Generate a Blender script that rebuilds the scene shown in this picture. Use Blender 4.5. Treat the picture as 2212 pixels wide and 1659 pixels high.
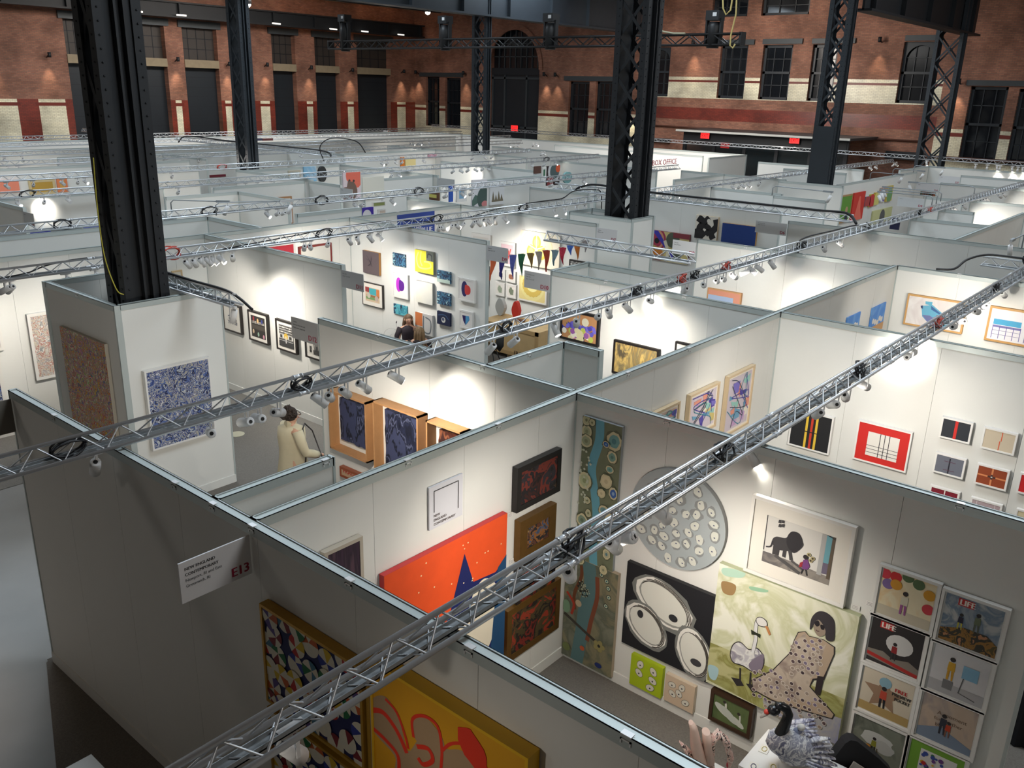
import bpy, math, random
from mathutils import Vector, Matrix
from mathutils.geometry import tessellate_polygon
R = math.radians
rnd = random.Random(7)
scene = bpy.context.scene
col = scene.collection
for o in list(bpy.data.objects): bpy.data.objects.remove(o)

# ---------------------------------------------------------------- camera
FPX, CX, CY = 1887.57, 1106.0, 829.5
YAW, PITCH, ROLL = R(50.1411), R(18.6658), R(1.5448)
CAM = Vector((0.0, 0.0, 5.88))
M3 = (Matrix.Rotation(ROLL, 3, 'Z') @ Matrix.Rotation(PITCH, 3, 'X')
      @ Matrix(((1, 0, 0), (0, 0, -1), (0, 1, 0))) @ Matrix.Rotation(YAW, 3, 'Z'))   # world -> (right, down, forward)
cd = bpy.data.cameras.new('camera'); cam = bpy.data.objects.new('camera', cd); col.objects.link(cam)
cd.sensor_width = 36; cd.lens = 36 * FPX / 2212; cd.clip_start = 0.05; cd.clip_end = 300
rt, dn, fw = M3[0], M3[1], M3[2]
cam.matrix_world = Matrix(((rt[0], -dn[0], -fw[0], CAM[0]), (rt[1], -dn[1], -fw[1], CAM[1]), (rt[2], -dn[2], -fw[2], CAM[2]), (0, 0, 0, 1)))
scene.camera = cam

# ---------------------------------------------------------------- world, exposure, hall lights
w = bpy.data.worlds.new('hall_air'); scene.world = w; w.use_nodes = True
w.node_tree.nodes['Background'].inputs[0].default_value = (0.95, 0.88, 0.8, 1)
w.node_tree.nodes['Background'].inputs[1].default_value = 0.08
vs = scene.view_settings
vs.view_transform = 'Standard'; vs.look = 'None'; vs.gamma = 1; vs.exposure = 0.15; vs.use_curve_mapping = False
cy = scene.cycles
cy.max_bounces = 5; cy.diffuse_bounces = 4; cy.glossy_bounces = 2; cy.transmission_bounces = 3; cy.transparent_max_bounces = 4
cy.sample_clamp_indirect = 2.0; cy.sample_clamp_direct = 0; cy.caustics_reflective = False; cy.caustics_refractive = False
cy.use_light_tree = True

def light(kind, name, loc, energy, color, size=1.0, target=None, spot=None, blend=.6, parent=None, size_y=None):
    ld = bpy.data.lights.new(name, kind); ld.energy = energy; ld.color = color
    if kind == 'AREA':
        ld.size = size
        if size_y: ld.shape = 'RECTANGLE'; ld.size_y = size_y
    else: ld.shadow_soft_size = size
    if kind == 'SPOT': ld.spot_size = R(spot or 60); ld.spot_blend = blend
    o = bpy.data.objects.new(name, ld); col.objects.link(o)
    if parent: o.parent = parent
    o.location = loc
    if target is not None:
        d = Vector(target) - Vector(loc)
        if parent: d = Vector(target)
        o.rotation_euler = d.to_track_quat('-Z', 'Y').to_euler()
    return o
COOL = (0.78, 0.9, 1.0); WARM = (1.0, 0.86, 0.7); NEUT = (1.0, 0.92, 0.82)
# overhead hall lamps, high under the roof
for x in (8, 21, 34):
    for y in (4, 15, 27, 39):
        light('AREA', 'hall_and_fill_light', (x, y, 11.3), 520, COOL, 4, target=(x, y, 0))
for x in (8, 24, 40): light('AREA', 'hall_and_fill_light', (x, -9, 11), 420, (1, .95, .88), 4, target=(x, 12, 1))  # extra fill row, added to brighten the faces turned this way
for y in (16, 32): light('AREA', 'hall_and_fill_light', (-9, y, 12.5), 350, (1, .95, .88), 4, target=(14, y + 4, 1))  # fill lights added at the other open side, no fixture there
# lamp over the concrete walkway beside the booths
light('SPOT', 'walkway_lamp', (-.5, 9.5, 11), 2600, (1.0, .9, .82), .3, target=(.6, 9.0, 0), spot=24, blend=.8)

# ---------------------------------------------------------------- pixel -> place helpers
def ray(u, v):
    c = ((u - CX) / FPX, (v - CY) / FPX, 1.0)
    return Vector([M3[0][i] * c[0] + M3[1][i] * c[1] + M3[2][i] * c[2] for i in range(3)])
def onz(u, v, z): d = ray(u, v); return CAM + d * ((z - CAM[2]) / d[2])
def onx(u, v, x): d = ray(u, v); return CAM + d * ((x - CAM[0]) / d[0])
def ony(u, v, y): d = ray(u, v); return CAM + d * ((y - CAM[1]) / d[1])

# ---------------------------------------------------------------- materials
def lin(c):
    return tuple(((v / 255) / 12.92 if v <= 10 else (((v / 255) + .055) / 1.055) ** 2.4) for v in c[:3]) + (1,)
_mc = {}
def mat(c, rough=.6, metal=0.0, emit=0.0, name=None, noise=0.0, nscale=8.0, alpha=1.0, bump=0.0, spec=.5):
    key = (tuple(c), rough, metal, emit, noise, nscale, alpha, bump, spec)
    if key in _mc: return _mc[key]
    m = bpy.data.materials.new(name or 'paint'); m.use_nodes = True
    nt = m.node_tree; b = nt.nodes['Principled BSDF']
    b.inputs['Base Color'].default_value = lin(c); b.inputs['Roughness'].default_value = rough
    b.inputs['Metallic'].default_value = metal; b.inputs['Specular IOR Level'].default_value = spec
    if emit: b.inputs['Emission Color'].default_value = lin(c); b.inputs['Emission Strength'].default_value = emit
    if alpha < 1: b.inputs['Alpha'].default_value = alpha
    if noise or bump:
        tc = nt.nodes.new('ShaderNodeTexCoord'); n = nt.nodes.new('ShaderNodeTexNoise')
        n.inputs['Scale'].default_value = nscale; n.inputs['Detail'].default_value = 6
        nt.links.new(tc.outputs['Object'], n.inputs['Vector'])
        if noise:
            mx = nt.nodes.new('ShaderNodeMix'); mx.data_type = 'RGBA'
            a = lin(c); mx.inputs[6].default_value = tuple(v * (1 - noise) for v in a[:3]) + (1,)
            mx.inputs[7].default_value = tuple(min(1, v * (1 + noise)) for v in a[:3]) + (1,)
            nt.links.new(n.outputs['Fac'], mx.inputs[0]); nt.links.new(mx.outputs[2], b.inputs['Base Color'])
        if bump:
            bp = nt.nodes.new('ShaderNodeBump'); bp.inputs['Strength'].default_value = bump; bp.inputs['Distance'].default_value = .01
            nt.links.new(n.outputs['Fac'], bp.inputs['Height']); nt.links.new(bp.outputs['Normal'], b.inputs['Normal'])
    _mc[key] = m
    return m
def swirl(colors, scale=6, dist=2.0, detail=3, kind='noise', rough=.6, stretch=(1, 1, 1), soft=False, name='brushwork'):
    """procedural painted surface: colour patches following a warped noise"""
    m = bpy.data.materials.new(name); m.use_nodes = True; nt = m.node_tree; b = nt.nodes['Principled BSDF']
    b.inputs['Roughness'].default_value = rough
    tc = nt.nodes.new('ShaderNodeTexCoord'); mp = nt.nodes.new('ShaderNodeMapping'); mp.inputs['Scale'].default_value = stretch
    nt.links.new(tc.outputs['Object'], mp.inputs['Vector'])
    if kind == 'voronoi':
        wn = nt.nodes.new('ShaderNodeTexNoise'); wn.inputs['Scale'].default_value = scale * .5; wn.inputs['Detail'].default_value = 2
        ad = nt.nodes.new('ShaderNodeMix'); ad.data_type = 'RGBA'; ad.blend_type = 'LINEAR_LIGHT'; ad.inputs[0].default_value = .04 * dist
        nt.links.new(mp.outputs[0], wn.inputs['Vector']); nt.links.new(mp.outputs[0], ad.inputs[6]); nt.links.new(wn.outputs['Color'], ad.inputs[7])
        n = nt.nodes.new('ShaderNodeTexVoronoi'); n.inputs['Scale'].default_value = scale
        nt.links.new(ad.outputs[2], n.inputs['Vector'])
        sp = nt.nodes.new('ShaderNodeSeparateColor'); nt.links.new(n.outputs['Color'], sp.inputs[0]); out = sp.outputs[0]; lo, hi = 0.0, 1.0
    elif kind == 'wave':
        n = nt.nodes.new('ShaderNodeTexWave'); n.inputs['Scale'].default_value = scale; n.inputs['Distortion'].default_value = dist
        n.inputs['Detail'].default_value = detail; n.inputs['Detail Scale'].default_value = 1.6
        nt.links.new(mp.outputs[0], n.inputs['Vector']); out = n.outputs['Fac']; lo, hi = 0.0, 1.0
    else:
        n = nt.nodes.new('ShaderNodeTexNoise'); n.inputs['Scale'].default_value = scale; n.inputs['Distortion'].default_value = dist; n.inputs['Detail'].default_value = detail
        nt.links.new(mp.outputs[0], n.inputs['Vector']); out = n.outputs['Fac']; lo, hi = 0.28, 0.72
    r = nt.nodes.new('ShaderNodeValToRGB'); r.color_ramp.interpolation = 'LINEAR' if soft else 'CONSTANT'
    e = r.color_ramp.elements; k = len(colors)
    e[0].position = 0; e[0].color = lin(colors[0]); e[1].position = lo + (hi - lo) / k; e[1].color = lin(colors[1])
    for i in range(2, k): x = e.new(lo + (hi - lo) * i / k); x.color = lin(colors[i])
    nt.links.new(out, r.inputs[0]); nt.links.new(r.outputs[0], b.inputs['Base Color'])
    return m
def brick(c1, c2, mortar, axis, sx=.22, sy=.075, rough=.7, spec=.3, name='brick'):
    m = bpy.data.materials.new(name); m.use_nodes = True; nt = m.node_tree; b = nt.nodes['Principled BSDF']
    b.inputs['Roughness'].default_value = rough; b.inputs['Specular IOR Level'].default_value = spec
    tc = nt.nodes.new('ShaderNodeTexCoord'); s = nt.nodes.new('ShaderNodeSeparateXYZ'); c = nt.nodes.new('ShaderNodeCombineXYZ')
    nt.links.new(tc.outputs['Object'], s.inputs[0]); nt.links.new(s.outputs[axis], c.inputs[0]); nt.links.new(s.outputs[2], c.inputs[1])
    t = nt.nodes.new('ShaderNodeTexBrick'); nt.links.new(c.outputs[0], t.inputs['Vector'])
    t.inputs['Color1'].default_value = lin(c1); t.inputs['Color2'].default_value = lin(c2); t.inputs['Mortar'].default_value = lin(mortar)
    t.inputs['Scale'].default_value = 1; t.inputs['Brick Width'].default_value = sx; t.inputs['Row Height'].default_value = sy; t.inputs['Mortar Size'].default_value = .008
    n = nt.nodes.new('ShaderNodeTexNoise'); n.inputs['Scale'].default_value = .7; n.inputs['Detail'].default_value = 7; nt.links.new(tc.outputs['Object'], n.inputs['Vector'])
    r = nt.nodes.new('ShaderNodeMapRange'); r.inputs[1].default_value = .3; r.inputs[2].default_value = .7; r.inputs[3].default_value = .6; r.inputs[4].default_value = 1.35
    nt.links.new(n.outputs['Fac'], r.inputs[0])
    mx = nt.nodes.new('ShaderNodeMix'); mx.data_type = 'RGBA'; mx.blend_type = 'MULTIPLY'; mx.inputs[0].default_value = 1
    nt.links.new(t.outputs['Color'], mx.inputs[6]); nt.links.new(r.outputs[0], mx.inputs[7]); nt.links.new(mx.outputs[2], b.inputs['Base Color'])
    return m
WHITEP = mat((226, 226, 221), .75, name='white_wall_panel', noise=.02, nscale=3)
RAIL = mat((196, 205, 203), .42, .35, name='painted_rail')
ALU = mat((214, 218, 222), .3, .6, name='aluminium')
ALU2 = mat((158, 164, 168), .45, .4, name='dull_aluminium')
CLIP = mat((240, 240, 240), .3, .3, name='clip_metal')
STEEL = mat((50, 56, 62), .5, .25, name='blue_black_steel', noise=.15, nscale=3, bump=.2)
STEELD = mat((33, 36, 40), .55, .2, name='dark_steel', noise=.15, nscale=3)
BLACK = mat((20, 20, 22), .5, name='black_plastic')
CABLE = mat((18, 18, 22), .55, name='black_cable')
REDC = mat((196, 74, 58), .5, name='red_cable')
LAMPW = mat((232, 232, 232), .4, name='white_lamp_body')
LENS = mat((255, 246, 230), .4, emit=30, name='lamp_lens')
LENSF = mat((255, 246, 230), .4, emit=14, name='lamp_lens_dim')

# ---------------------------------------------------------------- mesh building
def tag(o, label=None, cat=None, group=None, kind=None):
    if label: o['label'] = label
    if cat: o['category'] = cat
    if group: o['group'] = group
    if kind: o['kind'] = kind
    return o
def empty(name, loc, rz=0.0):
    o = bpy.data.objects.new(name, None); col.objects.link(o); o.location = loc; o.rotation_euler = (0, 0, rz); o.empty_display_size = .1
    return o
class MB:
    def __init__(s): s.v = []; s.f = []; s.m = []; s.mats = []; s.smooth = set()
    def mi(s, m):
        if m not in s.mats: s.mats.append(m)
        return s.mats.index(m)
    def face(s, pts, m, smooth=False):
        k = len(s.v); s.v += [tuple(p) for p in pts]; s.f.append(tuple(range(k, k + len(pts)))); s.m.append(s.mi(m))
        if smooth: s.smooth.add(len(s.f) - 1)
    def box(s, a, b, m):
        x0, x1 = sorted((a[0], b[0])); y0, y1 = sorted((a[1], b[1])); z0, z1 = sorted((a[2], b[2])); k = len(s.v)
        s.v += [(x0, y0, z0), (x1, y0, z0), (x1, y1, z0), (x0, y1, z0), (x0, y0, z1), (x1, y0, z1), (x1, y1, z1), (x0, y1, z1)]
        for q in ((3, 2, 1, 0), (4, 5, 6, 7), (0, 1, 5, 4), (1, 2, 6, 5), (2, 3, 7, 6), (3, 0, 4, 7)): s.f.append(tuple(k + i for i in q)); s.m.append(s.mi(m))
    def bar(s, p, q, w, h, m, up=(0, 0, 1)):
        p = Vector(p); q = Vector(q); d = (q - p).normalized(); u = Vector(up)
        if abs(d.dot(u)) > .98: u = Vector((1, 0, 0))
        a = d.cross(u).normalized() * w / 2; b = a.cross(d).normalized() * h / 2; k = len(s.v)
        for c in (p, q): s.v += [tuple(c - a - b), tuple(c + a - b), tuple(c + a + b), tuple(c - a + b)]
        for f in ((0, 1, 2, 3), (7, 6, 5, 4), (0, 4, 5, 1), (1, 5, 6, 2), (2, 6, 7, 3), (3, 7, 4, 0)): s.f.append(tuple(k + i for i in f)); s.m.append(s.mi(m))
    def tube(s, pts, r, m, n=8, cap=True, sq=1.0):
        """tube or loft through points; r a number or one radius per point"""
        pts = [Vector(p) for p in pts]; N = len(pts); rs = r if isinstance(r, (list, tuple)) else [r] * N; k = len(s.v); u = None
        for i, p in enumerate(pts):
            d = (pts[min(i + 1, N - 1)] - pts[max(i - 1, 0)])
            d = d.normalized() if d.length > 1e-9 else Vector((0, 0, 1))
            if u is None: u = d.orthogonal().normalized() if abs(d.z) > .9 else d.cross(Vector((0, 0, 1))).normalized()
            u = (u - d * u.dot(d)).normalized(); v = d.cross(u)
            for j in range(n):
                a = 2 * math.pi * j / n; s.v.append(tuple(p + (u * math.cos(a) + v * math.sin(a) * sq) * rs[i]))
        mi = s.mi(m)
        for i in range(N - 1):
            for j in range(n):
                j2 = (j + 1) % n; s.f.append((k + i * n + j, k + i * n + j2, k + (i + 1) * n + j2, k + (i + 1) * n + j)); s.m.append(mi); s.smooth.add(len(s.f) - 1)
        if cap:
            s.f.append(tuple(k + j for j in reversed(range(n)))); s.m.append(mi)
            s.f.append(tuple(k + (N - 1) * n + j for j in range(n))); s.m.append(mi)
    def ball(s, c, r, m, n=10, rot=None):
        r = r if isinstance(r, (tuple, list)) else (r, r, r); k = len(s.v); mi = s.mi(m); h = n // 2 + 1
        for i in range(h + 1):
            t = math.pi * i / h
            for j in range(n):
                a = 2 * math.pi * j / n; p = Vector((r[0] * math.sin(t) * math.cos(a), r[1] * math.sin(t) * math.sin(a), r[2] * math.cos(t)))
                if rot: p = rot @ p
                s.v.append(tuple(Vector(c) + p))
        for i in range(h):
            for j in range(n):
                j2 = (j + 1) % n; s.f.append((k + i * n + j, k + (i + 1) * n + j, k + (i + 1) * n + j2, k + i * n + j2)); s.m.append(mi); s.smooth.add(len(s.f) - 1)
    def build(s, name, parent=None, origin=(0, 0, 0), bevel=0):
        me = bpy.data.meshes.new(name); ox, oy, oz = origin
        me.from_pydata([(x - ox, y - oy, z - oz) for x, y, z in s.v], [], s.f)
        for m in s.mats: me.materials.append(m)
        for i, p in enumerate(me.polygons): p.material_index = s.m[i]; p.use_smooth = i in s.smooth
        me.update(); o = bpy.data.objects.new(name, me); col.objects.link(o)
        if parent: o.parent = parent
        else: o.location = origin
        if bevel: b = o.modifiers.new('bevel', 'BEVEL'); b.width = bevel; b.segments = 2; b.limit_method = 'ANGLE'
        return o
def inst(src, name, parent, loc=(0, 0, 0), rot=None):
    o = bpy.data.objects.new(name, src); col.objects.link(o); o.parent = parent; o.location = loc
    if rot is not None: o.rotation_mode = 'QUATERNION'; o.rotation_quaternion = rot
    return o
_tc = {}
def textmesh(t):
    if t in _tc: return _tc[t]
    cu = bpy.data.curves.new('lettering', 'FONT'); cu.body = t; cu.size = 1; cu.resolution_u = 2
    o = bpy.data.objects.new('lettering', cu); col.objects.link(o); dg = bpy.context.evaluated_depsgraph_get()
    me = o.evaluated_get(dg).to_mesh(); vs_ = [(v.co.x, v.co.y) for v in me.vertices]; fs = [tuple(p.vertices) for p in me.polygons]
    o.evaluated_get(dg).to_mesh_clear(); bpy.data.objects.remove(o); _tc[t] = (vs_, fs); return _tc[t]
ORD = ['first', 'second', 'third', 'fourth', 'fifth', 'sixth', 'seventh', 'eighth', 'ninth', 'tenth', 'eleventh', 'twelfth', 'thirteenth', 'fourteenth', 'fifteenth', 'sixteenth', 'seventeenth', 'eighteenth', 'nineteenth', 'twentieth',
       ]
for t_ in ('twenty', 'thirty', 'forty', 'fifty', 'sixty'):
    if t_ != 'twenty': ORD.append(t_[:-1] + 'ieth')
    ORD += [t_ + '-' + q_ for q_ in ORD[:9]]
# ================================================================ the hall
XB, YB, ZC = 47.5, 49.8, 11.8
BR1 = (158, 110, 90); BR2 = (136, 92, 76); MO = (112, 94, 84)
def wallmats(ax):
    return dict(brick=brick(BR1, BR2, MO, ax, name='brown_brick'), red=brick((134, 54, 40), (116, 46, 35), (84, 44, 36), ax, rough=.3, spec=.6, name='red_glazed_brick'),
                cream=brick((232, 228, 204), (220, 214, 188), (180, 174, 150), ax, rough=.3, spec=.6, name='cream_glazed_brick'),
                band=mat((108, 42, 32), .35, name='red_glazed_band'))
def grid_wall(name, ax, c, s0, s1, z1, strips, openings, rec=.5):
    """one building wall: strips = [(s0,s1,z0,z1,material)] painted over brown brick, openings = recessed rectangles"""
    W = wallmats(ax); mb = MB()
    ss = sorted({s0, s1} | {v for q in strips for v in q[:2] if s0 < v < s1} | {v for q in openings for v in q[:2] if s0 < v < s1})
    zs = sorted({0, z1} | {v for q in strips for v in q[2:4]} | {v for q in openings for v in q[2:4]})
    P = (lambda s, d, z: (s, c + d, z)) if ax == 0 else (lambda s, d, z: (c + d, s, z))
    for a, b in zip(ss, ss[1:]):
        for e, f in zip(zs, zs[1:]):
            ms, mz = (a + b) / 2, (e + f) / 2
            if any(q[0] < ms < q[1] and q[2] < mz < q[3] for q in openings): continue
            m = 'brick'
            for q in strips:
                if q[0] < ms < q[1] and q[2] < mz < q[3]: m = q[4]
            mb.face([P(a, 0, e), P(b, 0, e), P(b, 0, f), P(a, 0, f)], W[m])
    for q in openings:
        a, b, e, f = q
        mb.face([P(a, 0, e), P(a, rec, e), P(a, rec, f), P(a, 0, f)], W['brick']); mb.face([P(b, 0, e), P(b, rec, e), P(b, rec, f), P(b, 0, f)], W['brick'])
        mb.face([P(a, 0, f), P(a, rec, f), P(b, rec, f), P(b, 0, f)], W['brick']); mb.face([P(a, 0, e), P(a, rec, e), P(b, rec, e), P(b, 0, e)], W['brick'])
    # the back of the wall, so that it has thickness
    mb.face([P(s0, rec + .2, 0), P(s1, rec + .2, 0), P(s1, rec + .2, z1), P(s0, rec + .2, z1)], W['brick'])
    return tag(mb.build(name), kind='structure')
BLUEBK = mat((34, 40, 46), .4, .1, name='blue_black_shutter', noise=.08, nscale=2)
SHUT = mat((58, 52, 48), .55, name='brown_blind', noise=.1, nscale=2)
PANE = mat((16, 20, 26), .12, name='night_glass', spec=.8)
LINT = mat((62, 68, 72), .5, .2, name='steel_lintel')
CONC = mat((146, 132, 108), .7, name='stone_lintel', noise=.2, nscale=4)
nwin = [0]; ndoor = [0]; ntrim = [0]
def S(kind, mb):
    c = {'window': nwin, 'door': ndoor, 'trim': ntrim}[kind]; c[0] += 1
    return tag(mb.build('%s_%d' % (kind, c[0])), kind='structure')
# ---- left brick wall (y = YB): tall shutters with windows above
def L(u, v=200): return ony(u, v, YB)
zsh = L(437, 147).z; zl1 = L(437, 130).z; ztop = L(437, 62).z; zl2 = L(437, 47).z
zc0 = L(570, 218).z; zc1 = L(570, 224).z; zc2 = L(570, 230).z
doors = [(L(147, 140).x, L(205, 150).x), (L(262, 150).x, L(362, 148).x), (L(400, 153).x, L(474, 160).x), (L(590, 160).x, L(640, 160).x), (L(682, 164).x, L(733, 164).x), (L(772, 164).x, L(843, 164).x)]
doors[1] = (doors[1][1] - 2.2, doors[1][1])
ops = []; strips = [(10, XB, 0, zc0, 'red')]
for u0, u1 in ((-40, 38), (84, 142), (380, 393), (487, 500), (563, 583), (663, 676), (751, 764), (858, 876)):
    a, b = L(u0, 225).x, L(u1, 225).x
    strips += [(a, b, 0, zc0, 'cream'), (a - .15, b + .15, zc2, zc1, 'band')]
for a, b in doors: ops += [(a, b, 0, zsh), (a, b, zl1, ztop)]
grid_wall('wall_left', 0, YB, 8, XB, ZC, strips, ops)
for a, b in doors:
    mb = MB(); mb.box((a, YB + .42, 0), (b, YB + .5, zsh), BLUEBK)
    for k in range(1, 12): mb.box((a, YB + .415, zsh * k / 12), (b, YB + .42, zsh * k / 12 + .02), STEELD)
    S('door', mb)
    mb = MB(); mb.box((a, YB + .4, zl1), (b, YB + .5, ztop), SHUT)
    for k in range(1, 4): mb.box((a + (b - a) * k / 4 - .02, YB + .38, zl1), (a + (b - a) * k / 4 + .02, YB + .4, ztop), STEELD)
    for k in range(1, 3): mb.box((a, YB + .38, zl1 + (ztop - zl1) * k / 3), (b, YB + .4, zl1 + (ztop - zl1) * k / 3 + .04), STEELD)
    S('window', mb)
    mb = MB(); mb.box((a, YB - .06, zsh), (b, YB + .3, zl1), CONC); S('trim', mb)
    mb = MB(); mb.box((a - .25, YB - .1, ztop), (b + .25, YB + .3, zl2), LINT); S('trim', mb)
# ---- right brick wall (x = XB)
def Q(u, v=200): return onx(u, v, XB)
zr = Q(1162, 238).z; zr1 = Q(1162, 244).z; zr2 = Q(1162, 250).z
wins = []      # (u0,v0,u1,v1,kind)
wins += [(920, 166, 949, 272, 'w'), (962, 168, 995, 276, 'w'), (1230, 176, 1274, 294, 'w'), (1288, 176, 1325, 297, 'w'),
         (1402, 102, 1450, 208, 'a'), (1558, 98, 1617, 213, 'w'), (1650, 97, 1714, 216, 'w'), (1757, 96, 1812, 219, 'w'), (1954, 90, 2030, 224, 'a'),
         (2098, 187, 2180, 352, 'w'), (1545, -45, 1622, 36, 'w'), (1653, -50, 1757, 32, 'w'), (2203, 192, 2270, 362, 'w')]
strips = []
def rect(u0, v0, u1, v1):
    um = (u0 + u1) / 2; return Q(u1, v0).y, Q(u0, v0).y, Q(um, v1).z, Q(um, v0).z
zB0, zB1, zB2, zB3 = Q(1700, 169).z, Q(1700, 176).z, Q(1700, 181).z, Q(1700, 218).z
yA = Q(1392).y; yB_ = Q(2034).y
strips += [(yA, YB, 0, zr1, 'cream'), (yA, YB, zr1, zr, 'cream'), (yA, YB, zr2, zr1, 'band'), (-30, yB_, 0, zr, 'cream'), (-30, yB_, zr2, zr1, 'band')]
strips += [(yB_, yA, zB3, zB0, 'cream'), (yB_, yA, zB2, zB1, 'band'), (yB_, yA, Q(1700, 268).z, Q(1700, 240).z, 'red')]
ops = []; rects = []
for u0, v0, u1, v1, k in wins:
    a, b, e, f = rect(u0, v0, u1, v1); ops.append((a, b, e, f)); rects.append((a, b, e, f, k))
da, db, de, df = rect(1058, 168, 1165, 288)
aa = (da + db) / 2; ar = (db - da) / 2; zsp = Q(1110, 150).z
ztopa = Q(1110, 64).z
ops.append((da, db, 0, ztopa))
grid_wall('wall_right', 1, XB, -30, YB, ZC, strips, ops)
for a, b, e, f, k in rects:
    mb = MB(); mb.box((XB + .35, a, e), (XB + .4, b, f), PANE)
    fr = .14
    for q in ((a, a + fr, e, f), (b - fr, b, e, f), (a, b, e, e + fr), (a, b, f - fr, f), (a, b, (e + f) / 2 - .06, (e + f) / 2 + .06)): mb.box((XB + .2, q[0], q[2]), (XB + .35, q[1], q[3]), BLUEBK)
    for j in (1, 2): y = a + (b - a) * j / 3; mb.box((XB + .28, y - .02, e), (XB + .34, y + .02, f), BLUEBK)
    for j in (.27, .75): z = e + (f - e) * j; mb.box((XB + .28, a, z - .02), (XB + .34, b, z + .02), BLUEBK)
    if k == 'a':
        n = 14; yc = (a + b) / 2; r_ = (b - a) / 2 - .12; zc = f - r_ - .15
        pts = [(XB + .18, a, f), (XB + .18, a, zc)] + [(XB + .18, yc - r_ * math.cos(math.pi * j / n), zc + r_ * math.sin(math.pi * j / n)) for j in range(n + 1)] + [(XB + .18, b, zc), (XB + .18, b, f)]
        for j in range(1, len(pts) - 2):
            mb.face([pts[0] if j < len(pts) // 2 else pts[-1], pts[j], pts[j + 1]], BLUEBK)
        mb.face([pts[0], pts[len(pts) // 2], pts[-1]], BLUEBK)
    S('window', mb)
# lintels over the windows
for u0, u1, v0, v1 in ((908, 1001, 157, 166), (1221, 1327, 165, 175), (1550, 1632, 86, 97), (1650, 1736, 84, 95), (1757, 1850, 83, 94), (1958, 2035, 76, 88), (2090, 2230, 174, 186), (1900, 2000, 0, 0)):
    if v1 == 0: continue
    a, b, e, f = rect(u0, v0, u1, v1); mb = MB(); mb.box((XB - .12, a, e), (XB + .3, b, f), LINT); S('trim', mb)
# arched doorway: brick spandrels, fanlight, panelled doors
mb = MB(); WB = wallmats(1)['brick']; n = 20
for sgn in (-1, 1):
    for j in range(n // 2):
        t0, t1 = math.pi / 2 * j / (n // 2), math.pi / 2 * (j + 1) / (n // 2)
        p0 = (XB, aa + sgn * ar * math.cos(t0), zsp + (ztopa - zsp) * math.sin(t0)); p1 = (XB, aa + sgn * ar * math.cos(t1), zsp + (ztopa - zsp) * math.sin(t1))
        mb.face([(XB, aa + sgn * ar, ztopa), p0, p1], WB)
    mb.face([(XB, aa + sgn * ar, ztopa), (XB, aa, ztopa), (XB, aa + sgn * .01, ztopa)], WB)
for j in range(n):
    t0, t1 = math.pi * j / n, math.pi * (j + 1) / n
    pp = [(XB + d, aa + r_ * math.cos(t), zsp + (r_ / ar) * (ztopa - zsp) * math.sin(t)) for t in (t0, t1) for d in (-.1,) for r_ in (ar, ar + .3)]
    mb.face([pp[0], pp[1], pp[3], pp[2]], WB)
S('trim', mb)
mb = MB(); mb.box((XB + .45, da, zsp), (XB + .5, db, ztopa), PANE); mb.box((XB + .2, da, zsp - .35), (XB + .45, db, zsp + .1), BLUEBK)
for j in range(1, 9): y = da + (db - da) * j / 9; mb.box((XB + .38, y - .03, zsp), (XB + .44, y + .03, ztopa), LINT)
for z in (.33, .66): mb.box((XB + .38, da, zsp + (ztopa - zsp) * z - .03), (XB + .44, db, zsp + (ztopa - zsp) * z + .03), LINT)
S('window', mb)
zt = zsp - .35; mb = MB(); mb.box((XB + .3, da, 0), (XB + .4, db, zt), BLUEBK)
for j in (.02, .29, .73, .98): y = da + (db - da) * j; mb.box((XB + .22, y - .07, 0), (XB + .3, y + .07, zt), LINT)
for z in (.06, .5, .97): mb.box((XB + .22, da, zt * z - .07), (XB + .3, db, zt * z + .07), LINT)
S('door', mb)
def exit_sign(p, ax, label, sz=.55):
    r_ = empty('exit_sign', p); mb = MB(); E_ = mat((255, 40, 40), .4, emit=1.6, name='red_exit_light'); K = mat((255, 170, 160), .4, emit=1.5)
    mb.box((p[0] - .05, p[1] - sz * .75, p[2]), (p[0], p[1] + sz * .75, p[2] + sz), mat((60, 10, 12), .4)); mb.build('housing', r_, p)
    mb = MB(); mb.box((p[0] - .06, p[1] - sz * .7, p[2] + .03), (p[0] - .05, p[1] + sz * .7, p[2] + sz - .03), E_)
    vv, ff = textmesh('EXIT'); wd = max(v[0] for v in vv)
    for f_ in ff: mb.face([(p[0] - .065, p[1] + sz * .55 - vv[i][0] * sz * 1.1 / wd, p[2] + sz * .22 + vv[i][1] * sz * .8) for i in f_], mat((70, 6, 8), .5))
    mb.build('lit_face', r_, p); tag(r_, label, 'exit sign')
p = Q(1110, 284); exit_sign((XB + .1, p.y, p.z), 1, 'red lit exit sign on the arched doorway at the far end', .42)
# glass-fronted room by the right wall
GX = XB - 3.45
a, b = onx(1479, 300, GX).y, onx(1830, 310, GX).y
zt = onx(1620, 292, GX).z; zb = zt - 3.4
GL = mat((34, 44, 48), .08, name='dark_tinted_glass', alpha=.55, spec=.6)
g = empty('glass_room', (GX, (a + b) / 2, 0)); o_ = g.location
mb = MB(); mb.box((GX - .5, a + .3, zt), (XB - .05, b - .3, zt + .12), LINT); mb.box((GX - .52, a + .3, zt + .02), (GX - .5, b - .3, zt + .12), mat((170, 172, 168), .5)); mb.build('roof', g, o_)
mb = MB(); n = 5
for j in range(n + 1): y = a + (b - a) * j / n; mb.box((GX, y - .09, 0), (GX + .15, y + .09, zt), STEELD)
mb.box((GX - .02, a, zt - .45), (GX + .15, b, zt), STEELD); mb.box((GX - .02, a, zb - .1), (GX + .15, b, zb + .1), STEELD); mb.build('frame', g, o_)
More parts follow.
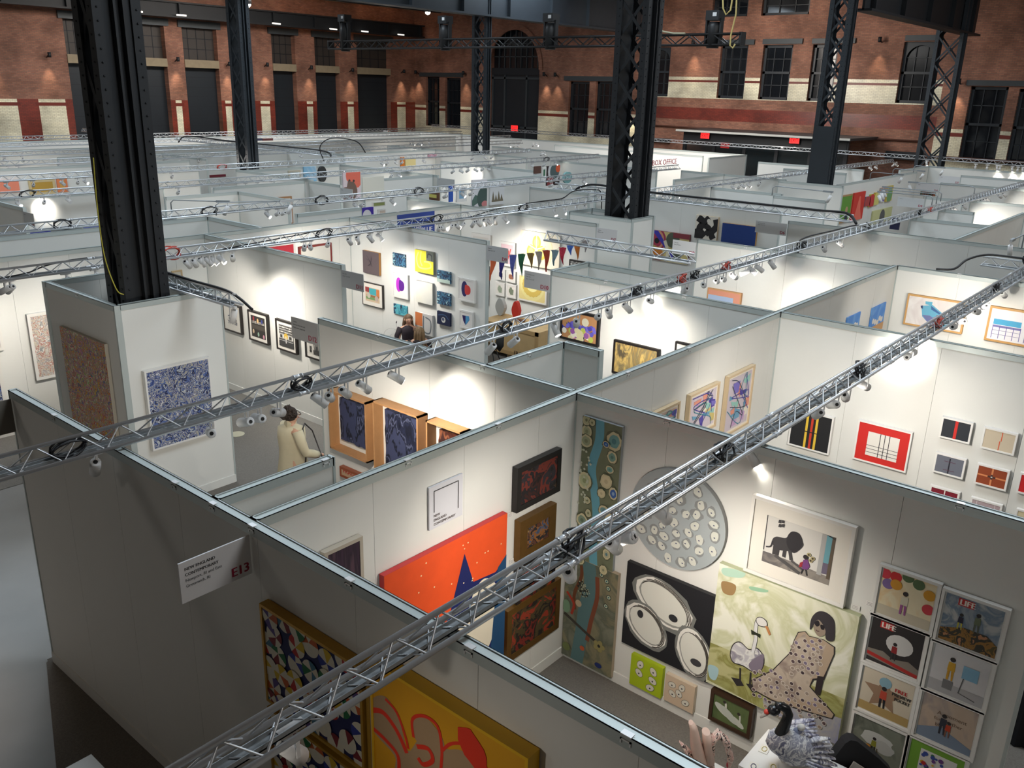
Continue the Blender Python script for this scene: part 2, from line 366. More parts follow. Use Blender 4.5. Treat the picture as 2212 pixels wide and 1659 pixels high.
for j in range(n):
    y0, y1 = a + (b - a) * j / n - .1, a + (b - a) * (j + 1) / n + .1
    mb = MB(); mb.box((GX + .05, y0, zb), (GX + .07, y1, zt - .45), GL); mb.build('glass_pane', g, o_)
mb = MB(); mb.box((GX + .3, b + .2, 0), (XB - .06, a - .2, zb), mat((26, 28, 32), .6)); mb.build('base', g, o_)
tag(g, 'dark glass fronted room against the brick wall at the far side', 'glass room')
for u, v, lb in ((1524, 292, 'red lit exit sign at the near corner of the dark glass room'), (1717, 302, 'red lit exit sign on the front beam of the dark glass room'), (1567, 313, 'smaller red lit exit sign inside the dark glass room')):
    X = GX - .1 if v != 313 else GX + 1.2
    p = onx(u, v, X); exit_sign((X, p.y, p.z - .2), 1, lb, .36)
for k, (u, v) in enumerate(((1533, 303), (1612, 313), (1690, 318), (1717, 317), (1808, 322))):
    p = onx(u, v, GX + 1.6); mb = MB(); mb.tube([(p.x, p.y, p.z), (p.x, p.y, p.z + .18)], .07, BLACK, 8); mb.ball((p.x - .02, p.y, p.z), .06, LENSF, 8)
    tag(mb.build('ceiling_spotlight', None, (p.x, p.y, p.z)), 'small lit spotlight inside the dark glass room, %s from the doorway end' % ORD[k], 'spotlight', 'spotlights in the glass room')
# skirting ledge of steel along the right wall
mb = MB(); mb.box((XB - .5, -30, 3.2), (XB - .05, 12.9, 3.3), mat((84, 54, 46), .6)); S('trim', mb)
mb = MB(); mb.box((XB - .3, Q(1402, 300).y, Q(1420, 306).z), (XB - .05, Q(1450, 300).y, Q(1420, 298).z), STEELD); S('trim', mb)
mb = MB(); mb.box((XB - .3, Q(2000, 340).y, Q(1960, 345).z), (XB - .05, Q(1915, 340).y, Q(1960, 328).z), STEELD); S('trim', mb)
for u, v0, v1, u2 in ((1400, 270, 276, 1560), (1600, 284, 288, 1990)):
    mb = MB(); p = Q(u, v0); q = Q(u2, v0 + (u2 - u) * .02); mb.tube([(XB - .12, p.y, p.z), (XB - .12, q.y, p.z)], .05, mat((92, 56, 44), .6), 6)
    tag(mb.build('wall_pipe', None, (XB - .12, p.y, p.z)), 'painted pipe along the brick above the glass room' if u < 1500 else 'painted pipe along the brick beside the glass room', 'pipe')
# floor, ceiling
def concrete():
    m = mat((136, 134, 130), .38, name='polished_concrete', noise=.22, nscale=1.3, spec=.5, bump=.05); return m
mb = MB(); mb.box((-30, -30, -.3), (XB + .6, YB + .6, 0), concrete()); tag(mb.build('floor'), kind='structure')
def carpetmat():
    return mat((112, 107, 100), .95, name='grey_carpet', noise=.35, nscale=60, bump=.6)
CP = carpetmat()
mb = MB(); pts = [(2.3, 8.75), (XB - 2.2, 8.75), (XB - 2.2, YB - 3), (-4, YB - 3), (-4, 12.6), (2.3, 12.6)]
mb.box((4.9, 8.75, .0), (XB - 2.2, YB - 3, .006), CP); mb.face([(4.9, 13.4, .006), (4.9, YB - 3, .006), (-4, YB - 3, .006), (-4, 13.4, .006)], CP)
mb.box((2.89, -8, .0), (XB - 2.2, 8.75, .006), CP); mb.face([(2.89, 8.72, .006), (2.86, 8.7, .006), (2.27, 7.1, .006), (1.2, 4.2, .006), (-.8, -2, .006), (2.89, -8, .006)], CP)
tag(mb.build('floor_carpet'), kind='structure')
TAN = swirl([(150, 112, 70), (134, 98, 60), (160, 122, 78)], 3, .5, 2, stretch=(.2, 4, 1), soft=True, name='roof_boards')
mb = MB(); mb.box((-30, -30, ZC), (XB + .6, YB + .6, ZC + .2), TAN); tag(mb.build('ceiling'), kind='structure')
for i in range(7):
    mb = MB(); y = YB - 2.6 - i * 5.6; mb.box((-20, y - .12, ZC - 1.0), (XB, y + .12, ZC), STEELD); o = S('trim', mb)
# girders
def girder(label, y, x0, x1, z0, z1, m=STEEL):
    r_ = empty('plate_girder', (x0, y, z0)); mb = MB(); mb.box((x0, y - .04, z0), (x1, y + .04, z1), m); mb.build('web', r_, r_.location)
    for n_, z in (('bottom_flange', z0), ('top_flange', z1)):
        mb = MB(); mb.box((x0, y - .3, z - .04), (x1, y + .3, z + .04), m); mb.build(n_, r_, r_.location)
    k = x0 + .6
    while k < x1: mb = MB(); mb.box((k - .04, y - .22, z0), (k + .04, y + .22, z1), m); mb.build('stiffener', r_, r_.location); k += 3.1
    return tag(r_, label, 'girder')
zz = ony(1179, 51, 29).z; girder('dark steel girder crossing to the slim columns of the middle row', 28.6, 14, 44.6, zz, zz + 1.9)
zz = ony(1900, 29, 11.7).z; girder('dark steel girder joining the column with solid base to the last column', 11.7, 31.9, 46, zz, zz + 1.9, STEELD)
zz = L(500, 50).z; girder('dark crane girder running along the top of the shuttered brick wall', YB - 1.2, 9, XB - .4, zz, zz + .75, STEELD)
for k, (u, v) in enumerate(((297, 25), (392, 33), (597, 51), (720, 63), (788, 68), (866, 75))):
    p = ony(u, v, YB - 1.5); mb = MB(); mb.box((p.x - .28, p.y - .05, p.z - .04), (p.x + .28, p.y + .05, p.z + .04), mat((255, 250, 240), .5, emit=1.1, name='strip_light'))
    tag(mb.build('strip_light', None, tuple(p)), 'short white strip light under the crane girder, %s from the far end' % ORD[5 - k], 'strip light', 'strip lights under the crane girder')
for k, (u, v) in enumerate(((535, 9), (924, 26))):
    p = ony(u, v, YB - 8); mb = MB(); mb.tube([tuple(p), (p.x, p.y, p.z + .4)], .2, BLACK, 10); mb.ball(tuple(p), .16, LENS, 10)
    tag(mb.build('high_bay_lamp', None, tuple(p)), ('bright lamp under the roof beside the slim column' if k == 0 else 'bright lamp hanging just below the steel girder'), 'lamp')
for k, u in enumerate((620, 690, 800, 855)):
    p = ony(u, 22, YB - .8); light('SPOT', 'roof_uplight', (p.x, p.y - .6, ZC - 1.4), 200, (1, .72, .4), .1, target=(p.x, p.y - 1.2, ZC), spot=110)
# sconces washing the brick
SC = [(L, u, v) for u, v in ((-20, 122), (101, 124), (378, 133), (489, 143), (571, 144), (666, 150), (755, 155), (866, 158))] + [(Q, u, v) for u, v in ((905, 160), (1008, 162), (1182, 165), (1206, 166), (1503, 98), (1905, 92), (2075, 182), (1370, 240))]
for k, (F, u, v) in enumerate(SC):
    p = F(u, v); d = Vector((0, -.35, 0)) if F is L else Vector((-.35, 0, 0)); q = p + d; mb = MB()
    mb.tube([tuple(q + Vector((0, 0, .25))), tuple(q)], .09, STEELD, 8); mb.bar(tuple(p), tuple(q + Vector((0, 0, .2))), .04, .04, STEELD)
    r_ = mb.build('wall_sconce', None, tuple(q))
    tag(r_, 'small dark downlight on the %s brick wall, %s from the %s' % (('shuttered', ORD[k], 'column side') if F is L else ('arched doorway', ORD[k - 8], 'corner')), 'wall light', 'downlights on the brick walls')
    light('SPOT', 'sconce_light', (0, 0, -.05), 150, (1, .8, .55), .05, target=-d * .35 + Vector((0, 0, -1)), spot=56, blend=1, parent=r_)
# soft general light on the brick from added, unseen fill lights
light('AREA', 'hall_and_fill_light', (28, YB - 9, 11), 1500, (1, .9, .8), 14, target=(28, YB, 5), size_y=3)
light('AREA', 'hall_and_fill_light', (XB - 9, 22, 11), 1500, (1, .9, .8), 3, target=(XB, 22, 5), size_y=14)

# ---------------------------------------------------------------- steel columns
def column(label, x0, x1, y0, y1, zt=ZC - .2, solid_to=None, wy=STEEL, gus=True, step=None):
    r_ = empty('steel_column', ((x0 + x1) / 2, (y0 + y1) / 2, 0)); o_ = r_.location; fl = .13
    for n_, y in (('web_plate', y0 + .03), ('web_plate', y1 - .03)):
        mb = MB(); mb.box((x0 + .02, y - .02, 0), (x1 - .02, y + .02, zt), wy); mb.build(n_, r_, o_)
    for x, sx in ((x0, 1), (x1, -1)):
        for y, sy in ((y0, 1), (y1, -1)):
            mb = MB(); mb.box((x, y, 0), (x + sx * .02, y + sy * fl, zt), wy); mb.box((x, y - sy * .025, 0), (x + sx * fl, y, zt), wy)
            mb.build('corner_angle', r_, o_)
    mb = MB()
    for x in ((x0 + x1) / 2 - .06, (x0 + x1) / 2 + .06): mb.box((x - .015, y0 - .09, 0), (x + .015, y0, zt), wy)
    mb.build('channel_ribs', r_, o_)
    st = step or (y1 - y0) * 1.05
    for x, sx in ((x0, 1), (x1, -1)):
        mb = MB(); z = .5
        while z < zt:
            a_ = (x + sx * .03, y0 + .05, z); b_ = (x + sx * .03, y1 - .05, z + st)
            mb.bar(a_, b_, .07, .014, wy, up=(1, 0, 0)); mb.bar((a_[0] + sx * .02, y1 - .05, z), (a_[0] + sx * .02, y0 + .05, z + st), .07, .014, wy, up=(1, 0, 0)); z += st
        mb.build('lattice', r_, o_)
    mb = MB(); z = .3
    while z < min(zt, 9.5):
        for x in (x0 + .06, x1 - .06): mb.ball((x, y0 - .03, z), .014, wy, 6)
        for y in (y0 + .06, y1 - .06): mb.ball((x0 - .004, y, z), .014, wy, 6)
        z += .16
    o = mb.build('rivets', r_, o_); o['kind'] = 'stuff'
    if solid_to:
        mb = MB(); mb.box((x0 - .02, y0, 0), (x0, y1, solid_to), wy); mb.build('base_plate', r_, o_)
    return tag(r_, label, 'column')
column('huge near dark riveted column rising from the box with the blue painting', 5.46, 6.09, 11.4, 11.88, wy=STEELD, step=.95)
column('black lattice column rising from the box beside the bunting', 17.86, 18.5, 11.3, 12.1, wy=STEELD, step=.82)
column('dark column with solid plate base between two long trusses', 30.45, 30.95, 11.55, 12.25, solid_to=onx(1765, 272, 30.45).z)
column('last lattice column in front of the brick wall by the window', 43.6, 44.25, 11.5, 12.6)
column('slim lattice column nearest the shuttered brick wall', 18.95, 19.4, 28.75, 29.45)
column('slim lattice column in front of the arched doorway', 31.75, 32.1, 28.6, 29.45)
# black rigging truss with moving lights
RX = 26.0
def rigtruss():
    p0 = onx(714, 88, RX); p1 = onx(1604, 76, RX); z0 = onx(1180, 101, RX).z; z1 = onx(1180, 81, RX).z; hw = (z1 - z0) / 2
    r_ = empty('rigging_truss', (RX, (p0.y + p1.y) / 2, z0)); o_ = r_.location; ya, yb = p1.y, p0.y
    for x in (RX - hw, RX + hw):
        for z in (z0, z1): mb = MB(); mb.tube([(x, ya, z), (x, yb, z)], .035, BLACK, 6); mb.build('chord', r_, o_)
    mb = MB(); n = int((yb - ya) / .45)
    for i in range(n):
        a, b = ya + (yb - ya) * i / n, ya + (yb - ya) * (i + 1) / n; e, f = (z0, z1) if i % 2 else (z1, z0)
        for x in (RX - hw, RX + hw): mb.bar((x, a, e), (x, b, f), .03, .03, BLACK)
        mb.bar((RX - hw, a, z1), (RX + hw, b, z1), .025, .025, BLACK)
    for y in (ya, yb): mb.box((RX - hw, y - .04, z0 - .03), (RX + hw, y + .04, z1 + .05), BLACK)
    mb.build('bracing', r_, o_)
    tag(r_, 'black lighting truss hung high across the hall', 'truss')
    for k, (u, v) in enumerate(((745, 62), (962, 66), (1190, 62), (1543, 58))):
        p = onx(u, v, RX); h = .62; r2 = empty('moving_head_light', (RX, p.y, z1)); o2 = r2.location; zt = onx(u, v - 18, RX).z
        mb = MB(); mb.box((RX - .2, p.y - .22, zt - .06), (RX + .2, p.y + .22, zt + .22), BLACK); mb.build('base_box', r2, o2)
        mb = MB()
        for s in (-1, 1): mb.box((RX - .08, p.y + s * .24 - .03, z1 - .35), (RX + .08, p.y + s * .24 + .03, zt), BLACK)
        mb.build('yoke', r2, o2)
        mb = MB(); mb.tube([(RX, p.y, zt - .1), (RX, p.y, (zt + z1) / 2), (RX, p.y, z1 - .4)], [.17, .21, .19], BLACK, 12); mb.build('head', r2, o2)
        mb = MB(); mb.box((RX - .21, p.y - .15, zt + .05), (RX - .2, p.y - .02, zt + .16), mat((210, 210, 210), .5)); mb.build('sticker', r2, o2)
        tag(r2, 'black moving head stage light, %s from the door end of the black rigging truss' % ORD[k], 'stage light', 'stage lights on the rigging truss')
    q = onx(1560, 20, RX - .3); mb = MB(); pts = [onx(u, v, RX - .3) for u, v in ((1592, -20), (1590, 30), (1579, 75), (1577, 98), (1583, 104), (1588, 95))]
    mb.tube([tuple(x) for x in pts], .025, mat((196, 176, 110), .6), 6); pts = [onx(u, v, RX - .32) for u, v in ((1561, -20), (1562, 18), (1568, 32), (1578, 22), (1585, -20))]
    mb.tube([tuple(x) for x in pts], .025, mat((196, 176, 110), .6), 6); tag(mb.build('hanging_rope', None, tuple(q)), 'pale looped rope hanging at the end of the black rigging truss', 'rope')
    mb = MB(); pts = [onx(u, v, RX - .3) for u, v in ((1408, 42), (1420, 58), (1432, 68), (1455, 72), (1480, 72))]; mb.tube([tuple(x) for x in pts], .03, mat((170, 166, 140), .6), 6)
    tag(mb.build('pale_cable', None, tuple(pts[0])), 'pale cable draped beside the black lattice column at the rigging truss', 'cable')
rigtruss()

# ================================================================ booth walls
H = 3.05; TH = .08
def wall(label, ax, c, a, b, seam=True, clips=(), base=True, top=H, far=False):
    """a run of partition panels. ax 'x': plane x=c facing the camera side, running a..b in y; ax 'y': plane y=c"""
    a, b = min(a, b), max(a, b)
    P = (lambda s, d, z: (c + d, s, z)) if ax == 'x' else (lambda s, d, z: (s, c + d, z))
    r_ = empty('partition_wall', P((a + b) / 2, TH / 2, 0)); o_ = r_.location
    n = 1 if far else max(1, round((b - a) / 1.0)); w_ = (b - a) / n
    for i in range(n):
        mb = MB(); mb.box(P(a + i * w_ + (.0015 if i else 0), .006, 0), P(a + (i + 1) * w_ - (.0015 if i < n - 1 else 0), TH - .006, top - .075), WHITEP); mb.build('panel', r_, o_)
    mb = MB()
    for j in ((0, .004), (TH - .004, TH)):
        mb.box(P(a, j[0], top - .068), P(b, j[1], top), RAIL)
    mb.box(P(a, .0, top - .004), P(b, TH, top), RAIL) if far else (mb.box(P(a, .012, top - .02), P(b, TH - .012, top - .008), RAIL), mb.box(P(a, 0, top - .006), P(b, .012, top), RAIL), mb.box(P(a, TH - .012, top - .006), P(b, TH, top), RAIL))
    mb.box(P(a, 0, top - .075), P(b, .02, top - .068), RAIL)
    for e in (a, b): mb.box(P(e - .012, 0, 0), P(e + .012, TH, top), RAIL)
    mb.build('top_rail', r_, o_)
    if base and not far:
        mb = MB(); mb.box(P(a, -.008, .006), P(b, .006, .13), WHITEP); mb.box(P(a, TH - .006, .006), P(b, TH + .008, .13), WHITEP); mb.build('baseboard', r_, o_)
    if clips:
        for s in clips:
            mb = MB(); mb.box(P(s - .03, -.006, top - .03), P(s + .03, .0, top - .022), CLIP); mb.box(P(s - .03, -.006, top - .05), P(s - .022, 0, top - .022), CLIP)
            mb.box(P(s + .022, -.006, top - .05), P(s + .03, 0, top - .022), CLIP); mb.box(P(s - .03, -.006, top), P(s + .03, .03, top + .006), CLIP); mb.build('joint_clip', r_, o_)
    return tag(r_, label, 'partition wall')
wall('long dark outer partition wall of booth E13 nearest the camera', 'x', 2.92, -1.4, 8.66, clips=(7.7, 5.68, 5.17, 4.69, 3.68, 2.69, 1.69, .69))
wall('long white partition running behind the orange painting away to the far corner', 'y', 4.73, 3.0, 16.38, clips=(4.4, 5.5, 7.6, 8.9, 10.2, 13.4, 14.8))
wall('white partition carrying the oyster paintings and the framed magazine covers', 'x', 6.66, .55, 4.73, clips=(3.7, 1.2))
wall('grey partition ending at sign D12', 'x', 6.68, 4.81, 8.82, clips=(7.7, 6.0))
wall('short grey partition stub behind the dark outer wall', 'y', 5.2, 3.0, 4.03, clips=(3.95,))
wall('short grey partition of the closet corner', 'y', 5.93, 6.76, 8.04, clips=(7.4,))
wall('narrow grey partition closing the closet corner', 'x', 8.04, 5.42, 5.93)
wall('white partition with the square geometric paintings', 'x', 11.42, .5, 4.73, clips=(2.8,))
wall('partition with the flower painting, ending at sign D10', 'x', 11.34, 4.81, 8.68, clips=(7.6, 6.2))
wall('short partition behind the D10 sign wall', 'y', 8.68, 11.42, 12.4)
wall('partition parallel to and just behind the D10 sign wall', 'x', 12.4, 6.9, 8.76)
wall('white partition with the two large blue machine paintings', 'x', 16.38, -.5, 4.73, clips=(3.7,))
wall('partition ending at sign D8', 'x', 16.2, 4.81, 8.66, clips=(7.6, 6.4))
# box round the near column
wall('left face partition of the near column box, with the long multicoloured painting', 'x', 5.17, 11.14, 13.2, clips=(12.2,))
wall('front face partition of the near column box, with the blue painting', 'y', 11.14, 5.25, 6.74)
wall('right side partition of the near column box', 'x', 6.68, 11.22, 13.2)
wall('rear partition of the near column box', 'y', 13.2, 5.17, 6.76)
wall('long white partition across the middle, carrying the blue banner', 'y', 15.5, 2.6, 16.35, clips=(7.35, 10.4, 12.1, 14.2))
wall('partition with four black framed prints, ending at sign D11', 'x', 9.12, 11.36, 15.5)
wall('partition hung with many small pictures, ending at sign D9', 'x', 12.73, 11.37, 15.5, clips=(13.0,))
wall('partition behind the bunting, ending at sign D7', 'x', 16.35, 11.3, 15.5, clips=(12.3,))
# box round the second column
wall('front face partition of the second column box beside sign D7', 'x', 17.55, 11.14, 12.95, clips=(11.3,))
wall('side face partition of the second column box', 'y', 11.14, 17.63, 18.5)
wall('rear partition of the second column box', 'x', 18.5, 11.14, 12.95)
wall('hidden end partition of the second column box', 'y', 12.95, 17.55, 18.58)
wall('white partition with the colourful bird painting beyond the second column', 'x', 21.9, 9.4, 15.2)
wall('partition ending at sign D6', 'x', 20.42, .5, 8.55, clips=(5.2,))
wall('long partition at far right starting behind the bent lamp arm', 'y', 4.83, 20.5, 27.3)
FARW = [('x', 23.6, 4.91, 6.7, 'partition behind the D6 wall, catching a pool of light'), ('x', 26.15, 5.84, 6.72, 'small dark closet partition at the right'), ('x', 27.3, 3.2, 4.83, 'partition edge at the far right by the bright panel'),
        ('x', 29.4, 2.0, 6.72, 'partition beyond the small dark closet'), ('x', 29.22, 6.9, 7.95, 'partition ending at the sign just above the long truss'), ('x', 34.8, 4.4, 9.05, 'partition beside the striped picture at the right'),
        ('x', 39.1, 4.0, 9.45, 'low looking partition near the right brick wall'), ('x', 43.4, 1.0, 11.9, 'bright back partition nearest the right brick wall'), ('y', 11.9, 39.4, 43.4, 'side partition meeting the bright back partition'),
        ('y', 11.2, 30.6, 39.3, 'partition with the large green and red paintings'), ('x', 30.2, 10.9, 13.2, 'partition box face below the column with solid base'),
        ('x', 26.0, 11.2, 13.6, 'partition ending at sign D5'), ('x', 25.4, 9.6, 11.2, 'white partition panel between D5 sign and green painting'),
        ('y', 15.62, 27.2, 30.8, 'partition top crossing behind the second column truss'), ('x', 30.8, 13.2, 17.45, 'partition left of the column with solid base'),
        ('x', 35.6, 12.8, 15.4, 'partition in front of the glass room'), ('x', 38.1, 13.0, 17.7, 'partition beside the glass room doorway'),
        ('x', 21.2, 15.0, 17.2, 'grey partition behind the second column box'), ('x', 16.4, 15.62, 17.55, 'partition behind the blue banner'), ('x', 10.45, 15.62, 17.55, 'grey partition behind the near column and first red cables'),
        ('y', 16.7, 12.2, 14.1, 'short closet partition beside the purple cutout'), ('y', 17.55, 4.5, 10.45, 'partition seen just left of the near column below the blue pictures'),
        ('x', 8.1, 21.3, 24.0, 'partition with the small sign at the far left'), ('y', 23.3, 4.8, 12.6, 'partition holding the blue pictures at the far left'), ('y', 21.2, 11.5, 13.6, 'grey partition block right of the near column'),
        ('x', 13.6, 19.0, 21.2, 'partition edge beside the water lily painting'), ('y', 22.4, 13.6, 16.7, 'partition with the water lily painting'), ('x', 16.85, 20.9, 22.4, 'partition ending beside the portrait banner'),
        ('x', 17.1, 22.6, 26.7, 'grey partition below the second column truss'), ('y', 26.3, 17.2, 21.2, 'partition with the sky blue paintings'), ('x', 21.4, 21.4, 26.5, 'grey partition behind the portrait banner'),
        ('y', 21.6, 18.4, 21.4, 'partition panel behind the white door panel'), ('x', 25.7, 20.7, 25.5, 'partition with the small wall sign in the middle distance'), ('y', 19.4, 21.3, 25.6, 'partition with the two mountain photographs'),
        ('x', 30.2, 18.2, 23.4, 'partition behind the portrait with round glasses'), ('y', 18.2, 26.2, 30.2, 'partition carrying dark portraits'),
        ('y', 30.8, 8.5, 17.8, 'partition with the coral pictures at the far left'), ('y', 27.5, 14.2, 16.2, 'grey block partition beside the near column top'), ('y', 34.2, 14.5, 26.0, 'far white partition with a dark red banner'),
        ('x', 18.6, 31.0, 34.2, 'far partition left of the slim column'), ('x', 24.6, 30.2, 34.2, 'far partition with shadows of a truss'), ('x', 30.5, 25.0, 34.0, 'far partition below the slim column'), ('y', 30.6, 24.8, 30.5, 'far partition with many small pictures'),
        ('y', 38.4, 9, 40.0, 'very far long partition below the shuttered wall'), ('x', 35.0, 21.4, 31.0, 'far partition in the middle towards the arched doorway'), ('x', 39.0, 21.0, 30.0, 'far white partition before the arched doorway'),
        ('y', 43.6, 12.5, 42.0, 'farthest long partition along the shuttered wall'), ('x', 42.0, 20.2, 43.6, 'farthest partition along the arched doorway wall'), ('y', 20.2, 38.2, 42.0, 'white box office wall')]
for ax, c, a, b, lb in FARW: wall(lb, ax, c, a, b, far=True)
# row fillers between the long walls so that every booth is enclosed
# ================================================================ trusses
ZT = 3.085
def truss(label, ax, c, a, b, z=ZT, detail=True):
    P = (lambda s, d, h: (s, c + d, z + h)) if ax == 'y' else (lambda s, d, h: (c + d, s, z + h))
    r_ = empty('lighting_truss', P((a + b) / 2, 0, 0)); o_ = r_.location; h = .145; w_ = .085
    ch = ((-w_, 0), (w_, 0), (0, h)); n8 = 8 if detail else 5
    for d, e in ch:
        mb = MB(); mb.tube([P(a, d, e), P(b, d, e)], .0175, ALU, n8); mb.build('chord', r_, o_)
    mb = MB(); pit = .33; k = a; i = 0
    while k < b - .01:
        e = min(b, k + pit / 2); f = min(b, k + pit)
        for s in (-1, 1):
            mb.tube([P(k, s * w_, 0), P(e, 0, h)], .0065, ALU, 4, cap=False); mb.tube([P(e, 0, h), P(f, s * w_, 0)], .0065, ALU, 4, cap=False)
        mb.tube([P(k, -w_, 0), P(e, w_, 0)], .006, ALU, 4, cap=False); mb.tube([P(e, w_, 0), P(f, -w_, 0)], .006, ALU, 4, cap=False)
        k += pit
    mb.build('lacing', r_, o_)
    k = a + 1.55
    while k < b and detail:
        for d, e in ch: mb = MB(); mb.tube([P(k + j * .01, d, e) for j in (-5.5, -5.4, -4, -3.9, 3.9, 4, 5.4, 5.5)], [.018, .025, .025, .021, .021, .025, .025, .018], ALU, n8); mb.build('coupler', r_, o_)
        k += 3.0
    mb = MB(); mb.box(P(a + .1, -.032, -.012), P(b - .1, .032, -.004), ALU2); mb.box(P(a + .1, -.032, -.012), P(b - .1, -.028, .02), ALU2); mb.box(P(a + .1, .028, -.012), P(b - .1, .032, .02), ALU2); mb.build('cable_channel', r_, o_)
    return tag(r_, label, 'truss')
TR = {}
def T(key, *a, **k): TR[key] = (a[1], a[2]); return truss(*a, **k)
T('t1', 'silver lighting truss nearest the camera, above the yellow picture', 'y', 2.855, -.6, 19.5)
T('t2', 'silver lighting truss crossing over the blue painting and the flower painting', 'y', 6.63, .2, 43.6)
T('t3', 'silver lighting truss passing behind the near column and the blue banner', 'y', 13.6, 1.5, 43.6)
T('t4', 'silver lighting truss above the row of blue pictures', 'y', 17.7, 3, 31.0)
T('t5', 'silver lighting truss below the coral pictures', 'y', 22.9, 5, 33)
T('t6', 'silver lighting truss above the coral pictures', 'y', 26.8, 7, 33)
T('t7', 'distant silver truss just below the slim column foot', 'y', 31.5, 9, 38.0, detail=False)
T('t8', 'distant silver truss behind the slim column', 'y', 35.3, 10, 41.5, detail=False)
T('t9', 'thin distant silver truss before the far white partition', 'y', 39.8, 12, 42, detail=False)
T('t10', 'farthest silver truss along the shuttered brick wall', 'y', 44.2, 12, 43.6, detail=False)
T('b1', 'short silver truss resting on the near column box', 'x', 6.24, 9.95, 12.9, z=3.09)
T('b2', 'short silver truss ending above the bunting', 'x', 12.55, 6.75, 9.75, z=3.3)
T('b3', 'silver truss with black cable crossing at the second column', 'x', 19.6, 6.75, 15.0, z=3.3)
T('b4', 'short dark cabled truss at the right edge of the view', 'x', 17.4, 1.0, 3.6, z=3.1)
T('b5', 'silver truss crossing at the slim column', 'x', 21.5, 26.9, 38.2, z=3.3, detail=False)
T('b6', 'silver truss running into the far left corner', 'x', 20.9, 40.0, 46.0, z=3.3, detail=False)
T('b7', 'silver truss along the arched doorway side', 'x', 43.7, -3, 44.2, z=3.3, detail=False)
# ---------------------------------------------------------------- cables on trusses
def loop(c, ax, r_, m, name, label, turns=3, wob=.25, cat='cable', rr=.009):
    mb = MB(); g = random.Random(len(label))
    for t in range(turns):
        a0 = g.uniform(-wob, wob); rx = r_ * g.uniform(.75, 1.1); rz = r_ * g.uniform(.35, .55); pts = []
        for j in range(17):
            a = 2 * math.pi * j / 16; s = rx * math.cos(a + a0); z = rz * math.sin(a) + .02; d = .05 * math.sin(a + t) + g.uniform(-.01, .01)
            pts.append((c[0] + (s if ax == 'y' else d), c[1] + (d if ax == 'y' else s), c[2] + z))
        mb.tube(pts, rr, m, 6)
    return tag(mb.build(name, None, tuple(c)), label, cat, 'cable coils tied to the trusses')
TY = {'t1': 2.855, 't2': 6.63, 't3': 13.6, 't4': 17.7, 't5': 22.9, 't6': 26.8, 't7': 31.5, 't8': 35.3, 't9': 39.8, 't10': 44.2}
def on_t(key, u, z=ZT, dy=0):
    """x of the point of an along-x truss seen in image column u"""
    y = TY[key] + dy; lo, hi = .05, 60.0
    for _ in range(50):
        m_ = (lo + hi) / 2; p = Vector((m_, y, z)) - CAM; f = M3[2].dot(p)
        uu = M3[0].dot(p) / f * FPX + CX if f > 0 else -9999
        if uu < u: lo = m_
        else: hi = m_
    return Vector((lo, y, z))
CO = [('t1', 1238, 'k', 'truss near the round oyster painting'), ('t1', 1562, 'k', 'near truss at the black striped picture'), ('t1', 1855, 'k', 'near truss past the red square picture'), ('t1', 2025, 'r', 'near truss in front of the blue machine painting'), ('t1', 2150, 'k', 'near truss at the right edge'),
      ('t2', 150, 'k', 'truss over the dark outer wall'), ('t2', 652, 'k', 'truss beside the standing woman'), ('t2', 1093, 'k', 'truss above the plywood crate'), ('t2', 1374, 'k', 'truss above the flower painting'), ('t2', 1472, 'r', 'truss where the short truss meets it'), ('t2', 1500, 'k', 'truss just past the short truss'),
      ('t2', 1568, 'r', 'truss above the pink edged painting'), ('t2', 1733, 'k', 'truss with the long dangling black cable'), ('t2', 1985, 'k', 'truss beyond the cabled crossing'), ('t2', 2008, 'r', 'truss in the right distance'),
      ('t3', 370, 'r', 'truss just right of the near column'), ('t3', 700, 'k', 'truss above the gold picture'), ('t3', 942, 'k', 'truss beside the blue banner'), ('t3', 1130, 'k', 'truss left of the second column'),
      ('t4', 136, 'k', 'truss above the blue pictures'), ('t4', 452, 'k', 'truss above the grey block'), ('t4', 695, 'k', 'truss right of the water lily painting'), ('t4', 905, 'k', 'truss over the dark red pictures'), ('t5', 1180, 'k', 'truss by the round glasses portrait'),
      ('t6', 480, 'r', 'truss below the slim column'), ('t5', 60, 'k', 'truss over the coral picture')]
for key, u, c_, lb in CO:
    p = on_t(key, u); s = .13 if key in ('t1', 't2') else .2
    loop((p.x, p.y, p.z + .05), 'y', s, CABLE if c_ == 'k' else REDC, 'cable_coil', ('black' if c_ == 'k' else 'red') + ' cable coil tied to the ' + lb, 4)
def cable(label, pts, r_=.012, m=CABLE):
    mb = MB(); q = [Vector(p) for p in pts]; sm = []
    for i in range(len(q) - 1):
        p0, p1, p2, p3 = q[max(i - 1, 0)], q[i], q[i + 1], q[min(i + 2, len(q) - 1)]
        for j in range(6):
            t = j / 6; sm.append(tuple(.5 * ((2 * p1) + (p2 - p0) * t + (2 * p0 - 5 * p1 + 4 * p2 - p3) * t * t + (3 * p1 - p0 - 3 * p2 + p3) * t ** 3)))
    sm.append(tuple(q[-1])); mb.tube(sm, r_, m, 6); return tag(mb.build('power_cable', None, sm[0]), label, 'cable')
cable('black cable bundle lying along the truss at the second column', [(19.6, 14.4, 3.3), (19.6, 13.8, 3.5), (19.6, 12.9, 3.5), (19.6, 11.8, 3.47), (19.6, 9.5, 3.47), (19.6, 7.6, 3.47), (19.6, 6.9, 3.47), (19.4, 6.6, 3.3)], .03)
cable('black cable looping down off the truss over the D6 wall', [on_t('t2', 1872, 3.25), on_t('t2', 1880, 3.1), on_t('t2', 1850, 3.25), on_t('t2', 1800, 3.27), on_t('t2', 1742, 3.28), on_t('t2', 1722, 3.18), on_t('t2', 1730, 2.9), on_t('t2', 1752, 2.75)], .015)
